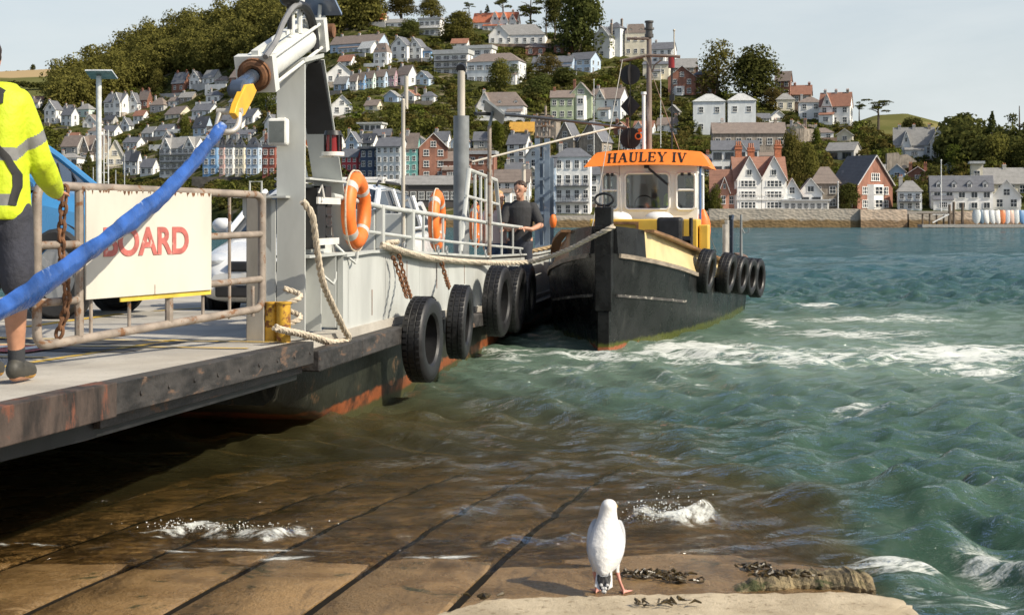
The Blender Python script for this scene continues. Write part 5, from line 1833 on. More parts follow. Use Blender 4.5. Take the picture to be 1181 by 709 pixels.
# rear flange, raking back to the deck
tw.build('tower', GREYP, ferry)
b = MB()
b.beam((.62, .155, 2.84), (1.19, .155, 1.96), .215, .03, (1, 0, 0))
b.build('tower_inner_flange', BLACKP, ferry)
b = MB()
b.beam((1.20, .155, 1.945), (1.76, .155, .80), .215, .03, (1, 0, 0))
b.beam((.645, .155, 2.86), (1.80, .155, .80), .24, .014, (1, 0, 0))
b.prism([(sF - .02, t0 - .01, 2.79), (sF - .02, t1 + .01, 2.67), (.66, t1 + .01, 2.84), (.66, t0 - .01, 2.88)], (0, 0, .03))
b.bx(sF + .027, 1.23, .02, .29, 1.935, 1.95)                                               # ledge that carries the lantern
b.bx(sF + .027, 1.60, .02, .29, 1.36, 1.378)                                               # lower shelf
for s in (.55, .95, 1.3):
    b.bx(s - .008, s + .008, .03, .149, .80, 1.358)
b.build('tower_flange', GREYP, ferry)
b = MB()                                                                                   # gusset bracket in front of the tower
b.prism([(sF - .012, .30, 1.80), (sF - .012, .52, 1.80), (sF - .012, .52, 1.68), (sF - .012, .30, 1.40)], (.02, 0, 0))
b.bx(sF - .10, sF + .12, .16, .56, 1.80, 1.815)
b.bx(sF - .012, sF + .01, .27, .40, .76, 1.79)
b.tube([(sF - .05, .45, 1.815), (sF - .05, .45, 1.92), (sF - .05, .36, 1.92), (sF - .05, .36, 1.815)], .008, 6)
b.build('tower_bracket', GREYP, ferry)
b = MB()
b.bx(.46, .66, .03, .135, 1.42, 1.88).bx(.70, .86, .04, .135, 1.46, 1.90)
for z in (1.5, 1.58, 1.66, 1.74):
    b.bx(.71, .85, .03, .0395, z, z + .02)
b.build('control_box', BLACKP, ferry, bevel=.01)
b = MB()
b.bx(.42, 1.02, .012, .028, 1.76, 1.81).bx(.42, .98, .012, .028, 1.45, 1.50)
b.tube([(.45, .02, 1.84), (.47, .0, 1.9), (.50, -.01, 1.80), (.48, 0, 1.78)], .008, 6)
b.build('box_bracket', REFL, ferry)
b = MB()
for s, z in ((.62, 1.30), (1.25, 1.44)):
    b.tube([(s, .12, z), (s + .02, .02, z - .10), (s + .08, -.02, z - .15), (s + .14, -.02, z - .12), (s + .15, -.02, z - .06)], .011, 6)
b.build('hook', GREYP, ferry, True)
# ram
A, B = Vector((.66, .155, 3.05)), Vector((-.54, .155, 2.64))
ax = (B - A).normalized()
up = Vector((0, 1, 0)).cross(ax).normalized()
b = MB()
b.cyl(A, B, .095, n=20)
for q in (A, B):
    b.beam(q - ax * .045, q + ax * .045, .27, .25, up)
b.beam(A - ax * .02 + up * 0, A - ax * .3, .10, .2, up)
for dx in (-.1, .1):
    for du in (-.09, .09):
        b.cyl(A + Vector((0, dx, 0)) + up * du, B + Vector((0, dx, 0)) + up * du, .013, n=8)
b.beam(A + up * .14, B + up * .14, .05, .03, up)
ramo = b.build('ram', WHITEG, ferry, 35)
b = MB()
b.cyl(B + ax * .04, B + ax * .075, .115, n=20).torus(B + ax * .07, ax, .075, .03, 20, 8)
b.build('ram_gland', RUST, ramo, True)
C_ = Vector((-.95, .155, 2.49))
b = MB()
b.cyl(B + ax * .05, C_, .05, n=16)
b.build('ram_rod', CHROME, ramo, True)
b = MB()
b.cyl(C_ - Vector((.0, .055, 0)), C_ + Vector((0, .02, 0)), .062, n=16).cyl(C_ - ax * .12, C_ + ax * .02, .055, n=12)
b.build('rod_eye', pm('dark_blue_steel', (.05, .07, .11), .45, var=.3, patch=(.12, .06, .03), amt=.3, ps=14), ramo, True)
b = MB()
pv = A - ax * .16
b.cyl(pv - Vector((0, .15, 0)), pv + Vector((0, .15, 0)), .055, n=14)
b.build('ram_pivot', RUST, ramo, True)
b = MB()                                                                                   # fittings on top
for s, h in ((.12, .22), (.30, .30), (.52, .16)):
    b.cyl((s, .12, 2.97 + s * .15), (s, .12, 2.97 + h + s * .15), .022, n=8).cyl((s, .12, 2.97 + h * .7 + s * .15), (s, .12, 2.97 + h * .85 + s * .15), .04, n=8)
b.build('ram_valve', WHITEG, ramo, True)
# hydraulic hoses looping over the top
b = MB()
pts = [fpx(x, y, .05) for x, y in ((306, 66), (318, 48), (327, 26), (339, 8), (352, 6), (361, 18), (366, 38), (367, 60))]
from mathutils import geometry


def smooth_path(P, n=6):
    P = [Vector(p) for p in P]
    out = []
    for i in range(len(P) - 1):
        a, b_, c_, d = P[max(i - 1, 0)], P[i], P[i + 1], P[min(i + 2, len(P) - 1)]
        for k in range(n):
            u = k / n
            out.append(.5 * ((2 * b_) + (c_ - a) * u + (2 * a - 5 * b_ + 4 * c_ - d) * u * u + (3 * b_ - a - 3 * c_ + d) * u ** 3))
    return out + [P[-1]]


sp_ = smooth_path([(s, .05, z) for s, z in pts])
b.tube(sp_[:22], .020, 8)
b.build('hose', pm('grey_hose', (.20, .20, .20), .5), ramo, True)
b = MB()
b.tube([p + Vector((.02, .03, .0)) for p in sp_[18:]], .034, 8)
b.build('hose', pm('black_hose', (.015, .015, .016), .5), ramo, True)
# top lamp, ball and solar panel
b = MB()
s, z = fpx(334, 2, .1)
b.ball((s, .1, z + .02), (.075, .075, .06), 14, 8).cyl((s, .1, z - .2), (s, .1, z + .05), .018, n=8)
b.build('ball_fender', BLACKP, ferry, True)
b = MB()
s, z = fpx(370, 5, .1)
b.box((s, .1, z), (.30, .26, .02), Matrix.Rotation(R(24), 3, 'Y'))
sol = b.build('solar_panel', pm('solar_cells', (.16, .22, .34), .15, var=.1), ferry)
b = MB()
b.cyl((s - .05, .12, 2.9), (s - .02, .1, z - .01), .015, n=8)
b.build('panel_bracket', GREYP, sol)
# flood lamp
s, z = fpx(328, 153, .2)
lamp = MB().box((sF - .075, .225, z), (.07, .155, .20)).build('flood_lamp', pm('lamp_shell', (.66, .66, .63), .4), ferry, bevel=.02)
MB().box((sF - .1125, .225, z), (.004, .115, .155)).build('lamp_glass', pm('lamp_diffuser', (.13, .145, .14), .25), lamp)
MB().bx(sF - .04, sF - .001, .19, .24, z + .09, z + .11).build('lamp_bracket', REFL, lamp)
# red lantern
s, z = fpx(384, 180, -.06)
LT = -.06
lan = MB().bx(s - .02, s + .02, LT, .04, z - .012, z - .001).cyl((s, LT, z), (s, LT, z + .03), .085, n=20).build('lantern', REFL, ferry, True)
b = MB()
b.cyl((s, LT, z + .03), (s, LT, z + .155), .056, .05, 20)
red = bpy.data.materials.new('red_lens')
tt_ = NT(red)
p = tt_.n('ShaderNodeBsdfPrincipled')
p.inputs['Base Color'].default_value = (.22, .012, .012, 1)
p.inputs['Roughness'].default_value = .12
tt_.out(p.outputs[0])
b.build('lantern_lens', red, lan, True)
b = MB()
b.cyl((s, LT, z + .155), (s, LT, z + .19), .07, .06, 20)
for q in range(6):
    a_ = q * math.pi / 3
    b.cyl((s + .062 * math.cos(a_), LT + .062 * math.sin(a_), z + .03), (s + .062 * math.cos(a_), LT + .062 * math.sin(a_), z + .16), .009, n=6)
b.build('lantern_cap', BLACKP, lan, True)

# ---- exhaust, masts and the far tower
s, _ = fpx(532, 290, .9)
ex = MB().cyl((s, .9, .5), (s, .9, fpx(532, 134, .9)[1]), .115, n=20).build('exhaust_stack', GREYD, ferry, True)
b = MB()
b.cyl((s, .9, fpx(532, 134, .9)[1]), (s, .9, fpx(532, 82, .9)[1]), .055, n=14)
b.build('exhaust_pipe', pm('pale_pipe', (.48, .44, .37), .6, var=.15, stretch=(1, 1, .2)), ex, True)
b = MB()
zz = fpx(532, 80, .9)[1]
b.cyl((s - .04, .9, zz), (s + .06, .9, zz + .03), .07, n=12)
b.build('rain_flap', BLACKP, ex, True)
s, _ = fpx(465, 290, .10)
b = MB()
zt = fpx(465, 116, .1)[1]
b.cyl((s, .10, 1.2), (s, .10, zt), .019, n=10).ball((s, .10, zt), .02, 8, 6)
b.tube([(s, .10, zt - .01), (s + 1.05, .32, zt + .01)], .012, 8)
b.cyl((s + 1.05, .32, zt), (s + 1.05, .32, zt + .34), .022, n=10)
b.build('signal_mast', pm('pale_pipe', (.48, .44, .37), .6), ferry, True)
s, _ = fpx(559, 290, .06)
b = MB()
zt = fpx(559, 146, .06)[1]
b.cyl((s, .0, 1.15), (s, .0, zt), .026, n=10)
lm = b.build('light_mast', RUSTY, ferry, True)
b = MB()
b.box((s + .08, -.05, zt + .19), (.36, .30, .03), Matrix.Rotation(R(38), 3, 'X') @ Matrix.Rotation(R(20), 3, 'Y')).cyl((s, 0, zt), (s + .06, -.03, zt + .18), .02, n=8)
b.build('solar_panel', GREYD, lm)
s, _ = fpx(604, 260, .1)
MB().cyl((s, .1, .5), (s, .1, fpx(604, 190, .1)[1]), .03, n=10).build('rail_post', pm('pale_pipe', (.48, .44, .37), .6), ferry, True)
BLUEG = pm('blue_grey_paint', (.17, .22, .28), .5, var=.2, ns=3, patch=(.35, .36, .36), amt=.25, ps=3)
s, zt = fpx(625, 160, .15)
b = MB()
b.bx(s, s + .04, .02, .11, .4, zt).bx(s, s + .04, .19, .27, .4, zt).bx(s + .041, s + .5, .14, .155, .4, zt - .1).bx(s + .5, s + .54, .02, .26, .4, zt - .3)
for z_ in np.arange(.6, zt - .1, .28):
    b.bx(s + .004, s + .036, .1101, .1899, z_, z_ + .05)
ft = b.build('far_tower', BLUEG, ferry)
b = MB()
for px, h in ((617, 128), (623, 134), (629, 126), (634, 140)):
    q, z1 = fpx(px, h, .2)
    b.cyl((s + .1, .15 + (625 - px) * .012, zt - .3), (s + .1, .15 + (625 - px) * .012, z1), .02, n=8)
for z in (zt + .02, zt + .2, zt + .36):
    b.bx(s + .05, s + .2, -.02, .28, z, z + .03)
b.build('tower_head', RUSTY, ft)
tag(MB().ball(F(s - .1, -.05, fpx(632, 255, 0)[1]), (.06, .06, .12), 12, 8).build('float_buoy', ORANGE, None, True, origin=F(s - .1, -.05, 1.4)), 'small orange float hung on the far blue grey ferry tower', 'float')
# bollards by the ramp hinge
for px, t_ in ((313, .20), (327, .10)):
    q, z1 = fpx(px, 350, t_)
    bo = MB().cyl((q, t_, .76), (q, t_, z1), .05, n=18).cyl((q, t_, z1), (q, t_, z1 + .012), .058, n=18).build('bollard', YELLOW, ferry, 40)
# mooring lugs
for px in (467, 505, 515, 560, 600):
    s, _ = fpx(px, 300, 0)
    MB().torus((s, .0, bt(s) + .05), (0, 1, 0), .04, .012, 14, 6).build('mooring_lug', GREYD, ferry, True)

# ---- the ramp
ramp = MB()
vs = []
for s in (-5.0, -.03):
    vs += [(s, .02, dk(s)), (s, FW_ - .3, dk(s)), (s, FW_ - .3, dk(s) - .05), (s, .02, dk(s) - .05)]
ramp.add(vs, [(0, 1, 2, 3), (7, 6, 5, 4), (0, 4, 5, 1), (1, 5, 6, 2), (2, 6, 7, 3), (3, 7, 4, 0)])
rp = ramp.build('ramp', DECKM, ferry)
b = MB()
b.beam((-3.28, -.03, dk(-3.28) - .075), (-.03, -.03, dk(-.03) - .075), .12, .155)
b.beam((-3.28, .045, dk(-3.28) - .19), (-.03, .045, dk(-.03) - .19), .10, .07)
for i in range(9):
    s = -3.0 + i * .36
    b.cyl((s, -.0905, dk(s) - .075), (s, -.098, dk(s) - .075), .013, n=8)
b.build('ramp_edge_beam', STEELB, rp, bevel=.006)
b = MB()
b.beam((-5.05, -.035, dk(-5.05) - .08), (-3.283, -.035, dk(-3.283) - .078), .115, .17)
b.build('ramp_end_plate', pm('rusted_plate', (.050, .036, .029), .8, var=.6, ns=8, bump=.8, patch=(.14, .052, .03), amt=.42, ps=5, stretch=(1, 1, .4)), rp, bevel=.006)
b = MB()
b.prism([(-5.05, .03, dk(-5) - .17), (-3.4, .03, dk(-3.4) - .165), (-.05, .03, dk(0) - .16), (-.05, .03, dk(0) - .27), (-3.4, .03, dk(-3.4) - .27), (-5.05, .03, dk(-5) - .24)], (0, .02, 0))
for s in np.arange(-4.9, -.1, .6):
    b.bx(s - .05, s + .05, .06, FW_ - .4, dk(s) - .24, dk(s) - .052)
b.bx(-5.05, -.05, .3, FW_ - .5, dk(-2.5) - .30, dk(-2.5) - .26) if False else None
b.build('ramp_frame', BLACKP, rp)
b = MB()
YL = []
for t_, s0, s1, w in ((.9, -2.6, -.05, .06), (2.2, -4.8, -.05, .1), (4.3, -4.8, -.05, .1)):
    b.add([(s0, t_, dk(s0) + .004), (s1, t_, dk(s1) + .004), (s1, t_ + w, dk(s1) + .004), (s0, t_ + w, dk(s0) + .004)], [(0, 1, 2, 3)])
for s0, t_, t2 in ((-.9, .1, 2.2), (-.25, .06, 4.2), (-1.9, 1.0, 2.2)):
    b.add([(s0, t_, dk(s0) + .008), (s0 + .07, t_, dk(s0 + .07) + .008), (s0 + .07, t2, dk(s0 + .07) + .008), (s0, t2, dk(s0) + .008)], [(0, 1, 2, 3)])
for i in range(5):
    s0 = 1.0 + i * 2.6
    b.add([(s0, 2.62, dk(s0) + .004), (s0 + 1.8, 2.62, dk(s0 + 1.8) + .004), (s0 + 1.8, 2.72, dk(s0 + 1.8) + .004), (s0, 2.72, dk(s0) + .004)], [(0, 1, 2, 3)])
b.build('painted_lines', pm('worn_yellow_line', (.55, .36, .05), .7, var=.2, patch=(.33, .30, .25), amt=.4, ps=7), rp)
b = MB()
for s0 in (-1.35, -.62):
    b.add([(s0, .75, dk(s0) + .004), (s0 + .32, .75, dk(s0 + .32) + .004), (s0 + .32, 4.0, dk(s0 + .32) + .004), (s0, 4.0, dk(s0) + .004)], [(0, 1, 2, 3)])
b.build('grip_strip', pm('dark_grip', (.05, .05, .052), .9, ns=20), rp)
b = MB()
b.add([(-1.55, 1.3, dk(-1.55) + .012), (-.95, 1.3, dk(-.95) + .012), (-.95, 2.05, dk(-.95) + .012), (-1.55, 2.05, dk(-1.55) + .012)], [(0, 1, 2, 3)])
b.mat(1)
for t_ in (1.38, 1.62, 1.86):
    b.add([(-1.45, t_, dk(-1.45) + .016), (-1.05, t_, dk(-1.05) + .016), (-1.05, t_ + .12, dk(-1.05) + .016), (-1.45, t_ + .12, dk(-1.45) + .016)], [(0, 1, 2, 3)])
b.build('deck_marking', [pm('marking_red', (.45, .10, .08), .7), pm('marking_white', (.66, .64, .60), .7)], rp)

# ================================================================ gate with its sign
gR, gL = Vector((-1.76, 10.0, 0)), Vector((-2.64, 7.9, 0))
gd = (gL - gR)
GLEN = gd.length
gate = thing('gate', 'rusty tubular gate swung open along the ramp with a white board on it', 'gate', gR + Vector((0, 0, .88)), math.atan2(gd.y, gd.x))
# local x runs from hinge to free end, local -y ... z up; front (camera side) is +y
zb, ztp = .09, .935
r_ = .027
b = MB()


def rounded(P, rad, n=5):
    out = []
    N = len(P)
    for i in range(N):
        p0, p1, p2 = Vector(P[i - 1]), Vector(P[i]), Vector(P[(i + 1) % N])
        a = p1 + (p0 - p1).normalized() * rad
        c_ = p1 + (p2 - p1).normalized() * rad
        for k in range(n + 1):
            u = k / n
            out.append(a * (1 - u) ** 2 + p1 * 2 * u * (1 - u) + c_ * u * u)
    return out


b.tube(rounded([(0, 0, zb + .05), (0, 0, ztp), (GLEN, 0, ztp + .02), (GLEN, 0, zb - .03)], .085), r_, 10, closed=True)
b.build('gate_frame', RUSTY, gate, True)
b = MB()
u = lambda v: v * GLEN
for z in (.345, .66):
    MB().cyl((0, 0, z), (u(.29), 0, z - .01), .024, n=10).build('gate_rail', RUSTY, gate, True)
for z in (.62, .30):
    MB().cyl((u(.845), 0, z), (GLEN, 0, z), .024, n=10).build('gate_rail', RUSTY, gate, True)
for v, rr, z1 in ((.175, .011, ztp), (.31, .011, .35), (.47, .026, .35), (.645, .011, .35), (.80, .011, .35), (.845, .026, ztp), (.05, .013, .3)):
    MB().cyl((u(v), 0, zb), (u(v), 0, z1), rr, n=8).build('gate_bar', RUSTY, gate, True)
# board (camera side of the gate is local +y)
SIGNW = pm('board_white_paint', (.56, .535, .465), .5, var=.07, ns=2, patch=(.36, .22, .11), amt=.12, ps=5, stretch=(1, 1, .45))
x0, x1, z0, z1 = u(.293), u(.84), .30, .935
sg = MB().bx(x0, x1, .03, .042, z0, z1).build('sign_board', SIGNW, gate, bevel=.003)
b = MB()
b.bx(x0, x0 + (x1 - x0) * .74, .022, .0295, z0 - .030, z0 + .05).bx(x0 - .012, x0 + .0, .022, .0295, z0 - .030, z1)
b.build('sign_edge', pm('yellow_edge', (.62, .45, .06), .6), sg)
b = MB()
rs = np.random.default_rng(6)
for q in range(34):
    xx = x0 + (x1 - x0) * rs.uniform(.0, .98)
    wd, h = rs.uniform(.006, .035), rs.uniform(.003, .030)
    vs = [(xx, .0426, z1 - .0005), (xx + wd, .0426, z1 - .0005), (xx + wd * .8, .0426, z1 - h * .5), (xx + wd * .5, .0426, z1 - h), (xx + wd * .2, .0426, z1 - h * .6)]
    b.add(vs, [(0, 1, 2, 3, 4)])
b.bx((x0 + x1) / 2 - .02, (x0 + x1) / 2 - .015, .0425, .0435, z0, z0 + .06)
b.build('rust_stain', RUST, sg)


def text_mesh(body, size, ext, bold=0.0):
    cu = bpy.data.curves.new('lettering', 'FONT')
    cu.body, cu.size, cu.extrude, cu.offset = body, size, ext, bold
    cu.align_x, cu.align_y = 'CENTER', 'CENTER'
    o = bpy.data.objects.new('lettering', cu)
    COL.objects.link(o)
    dg = bpy.context.evaluated_depsgraph_get()
    me = bpy.data.meshes.new_from_object(o.evaluated_get(dg))
    bpy.data.objects.remove(o)
    return me


me = text_mesh('BOARD', .232, .0015, .007)
me.materials.clear()
me.materials.append(pm('faded_red', (.46, .13, .11), .6, var=.2, ns=12, patch=(.60, .40, .34), amt=.32, ps=14))
o = bpy.data.objects.new('lettering', me)
COL.objects.link(o)
o.parent = sg
o.location = (u(.592), .0455, .622)
o.rotation_euler = (R(90), 0, R(180))
o.scale = (1.08, 1, 1)
# hinge post of the gate
tag(MB().box((0, 0, .42), (.13, .06, 1.06)).build('gate_post', pm('weathered_post', (.27, .25, .22), .75, var=.2, ns=5, stretch=(1, 1, .3)), loc=gR + Vector((-.06, .12, .88)), bevel=.006), 'flat weathered grey post at the hinge side of the gate', 'post').rotation_euler = (0, 0, R(-9))

# ================================================================ strap, link, ropes, chains


def rope_path(P, n=8):
    return smooth_path(P, n)


def twisted(P, r, pitch=None, strands=3):
    """a laid rope: strands wound round the path"""
    pitch = pitch or r * 7
    P = [Vector(p) for p in P]
    D = [P[0]]
    step = r * .9
    acc = 0
    for a, c_ in zip(P[:-1], P[1:]):
        L = (c_ - a).length
        k = max(1, int(L / step))
        for i in range(1, k + 1):
            D.append(a + (c_ - a) * (i / k))
    b = MB()
    frames = []
    prev = None
    dist = 0
    for i, p in enumerate(D):
        tn = (D[min(i + 1, len(D) - 1)] - D[max(i - 1, 0)])
        if tn.length < 1e-9: tn = Vector((1, 0, 0))
        tn.normalize()
        if prev is None:
            a_ = Vector((0, 0, 1)) if abs(tn.z) < .9 else Vector((1, 0, 0))
            uu_ = tn.cross(a_).normalized()
        else:
            uu_ = (prev - tn * prev.dot(tn)).normalized()
        prev = uu_
        if i: dist += (p - D[i - 1]).length
        frames.append((p, uu_, tn.cross(uu_), dist))
    for k in range(strands):
        pts = []
        for p, uu_, ww, ds in frames:
            q = 2 * math.pi * (ds / pitch + k / strands)
            pts.append(p + (uu_ * math.cos(q) + ww * math.sin(q)) * r * .52)
        b.tube(pts, r * .56, 6)
    return b


def chain(P, name, label, link=.07, wire=.010, mat=None, group=None, cat='chain'):
    P = smooth_path(P, 8)
    L = [0]
    for a, c_ in zip(P[:-1], P[1:]): L.append(L[-1] + (c_ - a).length)
    b = MB()
    n = max(2, int(L[-1] / (link * .72)))
    for i in range(n):
        d = L[-1] * (i + .5) / n
        k = max(j for j in range(len(L)) if L[j] <= d)
        k = min(k, len(P) - 2)
        tn = (P[k + 1] - P[k]).normalized()
        p = P[k] + tn * (d - L[k])
        sd = tn.cross(Vector((.3, 1, .2))).normalized()
        if i % 2: sd = tn.cross(sd).normalized()
        ring = []
        for j in range(12):
            q = 2 * math.pi * j / 12
            ring.append(p + tn * (math.cos(q) * link * .5 * (1 if abs(math.cos(q)) > .5 else 1)) + sd * math.sin(q) * link * .30)
        b.tube(ring, wire, 6, closed=True)
    return tag(b.build(name, mat or RUST, None, True, origin=P[0]), label, cat, group)


# yellow link plate and shackle at the rod end
e = C_
pts2 = [fpx(x, y, .155) for x, y in ((281, 97), (272, 98), (262, 120), (259, 131), (264, 138), (271, 133), (280, 116), (285, 105))]
b = MB()
b.prism([F(s, .085, z) for s, z in pts2], FN * .045)
lk = b.build('link_plate', pm('link_yellow', (.72, .40, .03), .45, var=.1, ns=8), None, True, origin=F(-.95, .155, 2.49), bevel=.006)
tag(lk, 'yellow link plate joining the ram rod to the blue strap', 'link plate')
s, z = fpx(265, 134, .155)
b = MB()
b.tube(smooth_path([F(s + .0, .09, z + .03), F(s - .03, .085, z - .05), F(s - .08, .10, z - .10), F(s - .10, .155, z - .11), F(s - .08, .21, z - .10), F(s - .03, .225, z - .05), F(s, .22, z + .03)], 4), .02, 10)
b.cyl(F(s, .07, z + .03), F(s, .24, z + .03), .022, n=10)
tag(b.build('shackle', pm('pale_steel', (.50, .47, .42), .45, .3), None, True, origin=F(s, .15, z)), 'pale steel shackle through the end of the yellow link', 'shackle')
# blue lifting strap in its sleeve
SP_ = [fpx(x, y, .155) for x, y in ((257, 145), (240, 167), (221, 190), (186, 227), (150, 255), (107, 287), (59, 321), (2, 357))] + [(-5.04, 1.02)]
SP_ = smooth_path([F(s, .155, z) for s, z in SP_], 14)
S0 = fpx(257, 145, .155)
b = MB()
N, n = len(SP_) - 1, 18
rings = []
rgs = np.random.default_rng(4)
ph = rgs.uniform(0, 6.28, 12)
for i in range(N + 1):
    f = i / N
    p = SP_[i]
    a = (SP_[min(i + 1, N)] - SP_[max(i - 1, 0)]).normalized()
    nz = FN.cross(a).normalized()
    if nz.z < 0: nz = -nz
    w = .055 * (.45 + .55 * min(1, f * 16)) * (1 + .07 * math.sin(17 * f + 1) + .06 * math.sin(41 * f))
    d = .027
    ring = []
    for j in range(n):
        q = 2 * math.pi * j / n
        k = 1 + .07 * math.sin(q * 2 + 23 * f) + .03 * math.sin(6 * q + 31 * f + ph[0]) + .05 * math.sin(3 * q - 57 * f + ph[1]) + .035 * math.sin(9 * q + 90 * f + ph[2]) + .03 * math.sin(140 * f + 2 * q)
        ring.append(p + nz * (w * k * math.copysign(abs(math.sin(q)) ** 1.35, math.sin(q))) + FN * (d * k * math.copysign(abs(math.cos(q)) ** 1.35, math.cos(q))))
    rings.append(ring)
b.loft(rings)
tag(b.build('lifting_strap', pm('blue_sleeve', (.026, .085, .30), .30, var=.35, ns=7, bump=.8, bs=13, bd=.014, patch=(.26, .34, .50), amt=.30, ps=6, stretch=(.6, .6, .6)), None, True, origin=F(S0[0], .155, S0[1])),
    'long wrinkled blue strap running from the yellow link down to the ramp end', 'strap')

# ropes on the ferry
P = [fpx(x, y, -.06 if y < 380 else -.09) for x, y in ((354, 232), (358, 250), (363, 285), (370, 325), (384, 358), (399, 380), (404, 391), (395, 395), (380, 390), (362, 385), (344, 381), (332, 378))]
tag(twisted(smooth_path([F(s, (-.03 if i < 1 else -.075) if i < 7 else -.02 + .02 * (i - 6) * .5, z) for i, (s, z) in enumerate(P)], 6), .026).build('rope', ROPE, None, True, origin=F(0, 0, 1)), 'thick pale rope hanging from the ramp tower and looped back along the deck edge', 'rope')
P = [(F(.02 + .075 * math.cos(q), .10 + .075 * math.sin(q), .82 + .012 * i)) for i, q in enumerate([k * .5 for k in range(28)])]
tag(twisted(P, .02).build('rope_coil', ROPE, None, True, origin=F(.02, .1, .8)), 'pale rope turned round the yellow bollard', 'rope')
bowpt = at(706, 262, 17.55)
st = fpx(440, 284, -.02)
tow = [F(*(lambda q: (q[0], -.03, q[1]))(fpx(x, y, -.03))) for x, y in ((441, 283), (455, 287), (475, 293), (505, 299), (560, 303))]
tow += [at(610, 302, 18.2), at(650, 290, 17.9), at(680, 275, 17.65), at(700, 265, 17.5), at(708, 261, 17.52)]
tag(twisted(smooth_path(tow, 8), .032).build('mooring_rope', ROPE, None, True, origin=tow[0]), 'pale mooring rope sagging from the ferry side to the black bow post of the tug', 'rope')
P = []
s0_, z0_ = fpx(448, 288, .06)
for k in range(40):
    q = k * .48
    P.append(F(s0_ + .17 * math.cos(q) + .01 * k * .3, .05 + .05 * math.sin(q), z0_ + .02 + .05 * math.sin(q * .31)))
tag(twisted(P, .024).build('rope_coil', ROPE, None, True, origin=P[0]), 'turns of pale rope lashed on the ferry bulwark above the nearest tyre', 'rope')
cbl = [at(548, 131, 17.5), at(590, 133, 18.5), at(650, 139, 20.5), at(722, 147, 23.4)]
b = MB()
b.tube(smooth_path(cbl, 8), .022, 8)
tag(b.build('cable', BLACKP, None, True, origin=cbl[0]), 'black cable stretched from the ferry light mast to the tug mast', 'cable')


# ---- tyres
def tyre_mesh(R0, w, hub=.58, n=44):
    """road tyre lying in the x-z plane, axis along y"""
    b = MB()
    prof = [(hub, -.36), (hub + .05, -.46), (.80, -.52), (.93, -.47), (.985, -.36), (1.0, -.18), (.985, -.155), (1.0, -.13), (1.0, .13), (.985, .155), (1.0, .18), (.985, .36), (.93, .47), (.80, .52), (hub + .05, .46), (hub, .36), (hub + .03, 0)]
    rings = []
    for i in range(n):
        q = 2 * math.pi * i / n
        rings.append([Vector((math.cos(q) * r * R0, y * w, math.sin(q) * r * R0)) for r, y in prof])
    b.loft(rings, False, True)
    # tread blocks
    for i in range(n):
        q = 2 * math.pi * (i + .5) / n
        for y in (-.29, .0, .29):
            c_ = Vector((math.cos(q) * R0 * 1.004, y * w, math.sin(q) * R0 * 1.004))
            b.box(c_, (R0 * .009, w * .19, R0 * .10), Matrix.Rotation(-q, 3, 'Y'))
    return b.mesh('tyre', [RUBBER], 35)


TY = tyre_mesh(.39, .20)
FYAW = math.atan2(FD.y, FD.x)
tyres = [(484, 391, .08, 'black truck tyre fender on chains, nearest of those on the ferry side', 1.0, .0), (527, 371, .08, 'second black truck tyre fender on the ferry side, hung by a single chain', .98, .0),
         (571, 347, .10, 'worn grey truck tyre fender behind the second chained tyre', 1.08, .0), (590, 345, .12, 'large truck tyre fender jammed between ferry and tug', 1.08, .0), (604, 338, .12, 'last tyre fender in the dark gap beside the tug bow', 1.0, .0)]
for px, py, out, lb, sc_, tl in tyres:
    s, z = fpx(px, py, -.20)
    o = bpy.data.objects.new('tyre_fender', TY)
    COL.objects.link(o)
    o.location = F(s, -.23, z)
    o.rotation_euler = (R(4), R(random.uniform(0, 90)), FYAW + R(random.uniform(-3, 3)) + R(1 if px < 500 else 3))
    o.scale = (sc_, sc_, sc_)
    tag(o, lb, 'tyre', 'tyre fenders hung along the ferry side')


def hang(pxys, t_):
    return [F(*(lambda q: (q[0], t_[i] if isinstance(t_, list) else t_, q[1]))(fpx(x, y, t_[i] if isinstance(t_, list) else t_))) for i, (x, y) in enumerate(pxys)]


chain(hang([(453, 296), (460, 315), (469, 343)], [-.03, -.06, -.20]), 'chain', 'left of the two rusty chains holding the nearest ferry tyre', .055, .008, group='tyre chains')
chain(hang([(460, 294), (466, 318), (474, 343)], [-.03, -.06, -.20]), 'chain', 'right of the two rusty chains holding the nearest ferry tyre', .055, .008, group='tyre chains')
chain(hang([(509, 302), (513, 316), (518, 332)], [-.03, -.07, -.20]), 'chain', 'rusty chain holding the second ferry tyre', .06, .010, group='tyre chains')
g0 = gR + gd * .90
chain([g0 + Vector((.02, -.05, 1.83)), g0 + Vector((.0, -.06, 1.5)), g0 + Vector((.03, -.05, 1.2)), g0 + Vector((-.02, -.05, .98))], 'chain', 'heavy rusty chain hanging at the free end of the gate beside the man', .068, .0105)


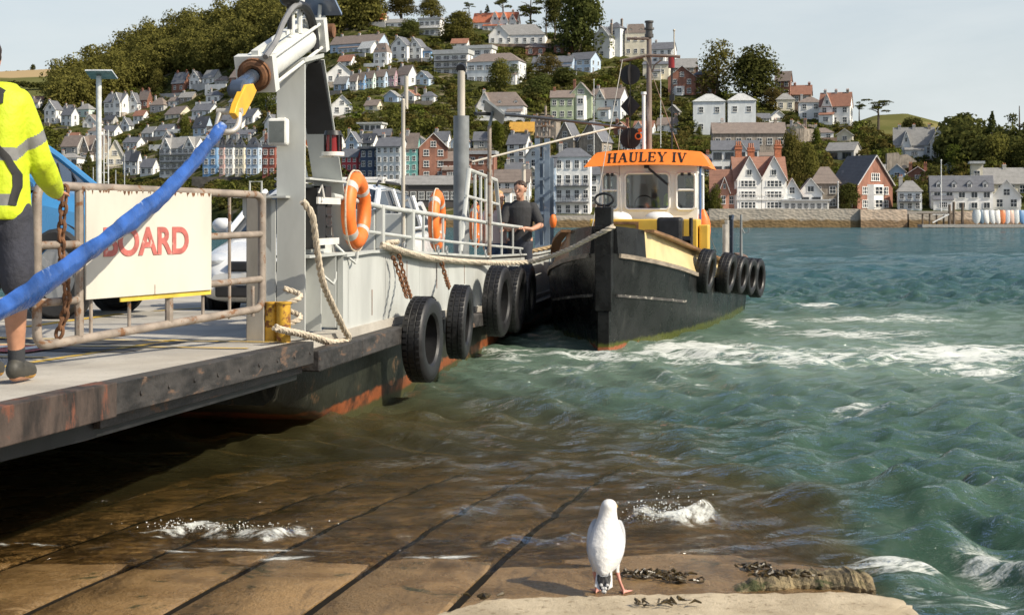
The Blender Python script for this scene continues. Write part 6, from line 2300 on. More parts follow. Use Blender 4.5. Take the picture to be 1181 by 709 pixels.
# ---- lifebuoys
def lifebuoy(px, py, t_, dia, label, yaw=0.0, tilt=0.0):
    s, z = fpx(px, py, t_)
    root = thing('lifebuoy', label, 'lifebuoy', F(s, t_, z), FYAW + yaw, 'orange lifebuoys')
    R0, r0 = dia / 2 * .77, dia / 2 * .23
    b = MB()
    b.torus((0, 0, 0), (0, 1, 0), R0, r0, 36, 14, .8)
    b.build('ring', ORANGE, root, True)
    for q in (math.pi / 4, 3 * math.pi / 4, 5 * math.pi / 4, 7 * math.pi / 4):
        b = MB()
        rings = []
        for k in range(5):
            a = q + (k - 2) * .052
            e_ = Vector((math.cos(a), 0, math.sin(a)))
            rings.append([e_ * R0 + (e_ * math.cos(2 * math.pi * j / 14) + Vector((0, .8, 0)) * math.sin(2 * math.pi * j / 14)) * (r0 * 1.03) for j in range(14)])
        b.loft(rings)
        b.build('reflective_band', pm('lifebuoy_tape', (.46, .45, .42), .4, var=.1), root, True)
    b = MB()
    pts = []
    for k in range(40):
        a = 2 * math.pi * k / 40
        rr = dia / 2 * (1.02 + .07 * abs(math.sin(2 * a)))
        pts.append((math.cos(a) * rr, 0, math.sin(a) * rr))
    b.tube(pts, .008, 5, closed=True)
    b.build('grab_line', ROPE, root, True)
    root.rotation_euler = (tilt, 0, FYAW + yaw)
    return root


lifebuoy(411, 243, .02, .64, 'orange lifebuoy hung by the ramp tower, in front of the white car')
lifebuoy(504, 254, .12, .66, 'orange lifebuoy on the railing right of the white car', R(4))
lifebuoy(549, 260, .45, .62, 'orange lifebuoy half hidden inside the handrail cage', R(2))
s, z = fpx(357, 140, .5)
lifebuoy(356, 141, .55, .42, 'orange lifebuoy glimpsed through the opening in the ramp tower')


# ================================================================ cars on the deck
def paint(name, col):
    return pm(name, col, .28, var=.04, bump=0, coat=.7)


TYREM = pm('car_tyre', (.02, .02, .021), .8, bump=.3)
RIM = pm('alloy_rim', (.42, .42, .42), .35, .7)
CARG = glassm('car_glass', (.018, .024, .034), .04)
PLAST = pm('black_plastic', (.02, .02, .022), .6)
LENS = pm('headlight_lens', (.62, .66, .70), .08, .3, var=.1, bump=0)


def car(label, s, t_, col, yaw=0.0, dark_top=False, rails=True):
    """x forward; length 4.3, width 1.74, height 1.47"""
    root = thing('parked_car', label, 'car', F(s, t_, dk(s + 2)), FYAW + math.pi + yaw, 'cars on the ferry deck')
    st = [(-2.12, .42, .78, .70), (-2.05, .30, .98, .80), (-1.7, .22, 1.02, .86), (-1.0, .20, .98, .87), (0, .20, .95, .87), (.8, .20, .93, .87), (1.2, .20, .92, .86), (1.7, .21, .82, .83), (2.02, .25, .70, .74), (2.14, .34, .55, .60)]
    b = MB()
    rings = []
    for x, zl, zh, w in st:
        n = 20
        ring = []
        for j in range(n):
            q = 2 * math.pi * j / n
            cx_, sx_ = math.cos(q), math.sin(q)
            ex = .38
            ring.append(Vector((x, w * math.copysign(abs(cx_) ** ex, cx_) * (1 - .06 * max(0, sx_)), (zl + zh) / 2 + (zh - zl) / 2 * math.copysign(abs(sx_) ** ex, sx_))))
        rings.append(ring)
    b.loft(rings)
    b.build('body', col, root, 35)
    # cabin: glass below, painted roof and pillars
    cab = [(-1.95, 1.00, 1.00, .70), (-1.62, .96, 1.32, .66), (-1.2, .94, 1.42, .63), (-.3, .92, 1.455, .62), (.25, .92, 1.43, .62), (1.05, .90, .96, .72)]
    b = MB()
    rings = []
    for x, zl, zh, w in cab:
        rings.append([Vector((x, w + .11, zl)), Vector((x, w + .09, zl + (zh - zl) * .5)), Vector((x, w, zh - .02)), Vector((x, w * .8, zh + .015)), Vector((x, -w * .8, zh + .015)), Vector((x, -w, zh - .02)), Vector((x, -w - .09, zl + (zh - zl) * .5)), Vector((x, -w - .11, zl))])
    b.loft(rings)
    b.build('windows', CARG, root)
    b = MB()
    rf = [(-1.70, 1.29, .66), (-1.2, 1.43, .635), (-.3, 1.468, .625), (.18, 1.45, .625), (.38, 1.37, .63)]
    rings = [[Vector((x, w + .012, z - .05)), Vector((x, w * .82, z + .022)), Vector((x, 0, z + .035)), Vector((x, -w * .82, z + .022)), Vector((x, -w - .012, z - .05)), Vector((x, 0, z - .03))] for x, z, w in rf]
    b.loft(rings)
    b.build('roof', col, root, True)
    b = MB()
    for sd in (-1, 1):
        b.tube([(1.08, sd * .80, .95), (.70, sd * .74, 1.18), (.28, sd * .66, 1.40)], .035, 8)
        b.tube([(-.35, sd * .83, .95), (-.38, sd * .66, 1.43)], .028, 6)
        b.tube([(-1.25, sd * .82, .97), (-1.40, sd * .66, 1.36)], .035, 6)
        b.tube([(-1.98, sd * .76, 1.0), (-1.72, sd * .68, 1.28)], .045, 8)
        b.tube([(1.08, sd * .80, .945), (0, sd * .85, .955), (-1.98, sd * .80, 1.0)], .022, 6)
    b.build('pillars', col, root, True)
    for x in (1.32, -1.32):
        for sd in (-1, 1):
            b = MB()
            prof = [(.20, -.10), (.29, -.11), (.315, -.07), (.318, .07), (.29, .11), (.20, .10)]
            b.loft([[Vector((x + math.cos(2 * math.pi * i / 28) * r, sd * .78 + y, .318 + math.sin(2 * math.pi * i / 28) * r)) for r, y in prof] for i in range(28)], False, True)
            wt_ = b.build('wheel', TYREM, root, True)
            b = MB()
            b.cyl((x, sd * .70, .318), (x, sd * .855, .318), .205, .19, 24)
            for k in range(5):
                a = k * 2 * math.pi / 5
                b.beam((x, sd * .862, .318), (x + math.cos(a) * .17, sd * .862, .318 + math.sin(a) * .17), .05, .02, (0, 1, 0))
            b.build('rim', RIM, wt_)
            b = MB()
            b.torus((x, sd * .80, .318), (0, 1, 0), .345, .035, 28, 6)
            b.build('wheel_arch', PLAST, root, True)
    for sd in (-1, 1):
        b = MB()
        b.ball((1.93, sd * .60, .665), (.17, .15, .085), 14, 8)
        hl = b.build('headlight', LENS, root, True)
        MB().ball((1.90, sd * .72, .665), (.10, .045, .05), 10, 6).build('indicator', pm('amber_lens', (.70, .22, .02), .15), hl, True)
        MB().ball((2.06, sd * .52, .38), (.06, .08, .05), 10, 6).build('fog_lamp', LENS, root, True)
        b = MB()
        b.ball((.78, sd * .99, 1.02), (.07, .12, .085), 12, 8)
        b.build('mirror', col, root, True)
        MB().ball((-2.06, sd * .66, .80), (.07, .09, .13), 10, 6).build('tail_lamp', pm('red_tail', (.35, .02, .02), .2), root, True)
    b = MB()
    b.bx(2.03, 2.155, -.42, .42, .56, .66)
    b.bx(2.0, 2.165, -.55, .55, .30, .42)
    b.build('grille', PLAST, root, bevel=.02)
    pl = MB().bx(2.168, 2.18, -.26, .26, .44, .55).build('number_plate', pm('plate_white', (.74, .73, .70), .4), root)
    me = text_mesh('0', .105, .001)
    me.materials.clear()
    me.materials.append(PLAST)
    o = bpy.data.objects.new('plate_lettering', me)
    COL.objects.link(o)
    o.parent = pl
    o.location, o.rotation_euler = (2.183, .0, .495), (R(90), 0, R(90))
    if rails:
        for sd in (-1, 1):
            MB().tube([(-1.4, sd * .60, 1.46), (-1.3, sd * .60, 1.50), (.0, sd * .60, 1.52), (.12, sd * .60, 1.47)], .016, 6).build('roof_rail', PLAST, root, True)
        b = MB()
        for x in (-.1, -1.0):
            b.tube([(x, -.66, 1.55), (x, .66, 1.55)], .02, 8)
            for sd in (-1, 1):
                b.bx(x - .05, x + .05, sd * .60 - .03, sd * .60 + .03, 1.50, 1.57)
        b.build('roof_bar', REFL, root, True)
    b = MB()
    b.tube([(1.06, -.1, .99), (.80, .45, 1.12)], .012, 5).tube([(1.06, .3, .99), (.84, .68, 1.08)], .012, 5)
    b.build('wiper', PLAST, root)
    return root


car('white estate car with roof bars and a dark windscreen facing the ramp', 6.0, 1.58, paint('car_white', (.74, .75, .75)))
bv = car('blue van parked side-on behind the gate, next to the hi-vis man', 4.95, 3.85, paint('car_blue', (.045, .20, .42)), 0, rails=False)
bv.location = (-5.22, 13.55, dk(3))
bv.rotation_euler = (0, 0, R(-3))
bv.scale = (.92, 1, 1.28)
bv['category'] = 'van'
bv.name = 'parked_van'
# ================================================================ the tug
TA = R(11)
TO = Vector((1.16, 17.8, 0))
TD, TR = Vector((math.sin(TA), math.cos(TA), 0)), Vector((math.cos(TA), -math.sin(TA), 0))


def TW(a, b_, z):
    return TO + TD * a + TR * b_ + Vector((0, 0, z))


TRZ = R(90) - TA                                   # local x runs aft, local y to the viewer's left (= -b)
tug = thing('tugboat', 'black hulled tug with a white wheelhouse and orange roof visor, lashed alongside the ferry', 'tugboat', TO, TRZ)
AA = [0, .4, 1, 2, 3, 4.8, 6, 8.5, 10, 11]
ip = lambda a, ys: float(np.interp(a, AA, ys))
B_WL = [.045, .15, .34, .65, .88, 1.16, 1.28, 1.48, 1.42, 1.2]
B_DK = [.10, .32, .54, .80, .95, 1.20, 1.34, 1.55, 1.5, 1.3]
Z_DK = [1.215, 1.17, 1.10, .98, .86, .74, .68, .64, .66, .70]
Z_TP = [1.54, 1.51, 1.45, 1.33, 1.21, 1.02, .92, .88, .90, .95]

m = bpy.data.materials.new('tug_black_hull')
t = NT(m)
co = t.n('ShaderNodeTexCoord').outputs['Object']
sp = t.t.nodes.new('ShaderNodeSeparateXYZ')
t.l(co, sp.inputs[0])
n1 = t.noise(co, 2.2, 6, .66, .3)
c = t.mix(t.ramp(n1, .35, .65), (.006, .006, .006), (.017, .018, .018))
c = t.mix(t.ramp(t.noise(t.mapped(co, (1, 1, .35)), 4, 6, .7, .3), .60, .72), c, (.045, .047, .043))
zz = t.math('ADD', sp.outputs['Z'], t.math('MULTIPLY', t.math('SUBTRACT', t.noise(co, 9, 4), .5), .10))
c = t.mix(t.ramp(zz, .11, .06), c, (.075, .085, .015))
c = t.mix(t.math('MULTIPLY', t.ramp(zz, .06, .03), t.ramp(sp.outputs['X'], 1.3, .6)), c, (.30, .10, .05))
p = t.n('ShaderNodeBsdfPrincipled')
t.l(c, p.inputs['Base Color'])
p.inputs['Specular IOR Level'].default_value = .22
t.l(t.ramp(n1, .3, .7, .18, .40), p.inputs['Roughness'])
t.l(t.bump(t.math('ADD', t.noise(co, 3, 3), t.math('MULTIPLY', t.noise(co, 40, 4, .7), .25)), .35, .03), p.inputs['Normal'])
t.out(p.outputs[0])
TUGB = m
CREAM = pm('cream_paint', (.60, .47, .235), .42, var=.07, ns=3, patch=(.45, .35, .20), amt=.12, ps=5)
TYEL = pm('casing_yellow', (.66, .42, .06), .42, var=.08, ns=4, patch=(.40, .27, .10), amt=.1)
WOOD_SHADE = pm('wood_and_shade_brown', (.22, .115, .05), .45, var=.3, ns=4, stretch=(.3, 3, 3), bump=.2)
WOODG = pm('grey_wood_strake', (.24, .20, .155), .75, var=.3, ns=5, stretch=(.3, 3, 3), patch=(.12, .10, .08), amt=.35)
WOODK = pm('worn_black_strake', (.05, .047, .043), .7, var=.4, ns=7, patch=(.30, .28, .24), amt=.42, ps=9, stretch=(.5, 2, 2))
TWHITE = pm('wheelhouse_white', (.74, .75, .74), .42, var=.06, ns=3, patch=(.45, .42, .36), amt=.1, ps=6)
TORANGE = pm('visor_orange', (.80, .21, .03), .42, var=.06, ns=4)

st = [0, .12, .4, .7, 1, 1.5, 2, 2.5, 3, 3.9, 4.8, 6, 7.2, 8.5, 10, 11]
b = MB()
rings = []
for a in st:
    w, d, z = ip(a, B_WL), ip(a, B_DK), ip(a, Z_DK)
    R_ = []
    half = [(.02, -.7), (w * .82, -.35), (w, 0), (w + (d - w) * .40, z * .36), (w + (d - w) * .75, z * .7), (d, z)]
    for y, zz in half: R_.append(Vector((a, -y, zz)))
    for y, zz in half[::-1]: R_.append(Vector((a, min(1.27 * y, 1.38), zz)))
    rings.append(R_)
b.loft(rings)
b.build('hull', TUGB, tug, 50)
LBW = lambda v: min(1.27 * v, 1.38)                # the side lashed to the ferry
SGN = lambda sgn, v: -v if sgn < 0 else LBW(v)
# bulwark shells
for nm, sgn, a0, a1, mt in (('bow_bulwark', -1, .10, .74, TUGB), ('bow_bulwark', .92, .10, .74, TUGB), ('bulwark', -1, .745, 11, CREAM), ('bulwark', .92, .745, 11, WOOD_SHADE)):  # left bulwark: shade and reflections put in as wood brown, right is cream
    b = MB()
    vs, fs = [], []
    N = 3 if nm == 'bow_bulwark' else 22
    for i in range(N + 1):
        a = a0 + (a1 - a0) * (i / N) ** 1.2
        d, z0_, z1_ = ip(a, B_DK), ip(a, Z_DK), ip(a, Z_TP)
        ti = .02 + .12 * min(1, max(0, (a - .7) / 1.2)) if nm == 'bulwark' else .02
        if nm == 'bow_bulwark': z1_ += .02
        vs += [(a, SGN(sgn, d + .004), z0_ - .015), (a, SGN(sgn, d - ti), z1_), (a, SGN(sgn, d - ti) - math.copysign(.05, sgn), z1_), (a, SGN(sgn, d) - math.copysign(.06, sgn), z0_ - .015)]
        if i:
            o_ = 4 * (i - 1)
            for k in range(4):
                fs.append((o_ + k, o_ + 4 + k, o_ + 4 + (k + 1) % 4, o_ + (k + 1) % 4))
    fs += [(3, 2, 1, 0), (4 * N, 4 * N + 1, 4 * N + 2, 4 * N + 3)]
    b.add(vs, fs)
    b.build(nm, mt, tug)
for nm, zf, off, hh, mt, a0, a1 in (('rubbing_strake', lambda a: ip(a, Z_DK) - .02, .03, .055, WOODG, .12, 3.3), ('lower_strake', lambda a: .69 - .085 * a, .026, .034, WOODK, .12, 2.5), ('capping_rail', lambda a: ip(a, Z_TP) + .018, -.06, .035, WOOD_SHADE, .8, 10.8)):
    for sgn in (-1, .92):
        b = MB()
        N = 16
        vs, fs = [], []
        for i in range(N + 1):
            a = a0 + (a1 - a0) * i / N
            z = zf(a)
            w, d, zd = ip(a, B_WL), ip(a, B_DK), ip(a, Z_DK)
            base = d if nm != 'lower_strake' else w + (d - w) * min(1, z / zd)
            if nm == 'capping_rail': base = d - .10 * min(1, max(0, (a - .7) / 1.2)) + .03
            q0_, q1_ = SGN(sgn, base) + math.copysign(off, sgn), SGN(sgn, base) - math.copysign(.07, sgn)
            vs += [(a, q0_, z - hh / 2), (a, q0_, z + hh / 2), (a, q1_, z + hh / 2), (a, q1_, z - hh / 2)]
            if i:
                o_ = 4 * (i - 1)
                for k in range(4):
                    fs.append((o_ + k, o_ + 4 + k, o_ + 4 + (k + 1) % 4, o_ + (k + 1) % 4))
        fs += [(3, 2, 1, 0), (4 * N, 4 * N + 1, 4 * N + 2, 4 * N + 3)]
        b.add(vs, fs)
        b.build(nm, mt, tug)
# stem post, head ring and draught marks
b = MB()
b.bx(-.16, .06, -.105, .105, .50, 1.79).bx(-.14, .06, -.075, .075, -.4, .499).bx(-.175, .075, -.115, .115, 1.50, 1.56)
stem = b.build('stem_post', TUGB, tug, bevel=.012)
b = MB()
ring = [(-.05, .115 * math.cos(q), 1.885 + .075 * math.sin(q)) for q in [2 * math.pi * i / 24 for i in range(24)]]
b.tube(ring, .016, 8, closed=True).cyl((-.05, 0, 1.78), (-.05, 0, 1.83), .02, n=8)
b.build('towing_eye', BLACKP, stem, True)
b = MB()
for z in (.12, .22):
    y = -(ip(.16, B_WL) + .012)
    b.box((.17, y, z), (.035, .004, .008)).box((.17, y, z + .035), (.035, .004, .008)).box((.16, y, z + .018), (.008, .004, .04))
b.build('draught_mark', REFL, tug)
# deck
b = MB()
vs = []
N = 20
for i in range(N + 1):
    a = .1 + 10.8 * i / N
    d, z = ip(a, B_DK) - .05, ip(a, Z_DK) - .06
    vs += [(a, -d, z), (a, LBW(d) - .03, z)]
b.add(vs, [(2 * i, 2 * i + 1, 2 * i + 3, 2 * i + 2) for i in range(N)])
b.build('deck', pm('tug_deck_green', (.06, .09, .07), .7), tug)
# yellow casing in front of the wheelhouse
b = MB()
b.bx(4.7, 5.69, -.86, .84, .6, 1.64)
cs_ = b.build('engine_casing', TYEL, tug, bevel=.02)
b = MB()
for y0, y1, z0, z1 in ((.06, .78, 1.56, 1.60), (.06, .78, .95, .985), (.74, .78, .986, 1.559), (.06, .10, .986, 1.559)):
    b.bx(4.672, 4.70, y0, y1, z0, z1)
b.build('panel_frame', WOOD_SHADE, cs_)
b = MB()
b.bx(4.15, 4.60, -.66, -.27, .66, 1.67)
b.build('winch_cover', BLACKP, tug, bevel=.05)
b = MB()
for y in (-.22, .45):
    rings = []
    b.ball((5.15, y, 1.64), (.24, .24, .13), 16, 8)
b.build('ventilator', TWHITE, tug, True)
b = MB()
for y, z1, rr in ((-.62, 1.58, .028), (-.78, 1.66, .03), (-.70, 1.34, .055)):
    b.cyl((4.4, y, .6), (4.4, y, z1), rr, n=10)
for z in (1.18, 1.32):
    b.cyl((4.34, -.66, z), (4.34, -.78, z), .06, n=14)
b.build('bitts', BLACKP, tug, True)
b = MB()
b.bx(4.8, 5.4, -1.02, -.88, .64, 1.55)
b.build('side_locker', TYEL, tug, bevel=.015)
# wheelhouse (hollow, glazed all round)
x0, x1, hw = 5.70, 7.6, .80
b = MB()
zb_, zw0, zw1, zt_ = 1.45, 1.80, 2.39, 2.56
th = .05
for xx in (x0, x1 - th):
    b.bx(xx, xx + th, -hw, hw, zb_, zw0)
    b.bx(xx, xx + th, -hw, hw, zw1, zt_)
    for ya, yb2 in ((-hw, -.755), (-.46, -.335), (.385, .51), (.765, hw)):
        b.bx(xx, xx + th, ya, yb2, zw0 + .0005, zw1 - .0005)
for sy in (-1, 1):
    b.bx(x0 + th + .001, x1 - th - .001, sy * hw, sy * (hw - th), zb_, zw0)
    b.bx(x0 + th + .001, x1 - th - .001, sy * hw, sy * (hw - th), zw1, zt_)
    for xa, xb in ((x0 + th + .001, x0 + .22), (x0 + .85, x0 + 1.0), (x1 - .3, x1 - th - .001)):
        b.bx(xa, xb, sy * hw, sy * (hw - th), zw0 + .0005, zw1 - .0005)
b.bx(x0 + .06, x1 - .06, -hw + .06, hw - .06, zb_ - .3, zb_ + .05)
wh = b.build('wheelhouse', TWHITE, tug, bevel=.006)
m = bpy.data.materials.new('wheelhouse_glass')
t = NT(m)
tr = t.n('ShaderNodeBsdfTransparent')
tr.inputs['Color'].default_value = (.62, .66, .64, 1)
gl = t.n('ShaderNodeBsdfGlossy')
gl.inputs['Roughness'].default_value = .03
mx = t.n('ShaderNodeMixShader')
mx.inputs[0].default_value = .16
t.l(tr.outputs[0], mx.inputs[1]); t.l(gl.outputs[0], mx.inputs[2])
t.out(mx.outputs[0])
WGL = m


def rrect(ya, yb2, za, zb2, rad, n=4):
    P = []
    for cy, cz, q0 in ((yb2 - rad, zb2 - rad, 0), (ya + rad, zb2 - rad, 90), (ya + rad, za + rad, 180), (yb2 - rad, za + rad, 270)):
        for k in range(n + 1):
            q = R(q0 + 90 * k / n)
            P.append((cy + rad * math.cos(q), cz + rad * math.sin(q)))
    return P


for ya, yb2 in ((-.755, -.46), (-.335, .385), (.51, .765)):
    for xx in (x0, x1):
        g_ = MB()
        xg = xx + (.025 if xx == x0 else -.025)
        g_.add([(xg, ya, zw0), (xg, yb2, zw0), (xg, yb2, zw1), (xg, ya, zw1)], [(0, 1, 2, 3)])
        wn = g_.build('window', WGL, tug)
        fr_ = MB()
        xf = xx - .008 if xx == x0 else xx + .008
        fr_.tube([(xf, y, z) for y, z in rrect(ya - .005, yb2 + .005, zw0 - .005, zw1 + .005, .07)], .022, 8, closed=True)
        if yb2 - ya < .5:
            fr_.cyl((xf, ya, (zw0 + zw1) / 2 + .02), (xf, yb2, (zw0 + zw1) / 2 + .02), .02, n=8)
        fr_.build('window_frame', TWHITE, wn, True)
        if yb2 - ya < .5 and xx == x0:
            h_ = MB()
            for y in (ya + .09, yb2 - .09):
                h_.bx(x0 - .03, x0 - .005, y - .025, y + .025, zw1 - .04, zw1 + .01)
            h_.build('window_catch', BLACKP, wn)
for sy in (-1, 1):
    for xa, xb in ((x0 + .22, x0 + .85), (x0 + 1.0, x1 - .3)):
        g_ = MB()
        yy = sy * (hw - .025)
        g_.add([(xa, yy, zw0), (xb, yy, zw0), (xb, yy, zw1), (xa, yy, zw1)], [(0, 1, 2, 3)])
        g_.build('window', WGL, tug)
# inside: dash, chart board, seat and a hanging hi-vis coat
b = MB()
b.bx(x0 + .06, x0 + .45, -hw + .06, hw - .06, 1.5, 1.86).bx(x0 + 1.0, x0 + 1.25, -.28, .05, 1.5, 2.15)
b.build('dashboard', BLACKP, wh)
b = MB()
b.bx(x1 - .30, x1 - .055, -.02, .42, 1.6, 2.44)
b.build('chart_board', TWHITE, wh)
b = MB()
b.bx(x1 - .40, x1 - .06, -.34, -.045, 1.5, 2.44)
b.build('cabinet', pm('dark_cabinet', (.03, .025, .022), .6), wh)
b = MB()
b.loft([[Vector((x0 + .7 + .05 * math.sin(q), -.24 + w_ * math.cos(q), z)) for q in [2 * math.pi * k / 10 for k in range(10)]] for z, w_ in ((1.78, .05), (1.9, .055), (2.02, .05), (2.07, .02))])
b.build('hung_coat', pm('coat_hivis', (.42, .62, .03), .7), wh, True)
b = MB()
b.torus((x0 + .5, .12, 1.88), (1, 0, .3), .16, .012, 26, 6)
b.build('steering_wheel', BLACKP, wh, True)
# visor roof
b = MB()
ax_ = []
NB = 12
vs = []
for i in range(NB + 1):
    f = i / NB * 2 - 1
    arch = .05 * (1 - f * f)
    vs += [(5.36, f * 1.03, 2.485 + arch * .75), (5.60, f * .86, 2.735 + arch), (7.70, f * .86, 2.735 + arch), (7.78, f * 1.0, 2.51 + arch * .5), (7.60, f * .92, 2.53), (5.62, f * .92, 2.53)]
fs = []
for i in range(NB):
    o_ = 6 * i
    for k in range(6):
        fs.append((o_ + k, o_ + 6 + k, o_ + 6 + (k + 1) % 6, o_ + (k + 1) % 6))
fs += [tuple(range(6))[::-1], tuple(range(6 * NB, 6 * NB + 6))]
b.add(vs, fs)
vz = b.build('roof_visor', TORANGE, tug)


# serif name on the visor
def glyph(ch):
    """polygons (in a unit-high cell) and the advance width of a roman capital"""
    TK, TN, SF = .17, .075, .06
    P = []

    def rect(x0, x1, z0, z1): P.append([(x0, z0), (x1, z0), (x1, z1), (x0, z1)])

    def stem(x, w=TK, top=True, bot=True, z0=0, z1=1):
        rect(x, x + w, z0 + (SF if bot else 0), z1 - (SF if top else 0))
        if bot: rect(x - .08, x + w + .08, z0, z0 + SF)
        if top: rect(x - .08, x + w + .08, z1 - SF, z1)

    def diag(xa, za, xb, zb, w):
        P.append([(xa - w / 2, za), (xa + w / 2, za), (xb + w / 2, zb), (xb - w / 2, zb)])
    if ch == 'H':
        stem(.1); stem(.62); rect(.27, .62, .47, .54); W_ = .92
    elif ch == 'A':
        diag(.14, SF, .44, 1, TN); diag(.72, SF, .44, 1, TK); rect(.26, .60, .32, .38); rect(.02, .27, 0, SF); rect(.56, .88, 0, SF); W_ = .90
    elif ch == 'U':
        rect(.12, .29, .26, 1 - SF); rect(.04, .38, 1 - SF, 1); rect(.66, .73, .26, 1 - SF); rect(.57, .82, 1 - SF, 1)
        out = [(.12, .26), (.29, .26), (.31, .14), (.40, .075), (.52, .075), (.62, .14), (.66, .26), (.73, .26), (.70, .10), (.58, 0), (.32, 0), (.16, .08)]
        for k in range(5):
            P.append([out[1 + k], out[2 + k], out[10 - k] if k < 4 else out[7], out[11 - k] if k < 4 else out[7]]) if False else None
        P.append([(.12, .26), (.16, .08), (.31, .14), (.29, .26)]); P.append([(.16, .08), (.32, 0), (.40, .075), (.31, .14)]); P.append([(.32, 0), (.58, 0), (.52, .075), (.40, .075)])
        P.append([(.58, 0), (.70, .10), (.62, .14), (.52, .075)]); P.append([(.70, .10), (.73, .26), (.66, .26), (.62, .14)]); W_ = .88
    elif ch == 'L':
        stem(.1); P.append([(.35, 0), (.68, 0), (.72, .28), (.65, .28), (.56, SF), (.35, SF)]); W_ = .74
    elif ch == 'E':
        stem(.1); P.append([(.35, 0), (.70, 0), (.74, .26), (.67, .26), (.58, SF), (.35, SF)]); P.append([(.35, 1 - SF), (.56, 1 - SF), (.63, .78), (.70, .78), (.68, 1), (.35, 1)])
        rect(.27, .52, .48, .54); rect(.52, .57, .38, .64); W_ = .78
    elif ch == 'Y':
        rect(.37, .54, SF, .46); rect(.28, .63, 0, SF); diag(.45, .46, .17, 1 - SF, TK); diag(.46, .46, .74, 1 - SF, TN); rect(.02, .34, 1 - SF, 1); rect(.62, .88, 1 - SF, 1); W_ = .86
    elif ch == 'I':
        stem(.12); W_ = .42
    elif ch == 'V':
        diag(.45, 0, .18, 1 - SF, TK); diag(.45, 0, .72, 1 - SF, TN); rect(.02, .36, 1 - SF, 1); rect(.61, .86, 1 - SF, 1); W_ = .88
    else:
        W_ = .40
    return P, W_


word = 'HAULEY IV'
hs = .165
adv = [glyph(c_)[1] * 1.06 for c_ in word]
tot = sum(adv)
# the visor front slopes from (5.36, 2.485) at its lip to (5.60, 2.735) at its top
x_ = -tot / 2
for c_, ad in zip(word, adv):
    polys, _ = glyph(c_)
    xs = x_
    x_ += ad
    if not polys: continue
    b = MB()
    for pg in polys:
        vs = []
        for gx, gz in pg:
            yy = -(xs + gx) * hs * 1.10            # viewer's right is -y
            f = yy / .95
            u_ = .17 + gz * .62
            arch = .05 * (1 - f * f)
            zz = (2.485 + arch * .75) * (1 - u_) + (2.735 + arch) * u_
            xx = 5.36 + .24 * u_
            vs.append(Vector((xx - .004, yy, zz + .004)))
        nrm = Vector((-.72, 0, .69)) * .004
        n_ = len(vs)
        b.add(vs + [v + nrm for v in vs], [tuple(range(n_, 2 * n_)), tuple(range(n_))[::-1]] + [(i, (i + 1) % n_, n_ + (i + 1) % n_, n_ + i) for i in range(n_)])
    b.build('letter', BLACKP, vz)
# wiper and wheelhouse sundries
b = MB()
b.beam((5.66, .02, 2.50), (5.66, -.32, 2.20), .012, .03).beam((5.655, .0, 2.46), (5.655, -.30, 2.20), .03, .012).box((5.67, .03, 2.50), (.05, .08, .05))
b.build('wiper', BLACKP, wh)
b = MB()
b.tube([(5.75, -.84, 1.3), (5.75, -.84, 2.46), (5.8, -.84, 2.5)], .018, 8)
b.build('side_rail', pm('blue_rail', (.05, .12, .28), .4), wh, True)
# mast with yards, lamps and day shapes
mY = -(at(749, 0, 24.0) - TO).dot(TR)
mA = 6.25
MZ = lambda py: CH + (HY - py) / FPX * 24.0
mast = MB().cyl((mA, mY, 2.7), (mA, mY, MZ(44)), .050, .042, 14).build('mast', pm('mast_brown', (.20, .155, .13), .5, var=.25, stretch=(1, 1, .3), patch=(.52, .48, .43), amt=.3), tug, True)
b = MB()
for z0, z1, rr in ((MZ(44), MZ(40), .075), (MZ(40), MZ(35), .06), (MZ(35), MZ(33), .085), (MZ(33), MZ(27), .06), (MZ(27), MZ(25), .075)):
    b.cyl((mA, mY, z0 + .0008), (mA, mY, z1), rr, n=16)
b.build('mast_lamp', pm('lamp_dark', (.07, .065, .06), .4, patch=(.5, .48, .45), amt=.3, ps=12), mast, 40)
pxm = 24.0 / FPX
b = MB()
b.tube([(mA - .07, mY + 33 * pxm, MZ(71)), (mA - .07, mY + 14 * pxm, MZ(67.5)), (mA - .07, mY, MZ(65)), (mA - .07, mY - 31 * pxm, MZ(67)), (mA - .07, mY - 36 * pxm, MZ(67.5))], .026, 8)
b.cyl((mA - .06, mY + 25 * pxm, MZ(45)), (mA - .06, mY, MZ(46)), .022, n=8)
b.tube([(mA, mY - .05, MZ(84)), (mA, mY - 6 * pxm, MZ(76)), (mA, mY - 14 * pxm, MZ(70))], .014, 6)
b.build('yard', pm('yard_brown', (.20, .15, .12), .5, patch=(.45, .4, .35), amt=.25), mast, True)
b = MB()
b.cyl((mA - .05, mY - 29 * pxm, MZ(66)), (mA - .05, mY - 29 * pxm, MZ(37)), .012, n=6).ball((mA - .05, mY - 29 * pxm, MZ(37)), .022, 8, 6)
b.cyl((mA - .05, mY + 24 * pxm, MZ(45)), (mA - .05, mY + 25 * pxm, MZ(28)), .006, n=6)
b.build('aerial', pm('pale_pipe', (.48, .44, .37), .6), mast, True)
b = MB()
b.cyl((mA - .05, mY - 26 * pxm, MZ(68)), (mA - .05, mY - 26 * pxm, MZ(80)), .055, n=14)
b.build('side_light', red, mast, True)
b = MB()
b.cyl((mA - .05, mY - 26.5 * pxm, MZ(80)), (mA - .05, mY - 26.5 * pxm, 2.7), .014, n=6).box((mA - .05, mY - 26.5 * pxm, MZ(114)), (.07, .08, .10))
b.build('light_pole', BLACKP, mast)
b = MB()
b.cyl((mA - .25, mY + 4.5 * pxm, 2.70), (mA - .25, mY + 4.5 * pxm, MZ(111)), .03, n=10).cyl((mA - .25, mY + 4.5 * pxm, MZ(111)), (mA - .25, mY + 4.5 * pxm, MZ(108)), .045, n=12)
b.build('white_pole', TWHITE, mast, True)
hx, hy = mA - .10, mY + 21 * pxm
b = MB()
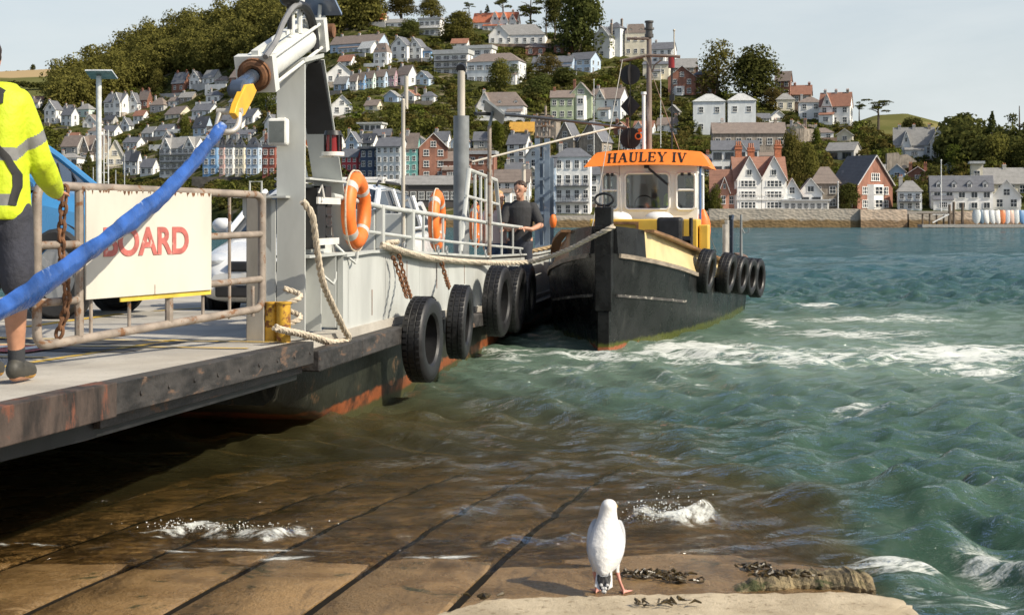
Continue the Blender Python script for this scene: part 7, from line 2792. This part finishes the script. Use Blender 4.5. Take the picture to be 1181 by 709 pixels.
b.cyl((hx, hy, MZ(72)), (hx, hy, MZ(172)), .006, n=6)
b.build('halyard', BLACKP, mast)
for py, kind, r_ in ((87, 'disc', .172), (123, 'diamond', .19), (160, 'disc', .18)):
    b = MB()
    z = MZ(py)
    for q in (R(8), R(98)):
        d = Vector((math.sin(q), math.cos(q), 0))
        if kind == 'disc': P = [Vector((hx, hy, z)) + d * (math.cos(k * math.pi / 16) * r_) + Vector((0, 0, math.sin(k * math.pi / 16) * r_)) for k in range(32)]
        else: P = [Vector((hx, hy, z)) + v for v in (d * r_ * .88, Vector((0, 0, r_)), -d * r_ * .88, Vector((0, 0, -r_)))]
        nn_ = Vector((math.cos(q), -math.sin(q), 0)) * .008
        b.prism([p_ - nn_ * .5 for p_ in P], nn_)
    b.build('day_shape', pm('day_shape_black', (.016, .014, .014), .6), mast)
b = MB()
b.torus((mA - .2, mY + 11 * pxm, MZ(158)), (1, .2, 0), .05, .012, 18, 6)
b.cyl((mA - .2, mY + 11 * pxm, MZ(152)), (mA - .2, mY + 5 * pxm, MZ(150)), .035, n=10)
b.build('lamp_hook', ORANGE, mast, True)
b = MB()                                                                # forward boom and rigging
b.tube([(mA - .5, mY + 27 * pxm, MZ(147)), (mA - 1.5, mY + 85 * pxm, MZ(166)), (mA - 2.4, mY + 172 * pxm, MZ(192))], .017, 8)
b.build('boom', pm('pale_pipe', (.48, .44, .37), .6), mast, True)
b = MB()
for P in ([(mA - .4, mY + 30 * pxm, MZ(146)), (mA - .55, mY + 31 * pxm, MZ(176)), (4.9, .35, 1.52)], [(mA - .3, mY + 5 * pxm, MZ(60)), (9.8, -.9, 1.0)], [(mA - .1, mY + 30 * pxm, MZ(70)), (1.0, .3, 1.5)]):
    b.tube(P, .007, 5)
b.build('stay', pm('wire_grey', (.34, .32, .28), .6), mast)
# after-deck rail, arch and posts
b = MB()
for y in (-1.25, 1.1):
    b.tube([(8.6, y, .9), (8.6, y, 1.62), (9.0, y, 1.70), (10.6, y * .9, 1.70), (10.8, y * .9, 1.6), (10.8, y * .9, .9)], .022, 8)
    b.tube([(8.6, y, 1.30), (10.8, y * .9, 1.30)], .016, 8)
    b.cyl((9.7, y * .95, .9), (9.7, y * .95, 1.70), .018, n=8)
b.build('stern_rail', pm('dark_blue_rail', (.03, .04, .06), .5), tug, True)
b = MB()
b.cyl((7.2, -1.18, .8), (7.2, -1.18, 1.55), .045, n=10).cyl((7.5, -1.2, .8), (7.5, -1.2, 1.62), .04, n=10)
b.build('bollard', pm('grey_bollard', (.36, .34, .31), .6), tug, True)
b = MB()
b.cyl((8.3, -1.42, .85), (8.3, -1.42, 1.72), .03, .02, n=8).tube([(8.3, -1.42, 1.5), (8.3, -1.48, 1.38), (8.3, -1.55, 1.40), (8.3, -1.56, 1.48)], .012, 6)
b.build('stern_post', GREYD, tug, True)
# things carried by the tug
fp = at(811, 262, 23.5)
b = MB()
rings = []
for z, rr in ((-.24, .03), (-.2, .11), (-.06, .125), (.06, .12), (.16, .095), (.25, .05), (.3, .02)):
    rings.append([Vector((fp.x + rr * math.cos(q), fp.y + rr * .8 * math.sin(q), fp.z + z)) for q in [2 * math.pi * k / 14 for k in range(14)]])
b.loft(rings)
tag(b.build('fender_buoy', ORANGE, None, True, origin=fp), 'orange buoy standing beside the yellow casing of the tug', 'buoy')
P = []
cq = at(800, 283, 23.2)
for k in range(30):
    q = k * .5
    P.append(cq + Vector((.14 * math.cos(q), .14 * math.sin(q) * .6, -.02 + .10 * math.sin(q) + .002 * k)))
tag(twisted(P, .02).build('rope_coil', ROPE, None, True, origin=cq), 'pale rope coil on the tug side deck below the orange buoy', 'rope')
TY2 = tyre_mesh(.325, .20, .60, 36)
for i, (a, bb, z, sc_, lb) in enumerate(((3.35, 1.06, .88, 1.0, 'black tyre fender on the tug side, the one closest to its bow'), (4.7, 1.31, .80, .98, 'second black tyre fender along the tug side from the bow'),
                                        (5.85, 1.46, .73, .95, 'third black tyre fender along the tug side from the bow'), (7.0, 1.58, .66, .98, 'fourth black tyre fender along the tug side, before the last'), (8.3, 1.68, .58, 1.08, 'last black tyre fender along the tug side, at the stern'))):
    o = bpy.data.objects.new('tyre_fender', TY2)
    COL.objects.link(o)
    o.location = TW(a, bb, z)
    o.rotation_euler = (R(9), R(20 * i), math.atan2(TD.y, TD.x) - R(8 - i))
    o.scale = (sc_,) * 3
    tag(o, lb, 'tyre', 'tyre fenders along the tug side')
P = [TW(.3, -.45, 1.35), TW(.8, -.62, 1.05), TW(1.2, -.75, 1.0), TW(1.6, -.8, 1.1)]
tug_line = [F(11.3, .0, 1.25), TW(2.2, -.72, 1.32), TW(1.2, -.5, 1.43)]
b = twisted(smooth_path([F(10.9, -.02, 1.16), F(11.1, -.4, 1.24), TW(3.0, -.85, 1.33)], 6), .035)
tag(b.build('mooring_rope', pm('tan_rope', (.40, .29, .16), .9, bump=.4, bs=90), None, True, origin=F(10.9, 0, 1.16)), 'tan rope tying the tug rail to the far end of the ferry', 'rope')

# ================================================================ solar lamp post in the river
lp = at(114, 215, 45)
r = thing('lamp_post', 'white post with a flat solar panel on top, standing in the river with a ladder', 'lamp post', (lp.x, lp.y, 0), 0)
s = 45 / FPX
zt = lambda py: CH + (HY - py) / FPX * 45
PW = pm('post_white', (.60, .61, .59), .5)
MB().cyl((0, 0, -2), (0, 0, zt(88)), .085, n=14).build('post', PW, r, True)
MB().box((.08, 0, zt(86)), (.86, .7, .05), Matrix.Rotation(R(-16), 3, 'X')).build('solar_panel', pm('panel_pale', (.55, .58, .60), .2), r, bevel=.01)
b = MB()
for x in (.16, .30):
    b.cyl((x, 0, -1), (x, 0, zt(150)), .02, n=8)
for i in range(24):
    z = -.5 + i * .3
    if z < zt(151): b.cyl((.10 if i % 4 == 0 else .16, 0, z), (.30, 0, z), .014, n=6)
b.build('ladder', PW, r, True)

# ================================================================ people and the gull


def caps(b, chain_, n=14, sy=1.0):
    """tapered limb through (point, radius) pairs with round ends"""
    P = [Vector(p) for p, _ in chain_]
    r_ = [q for _, q in chain_]
    b.tube(P, r_, n)
    for p, q in zip(P, r_): b.ball(p, q * .995, n, 8)


def ell(b, p, rx, ry, rz):
    b.ball(p, (rx, ry, rz), 18, 12)


def fused(b, voxel, iters=8, factor=.5):
    """the overlapping volumes of b fused into one continuous skin"""
    me = bpy.data.meshes.new('fused')
    me.from_pydata(b.v, [], b.f)
    import bmesh
    bm = bmesh.new(); bm.from_mesh(me); bmesh.ops.recalc_face_normals(bm, faces=bm.faces); bm.to_mesh(me); bm.free()
    o = bpy.data.objects.new('fused', me)
    COL.objects.link(o)
    r_ = o.modifiers.new('remesh', 'REMESH')
    r_.mode, r_.voxel_size, r_.use_smooth_shade = 'VOXEL', voxel, True
    s_ = o.modifiers.new('smooth', 'SMOOTH')
    s_.factor, s_.iterations = factor, iters
    dg = bpy.context.evaluated_depsgraph_get()
    out = bpy.data.meshes.new_from_object(o.evaluated_get(dg))
    bpy.data.objects.remove(o)
    out.materials.clear()
    return out


def skin_obj(name, me, mats, parent, pick=None):
    for m_ in (mats if isinstance(mats, list) else [mats]): me.materials.append(m_)
    if pick:
        idx = [pick(p_.center) for p_ in me.polygons]
        me.polygons.foreach_set('material_index', idx)
    me.polygons.foreach_set('use_smooth', [True] * len(me.polygons))
    o = bpy.data.objects.new(name, me)
    COL.objects.link(o)
    o.parent = parent
    return o


SKIN = pm('skin', (.50, .27, .18), .5, var=.08, ns=20, bump=.1, bs=150)
SKINT = pm('tanned_skin', (.42, .21, .125), .5, var=.1, ns=20, bump=.1, bs=150)


def hand(b, wrist, tip_dir, palm_n, side, curl=.6, s=1.0):
    """palm, four unequal bent fingers and a thumb leaving the side of the palm"""
    w, d, n_ = Vector(wrist), Vector(tip_dir).normalized(), Vector(palm_n).normalized()
    sd = d.cross(n_).normalized() * side
    pc = w + d * .05 * s
    for k in range(4):
        o_ = sd * (.028 - .019 * k) * s
        caps(b, [(w + o_ * .7, .014 * s), (w + d * .088 * s + o_, .0115 * s)], 10)
        L = (.070, .078, .072, .056)[k] * s
        k0 = w + d * .092 * s + o_
        d1 = (d * math.cos(curl * .5) + n_ * math.sin(curl * .5))
        d2 = (d * math.cos(curl * 1.3) + n_ * math.sin(curl * 1.3))
        d3 = (d * math.cos(curl * 2.1) + n_ * math.sin(curl * 2.1))
        p1 = k0 + d1 * L * .45
        p2 = p1 + d2 * L * .32
        caps(b, [(k0, .0098 * s), (p1, .009 * s), (p2, .0082 * s), (p2 + d3 * L * .25, .0072 * s)], 9)
    t0_ = w + d * .03 * s + sd * .026 * s
    t1_ = t0_ + (d * .6 + sd * .8 + n_ * .25).normalized() * .042 * s
    caps(b, [(t0_, .014 * s), (t1_, .0105 * s), (t1_ + (d * .85 + sd * .3 + n_ * .35).normalized() * .032 * s, .0085 * s)], 9)


def head(b, c, f, s=1.0):
    """skull, jaw, nose, ears; f = facing direction"""
    c, f = Vector(c), Vector(f).normalized()
    sd = f.cross(Vector((0, 0, 1))).normalized()
    u_ = Vector((0, 0, 1))
    caps(b, [(c - f * .02 * s + u_ * .03 * s, .083 * s), (c + f * .018 * s + u_ * .02 * s, .078 * s)], 16)
    caps(b, [(c + f * .025 * s - u_ * .045 * s, .058 * s), (c + f * .045 * s - u_ * .085 * s, .036 * s)], 14)
    for q in (-1, 1):
        caps(b, [(c + f * .03 * s + sd * q * .032 * s - u_ * .02 * s, .036 * s)], 12)                           # cheek
        caps(b, [(c + f * .078 * s + sd * q * .018 * s + u_ * .022 * s, .0115 * s), (c + f * .066 * s + sd * q * .042 * s + u_ * .020 * s, .010 * s)], 8)   # brow
        caps(b, [(c - f * .005 * s + sd * q * .080 * s + u_ * .008 * s, .017 * s), (c - f * .004 * s + sd * q * .078 * s - u_ * .028 * s, .012 * s)], 8)       # ear
    caps(b, [(c + f * .088 * s + u_ * .006 * s, .009 * s), (c + f * .108 * s - u_ * .028 * s, .0125 * s)], 8)   # nose
    caps(b, [(c + f * .088 * s - sd * .018 * s - u_ * .060 * s, .007 * s), (c + f * .094 * s - u_ * .059 * s, .0085 * s), (c + f * .088 * s + sd * .018 * s - u_ * .060 * s, .007 * s)], 8)  # lips


# ---- man in the hi-vis jacket, seen from behind
H0 = Vector((-2.50, 6.93, 0))
q_s = (H0 - FO).dot(FD)
dz0 = dk(q_s)
man = thing('person', 'person in yellow hi-vis jacket and dark shorts, back turned, one hand on the gate', 'person', (H0.x, H0.y, dz0))
man.scale = (.81, .955, .995)
hz = -.05                                                # stands a little lower than 1.8 m
b = MB()
hd = Vector((-.105, .045, 1.59))
head(b, hd, (-.35, 1, -.1), 1.0)
caps(b, [((-.05, -.005, 1.40), .062), ((-.07, .02, 1.54), .056)])
caps(b, [((0, 0, .95), .105), ((0, 0, 1.15), .105), ((0, 0, 1.32), .10)])
caps(b, [((-.12, 0, 1.37), .07), ((.11, 0, 1.37), .07)])
wr = Vector((.125, .60, .945))
caps(b, [((.125, .0, 1.36), .062), ((.19, .12, 1.09), .05), ((.165, .44, .965), .036), (wr, .031)])
hand(b, wr, (-.28, .95, -.02), (0, .1, -1), -1, .55)
caps(b, [((-.145, .0, 1.36), .062), ((-.30, .12, 1.10), .05), ((-.28, .38, 1.02), .036), ((-.25, .50, 1.0), .030)])
hand(b, (-.25, .50, 1.0), (.05, 1, -.15), (0, 0, -1), 1, .5)
for sx in (-1, 1):
    x = .105 * sx
    yo = 0 if sx > 0 else .10
    caps(b, [((x * .75, 0, .86), .075), ((x, yo * .5 + .02, .50), .066), ((x, yo * .8 - .015, .34), .066), ((x, yo, .12), .042), ((x, yo, .06), .043)], 16)
    caps(b, [((x, yo - .03, .05), .04), ((x + .01 * sx, yo + .13, .035), .034)])
skin_obj('body', fused(b, .0075, 10), SKINT, man)
# jacket
b = MB()
rings = []
for z, rx, ry, cy in ((.80, .170, .140, .0), (.84, .182, .152, .0), (.98, .172, .150, -.005), (1.12, .165, .15, -.01), (1.26, .178, .15, -.015), (1.36, .180, .135, -.01), (1.42, .15, .115, 0), (1.47, .09, .09, .01)):
    rings.append([Vector((rx * math.copysign(abs(math.cos(q)) ** .8, math.cos(q)), cy + ry * math.copysign(abs(math.sin(q)) ** .8, math.sin(q)), z)) for q in [2 * math.pi * k / 28 for k in range(28)]])
b.loft(rings)
caps(b, [((.115, 0, 1.36), .088), ((.158, .05, 1.24), .084), ((.195, .11, 1.10), .078), ((.190, .24, 1.03), .076), ((.165, .42, .975), .062), ((.145, .52, .955), .050)], 16)
caps(b, [((-.135, 0, 1.36), .088), ((-.23, .06, 1.24), .086), ((-.305, .12, 1.10), .08), ((-.28, .38, 1.02), .062), ((-.262, .44, 1.01), .05)], 16)
caps(b, [((-.06, -.03, 1.43), .082), ((-.075, -.02, 1.485), .072)], 16)     # folded hood and collar
rj = np.random.default_rng(8)
me = fused(b, .008, 7)
ARM = [(Vector((.235, .06, 1.24)), Vector((.272, .12, 1.09)))]


def jpick(c_):
    torso = c_.x < .150 + max(0, (c_.z - 1.25)) * .3 and c_.y < .17
    if torso and (.865 < c_.z < .925 or 1.085 < c_.z < 1.145): return 1
    if c_.x > .10 and not torso:
        a_, e_ = Vector((.158, .05, 1.24)), Vector((.195, .11, 1.10))
        d = (c_ - a_).dot((e_ - a_).normalized())
        if .02 < d < .078 and c_.y < .2: return 1
    if c_.x < -.2:
        d = (c_ - Vector((-.25, .06, 1.24))).dot(Vector((-.055, .06, -.14)).normalized())
        if .02 < d < .078: return 1
    return 0


HV = pm('hivis_yellow', (.52, .63, .018), .7, var=.08, ns=7, bump=.7, bs=6, bd=.03)
HVG = pm('hivis_grey_tape', (.20, .20, .195), .45, var=.12, ns=14)
jk = skin_obj('jacket', me, [HV, HVG], man, jpick)
# harness straps laid over the jacket
dgm = BVHTree.FromPolygons([v.co for v in me.vertices], [tuple(p_.vertices) for p_ in me.polygons])


def drape(P, w, nm, mt, parent, ylook=-1, lift=.006):
    b = MB()
    pts = []
    for (xa, za), (xb, zb) in zip(P[:-1], P[1:]):
        for k in range(14):
            f = k / 14
            pts.append((xa + (xb - xa) * f, za + (zb - za) * f))
    pts.append(P[-1])
    q3 = []
    for i, (x, z) in enumerate(pts):
        j = min(i + 1, len(pts) - 1)
        i0 = max(j - 1, 0)
        tx, tz = pts[j][0] - pts[i0][0], pts[j][1] - pts[i0][1]
        L = math.hypot(tx, tz) or 1
        nx, nz = -tz / L, tx / L
        row = []
        for s_ in (-1, 0, 1):
            h_ = dgm.ray_cast(Vector((x + nx * w / 2 * s_, ylook, z + nz * w / 2 * s_)), Vector((0, -ylook, 0)))
            if h_[0] is None: row = None; break
            row.append(h_[0] + Vector((0, -lift, 0)))
        if row: q3.append(row)
    vs, fs = [], []
    for row in q3:
        mid_ = Vector((0, -.003, 0))
        vs += [row[0], row[1] + mid_, row[2], row[2] + Vector((0, lift + .004, 0)), row[0] + Vector((0, lift + .004, 0))]
    for i in range(len(q3) - 1):
        o_ = 5 * i
        for k in range(5):
            fs.append((o_ + k, o_ + 5 + k, o_ + 5 + (k + 1) % 5, o_ + (k + 1) % 5))
    b.add(vs, fs)
    return b.build(nm, mt, parent, True)


WEB = pm('black_webbing', (.018, .018, .018), .7)
hn = drape([(.035, 1.40), (.045, 1.28), (.053, 1.15)], .036, 'harness', WEB, man)
drape([(.053, 1.15), (.105, 1.10), (.148, 1.02), (.150, .96), (.130, .87)], .034, 'harness_strap', WEB, hn)
drape([(.053, 1.15), (-.02, 1.09), (-.10, 1.02)], .034, 'harness_strap', WEB, hn)
drape([(-.025, 1.395), (.025, 1.41), (.07, 1.39)], .075, 'back_pad', WEB, hn)
drape([(.035, 1.40), (.04, 1.355)], .085, 'back_pad', WEB, hn, lift=.010)
b = MB()
h_ = dgm.ray_cast(Vector((+.038, -1, 1.385)), Vector((0, 1, 0)))
yy = h_[0].y - .016
b.prism([(+.038 + .026 * math.cos(q), yy, 1.385 + .020 * math.sin(q)) for q in (0, math.pi / 2, math.pi, 3 * math.pi / 2)], (0, .003, 0))
b.bx(.014, .062, yy, yy + .003, 1.348, 1.354)
b.build('badge', REFL, hn)
# shorts, socks, boots, hair
b = MB()
caps(b, [((0, 0, .88), .115), ((0, 0, .80), .125)], 18)
caps(b, [((-.06, .01, .82), .115), ((.06, .01, .82), .115)], 18)
for sx in (-1, 1):
    yo = 0 if sx > 0 else .04
    caps(b, [((.085 * sx, 0, .82), .115), ((.105 * sx, .015 + yo, .50), .098)], 18)
me = fused(b, .009, 5)
skin_obj('shorts', me, pm('navy_shorts', (.035, .037, .050), .85, var=.2, ns=9, bump=.4, bs=30, bd=.02), man)
for sx in (-1, 1):
    x, yo = .105 * sx, (0 if sx > 0 else .10)
    b = MB()
    caps(b, [((x, yo * .97, .165), .050), ((x, yo, .10), .048)], 16)
    skin_obj('sock', fused(b, .006, 3), pm('charcoal_sock', (.03, .032, .036), .9, bump=.5, bs=90), man)
    b = MB()
    caps(b, [((x, yo - .035, .07), .050), ((x + .006 * sx, yo + .06, .062), .050), ((x + .014 * sx, yo + .165, .045), .042)], 16)
    caps(b, [((x, yo - .01, .085), .052)], 16)
    me = fused(b, .006, 3)
    sh = skin_obj('boot', me, [pm('work_boot', (.045, .042, .034), .6, var=.2, ns=15), pm('boot_sole', (.52, .28, .05), .7)], man, lambda c_: 1 if c_.z < .028 else 0)
b = MB()
c0 = hd
for k in range(120):
    a_, e_ = rj.uniform(0, 6.28), rj.uniform(-.35, 1.45)
    d = Vector((math.cos(a_) * math.cos(e_), math.sin(a_) * math.cos(e_), math.sin(e_)))
    if d.dot(Vector((-.33, .94, -.1))) > .45 and e_ < .75: continue
    b.ball(c0 + Vector((.006, -.018, .032)) + Vector((d.x * .078, d.y * .088, d.z * .082)), .021, 8, 6)
skin_obj('hair', fused(b, .007, 2), pm('dark_brown_hair', (.030, .018, .012), .6, ns=60, var=.5, bump=.8, bs=160), man)

# ---- man in the dark shirt leaning on the ferry rail
sM, tM = 11.0, .42
pM = at(600, 250, 21.0)
man2 = thing('person', 'person with short brown hair in a charcoal shirt leaning forearms on the ferry rail', 'person', (pM.x, pM.y, .47), R(0))
rail = F(sM, .06, tz(min(sM, e0[0])))
b = MB()
f2_ = Vector((-.45, -.9, -.05))
head(b, (.0, -.08, 1.60), f2_, 1.08)
caps(b, [((0, -.02, 1.38), .062), ((0, -.06, 1.50), .056)])
caps(b, [((0, 0, .92), .11), ((0, -.01, 1.15), .11), ((0, -.015, 1.30), .105)])
caps(b, [((-.15, -.01, 1.34), .055), ((.15, -.01, 1.34), .055)])
R1, L1 = Vector((.22, -.40, 1.02)), Vector((-.02, -.42, 1.02))
caps(b, [((.17, -.01, 1.33), .05), ((.275, -.085, 1.12), .046), ((.30, -.10, 1.08), .046), (R1 - Vector((.06, .0, 0)), .034), ((.06, -.44, 1.04), .029)])
hand(b, (.06, -.44, 1.04), (-1, -.25, -.1), (0, -.2, -1), 1, .6)
caps(b, [((-.17, -.01, 1.33), .05), ((-.25, -.095, 1.12), .046), ((-.27, -.12, 1.08), .046), ((-.16, -.36, 1.03), .034), ((-.08, -.42, 1.04), .029)])
hand(b, (-.08, -.42, 1.04), (1, -.25, -.1), (0, -.2, -1), -1, .6)
for sx in (-1, 1):
    caps(b, [((.09 * sx, 0, .86), .10), ((.10 * sx, -.02, .48), .06), ((.10 * sx, 0, .06), .04)])
    caps(b, [((.10 * sx, .02, .04), .04), ((.11 * sx, -.14, .03), .034)])
skin_obj('body', fused(b, .009, 6), SKIN, man2)
b = MB()
rings = []
for z, rx, ry in ((.84, .175, .13), (1.0, .178, .13), (1.2, .195, .145), (1.34, .205, .135), (1.41, .14, .11), (1.45, .078, .078)):
    rings.append([Vector((rx * math.cos(q), -.012 + ry * math.sin(q), z)) for q in [2 * math.pi * k / 24 for k in range(24)]])
b.loft(rings)
caps(b, [((.185, -.01, 1.345), .080), ((.275, -.08, 1.14), .072)], 14)
caps(b, [((-.185, -.01, 1.345), .080), ((-.25, -.09, 1.14), .072)], 14)
skin_obj('shirt', fused(b, .010, 5), pm('charcoal_shirt', (.030, .031, .034), .85, var=.2, ns=12, bump=.4, bs=30, bd=.015), man2)
b = MB()
caps(b, [((0, 0, .90), .145), ((0, 0, .82), .145)], 16)
for sx in (-1, 1):
    caps(b, [((.085 * sx, 0, .82), .11), ((.10 * sx, -.015, .48), .078), ((.10 * sx, .0, .09), .062)], 16)
skin_obj('trousers', fused(b, .010, 5), pm('dark_trousers', (.03, .035, .05), .85), man2)
b = MB()
for k in range(130):
    a_, e_ = rj.uniform(0, 6.28), rj.uniform(-.2, 1.5)
    d = Vector((math.cos(a_) * math.cos(e_), math.sin(a_) * math.cos(e_), math.sin(e_)))
    if d.dot(f2_.normalized()) > .30 and e_ < .50: continue
    b.ball(Vector((.005, -.068, 1.632)) + Vector((d.x * .084, d.y * .092, d.z * .092)), .022, 8, 6)
skin_obj('hair', fused(b, .008, 2), pm('brown_hair', (.045, .024, .014), .6, ns=60, var=.4), man2)
fn = f2_.normalized()
sdv = fn.cross(Vector((0, 0, 1))).normalized()
for q in (-1, 1):
    MB().ball(Vector((0, -.08, 1.60)) + fn * .082 + sdv * q * .032 + Vector((0, 0, .004)), .0125, 8, 6).build('eye', pm('eye_dark', (.02, .016, .014), .2), man2, True)

# ---- woman beside him, half hidden by the cage
pW = at(573, 250, 21.2)
wom = thing('person', 'person with long blonde hair and a pale top beside the one in the charcoal shirt', 'person', (pW.x, pW.y, .48), R(0))
b = MB()
f3 = Vector((.75, -.6, -.1))
head(b, (.02, -.05, 1.47), f3, .98)
caps(b, [((0, -.01, 1.28), .05), ((.01, -.03, 1.39), .048)])
caps(b, [((0, 0, .88), .10), ((0, 0, 1.05), .09), ((0, -.01, 1.19), .09)])
caps(b, [((-.14, 0, 1.25), .058), ((.14, 0, 1.25), .058)])
caps(b, [((.155, 0, 1.24), .05), ((.23, -.08, 1.02), .04), ((.16, -.36, 1.00), .029), ((.12, -.43, 1.01), .025)])
hand(b, (.12, -.43, 1.01), (-.4, -.9, -.1), (0, -.1, -1), 1, .6, .92)
caps(b, [((-.155, 0, 1.24), .05), ((-.22, -.04, 1.0), .04), ((-.20, -.16, .80), .029)])
hand(b, (-.20, -.16, .80), (.1, -.3, -1), (1, 0, 0), 1, .5, .92)
for sx in (-1, 1):
    caps(b, [((.085 * sx, 0, .82), .095), ((.09 * sx, -.01, .45), .058), ((.09 * sx, 0, .06), .036)])
    caps(b, [((.09 * sx, .02, .035), .035), ((.10 * sx, -.13, .028), .03)])
skin_obj('body', fused(b, .009, 6), SKIN, wom)
b = MB()
rings = []
for z, rx, ry in ((.80, .165, .125), (.95, .15, .115), (1.10, .16, .125), (1.22, .17, .115), (1.29, .11, .08)):
    rings.append([Vector((rx * math.cos(q), -.01 + ry * math.sin(q), z)) for q in [2 * math.pi * k / 24 for k in range(24)]])
b.loft(rings)
caps(b, [((.15, 0, 1.235), .066), ((.19, -.04, 1.13), .06)], 12)
caps(b, [((-.15, 0, 1.235), .066), ((-.185, -.02, 1.13), .06)], 12)
skin_obj('top', fused(b, .010, 5), pm('pale_pink_top', (.62, .50, .47), .85, var=.1, bump=.3, bs=30, bd=.01), wom)
b = MB()
caps(b, [((0, 0, .86), .13), ((0, 0, .78), .13)], 16)
for sx in (-1, 1):
    caps(b, [((.08 * sx, 0, .78), .10), ((.09 * sx, -.01, .45), .066), ((.09 * sx, 0, .08), .05)], 16)
skin_obj('jeans', fused(b, .010, 5), pm('blue_jeans', (.06, .10, .18), .85), wom)
b = MB()
for k in range(170):
    a_, e_ = rj.uniform(0, 6.28), rj.uniform(-.3, 1.5)
    d = Vector((math.cos(a_) * math.cos(e_), math.sin(a_) * math.cos(e_), math.sin(e_)))
    if d.dot(f3.normalized()) > .40 and e_ < .55: continue
    p0 = Vector((.01, -.04, 1.495)) + Vector((d.x * .082, d.y * .086, d.z * .085))
    b.ball(p0, .02, 8, 6)
    if e_ < .5: caps(b, [(p0, .018), (p0 + Vector((d.x * .02, d.y * .02, -rj.uniform(.12, .24))), .013)], 8)
skin_obj('hair', fused(b, .008, 2), pm('blonde_hair', (.50, .33, .14), .6, ns=60, var=.3), wom)

# ---- herring gull on the slip
gx, gy = (699 - CX) / FPX * 6.17, 6.17
gz = float(slip_z(gx, gy))
gull = thing('seagull', 'white gull with black wing tips and pink legs standing at the water edge, back turned', 'bird', (gx, gy, gz), R(-8))
gull.scale = (1.05, 1.05, 1.0)
b = MB()
GK_ = np.array([(.115, -.085, .030, .042, .030, -.004), (.140, -.062, .054, .060, .045, -.002), (.170, -.038, .071, .076, .055, .0), (.205, -.012, .0785, .083, .060, .002), (.240, .013, .071, .073, .055, .003), (.275, .032, .055, .056, .05, .002), (.310, .042, .042, .043, .045, .003), (.340, .048, .0365, .040, .038, .005), (.362, .052, .034, .042, .032, .008)])
for k in range(49):
    f = k / 48 * 8
    z, y, rx, ry, rz, x = [float(np.interp(f, range(9), GK_[:, c_])) for c_ in range(6)]
    ell(b, (x, y, z), rx, ry, min(rz, .034))
caps(b, [((.018, .085, .357), .016), ((.032, .118, .350), .010), ((.037, .135, .344), .006)], 10)
for sx, fx in ((1, .075), (-1, -.038)):                       # legs with webbed feet
    kx = .042 * sx
    caps(b, [((kx, -.02, .15), .020), ((kx + .004 * sx, -.028, .105), .011), (((kx + fx) / 2, -.035, .06), .0075), ((fx, -.02, .012), .0075)], 10)
    for an in (-.5, 0, .5):
        caps(b, [((fx, -.02, .010), .0078), ((fx + .052 * math.sin(an) + .006 * sx, -.02 + .052 * math.cos(an), .005), .0048)], 8)
    for an in (-.25, .25):
        caps(b, [((fx, -.015, .008), .005), ((fx + .036 * math.sin(an), -.02 + .038 * math.cos(an), .0045), .0045)], 8)
    caps(b, [((fx, -.022, .011), .0055), ((fx, -.040, .006), .004)], 8)
me = fused(b, .0032, 22)
GW = pm('gull_white', (.68, .67, .645), .8, var=.06, ns=30, bump=.7, bs=75, bd=.006, stretch=(1, 1, .5))
GP = pm('gull_pink_leg', (.62, .30, .24), .5, var=.1, bump=.2)
GB = pm('gull_bill', (.70, .45, .08), .4)
skin_obj('body', me, [GW, GP, GB], gull, lambda c_: 1 if c_.z < .098 and c_.y > -.075 else (2 if c_.z > .3 and c_.y > .098 else 0))
GG = pm('gull_wing_grey', (.43, .44, .455), .8, var=.09, ns=25, bump=.8, bs=60, bd=.007)
GK = pm('gull_black_feather', (.018, .017, .017), .6)
for sx in (-1, 1):
    b = MB()
    N, n = 16, 12
    rings = []
    for i in range(N + 1):
        f = i / N
        c_ = Vector((sx * (.050 + .024 * math.sin(math.pi * min(1, f * 1.15)) - .052 * f ** 1.6), .045 - .165 * f, .272 - .165 * f ** 1.05))
        hh = .058 * math.sin(math.pi * min(.98, .18 + .80 * f)) ** .7
        ring = []
        for j in range(n):
            q = 2 * math.pi * j / n
            ring.append(c_ + Vector((sx * math.cos(q) * .017, 0, 0)) + Vector((0, .55, .83)) * (math.sin(q) * hh))
        rings.append(ring)
    b.loft(rings)
    w_ = b.build('wing', GG, gull, True)
    for k in range(3):
        b = MB()
        base = Vector((sx * (.014 + .004 * k), -.098 - .008 * k, .128 - .012 * k))
        tip = Vector((sx * -.016 + sx * .008 * k + .004, -.148 - .006 * k, .062 - .012 * k))
        b.loft([[base.lerp(tip, f) + Vector((wd * math.cos(q), 0, 0)) + Vector((0, .004 * math.sin(q), 0)) for q in [2 * math.pi * j / 10 for j in range(10)]] for f, wd in ((0, .006), (.3, .012), (.75, .011), (1, .003))])
        wt_ = b.build('wing_tip', GK, w_, True)
        b = MB()
        b.ball(tip.lerp(base, .12) + Vector((0, -.0045, 0)), (.007, .002, .008), 8, 6)
        b.build('white_spot', GW, w_, True)
b = MB()
b.loft([[Vector((wd * math.cos(q), y + .006 * math.sin(q), z)) for q in [2 * math.pi * j / 12 for j in range(12)]] for z, y, wd in ((.13, -.085, .03), (.09, -.115, .034), (.06, -.135, .036), (.05, -.14, .02))])
b.build('tail', GW, gull, True)
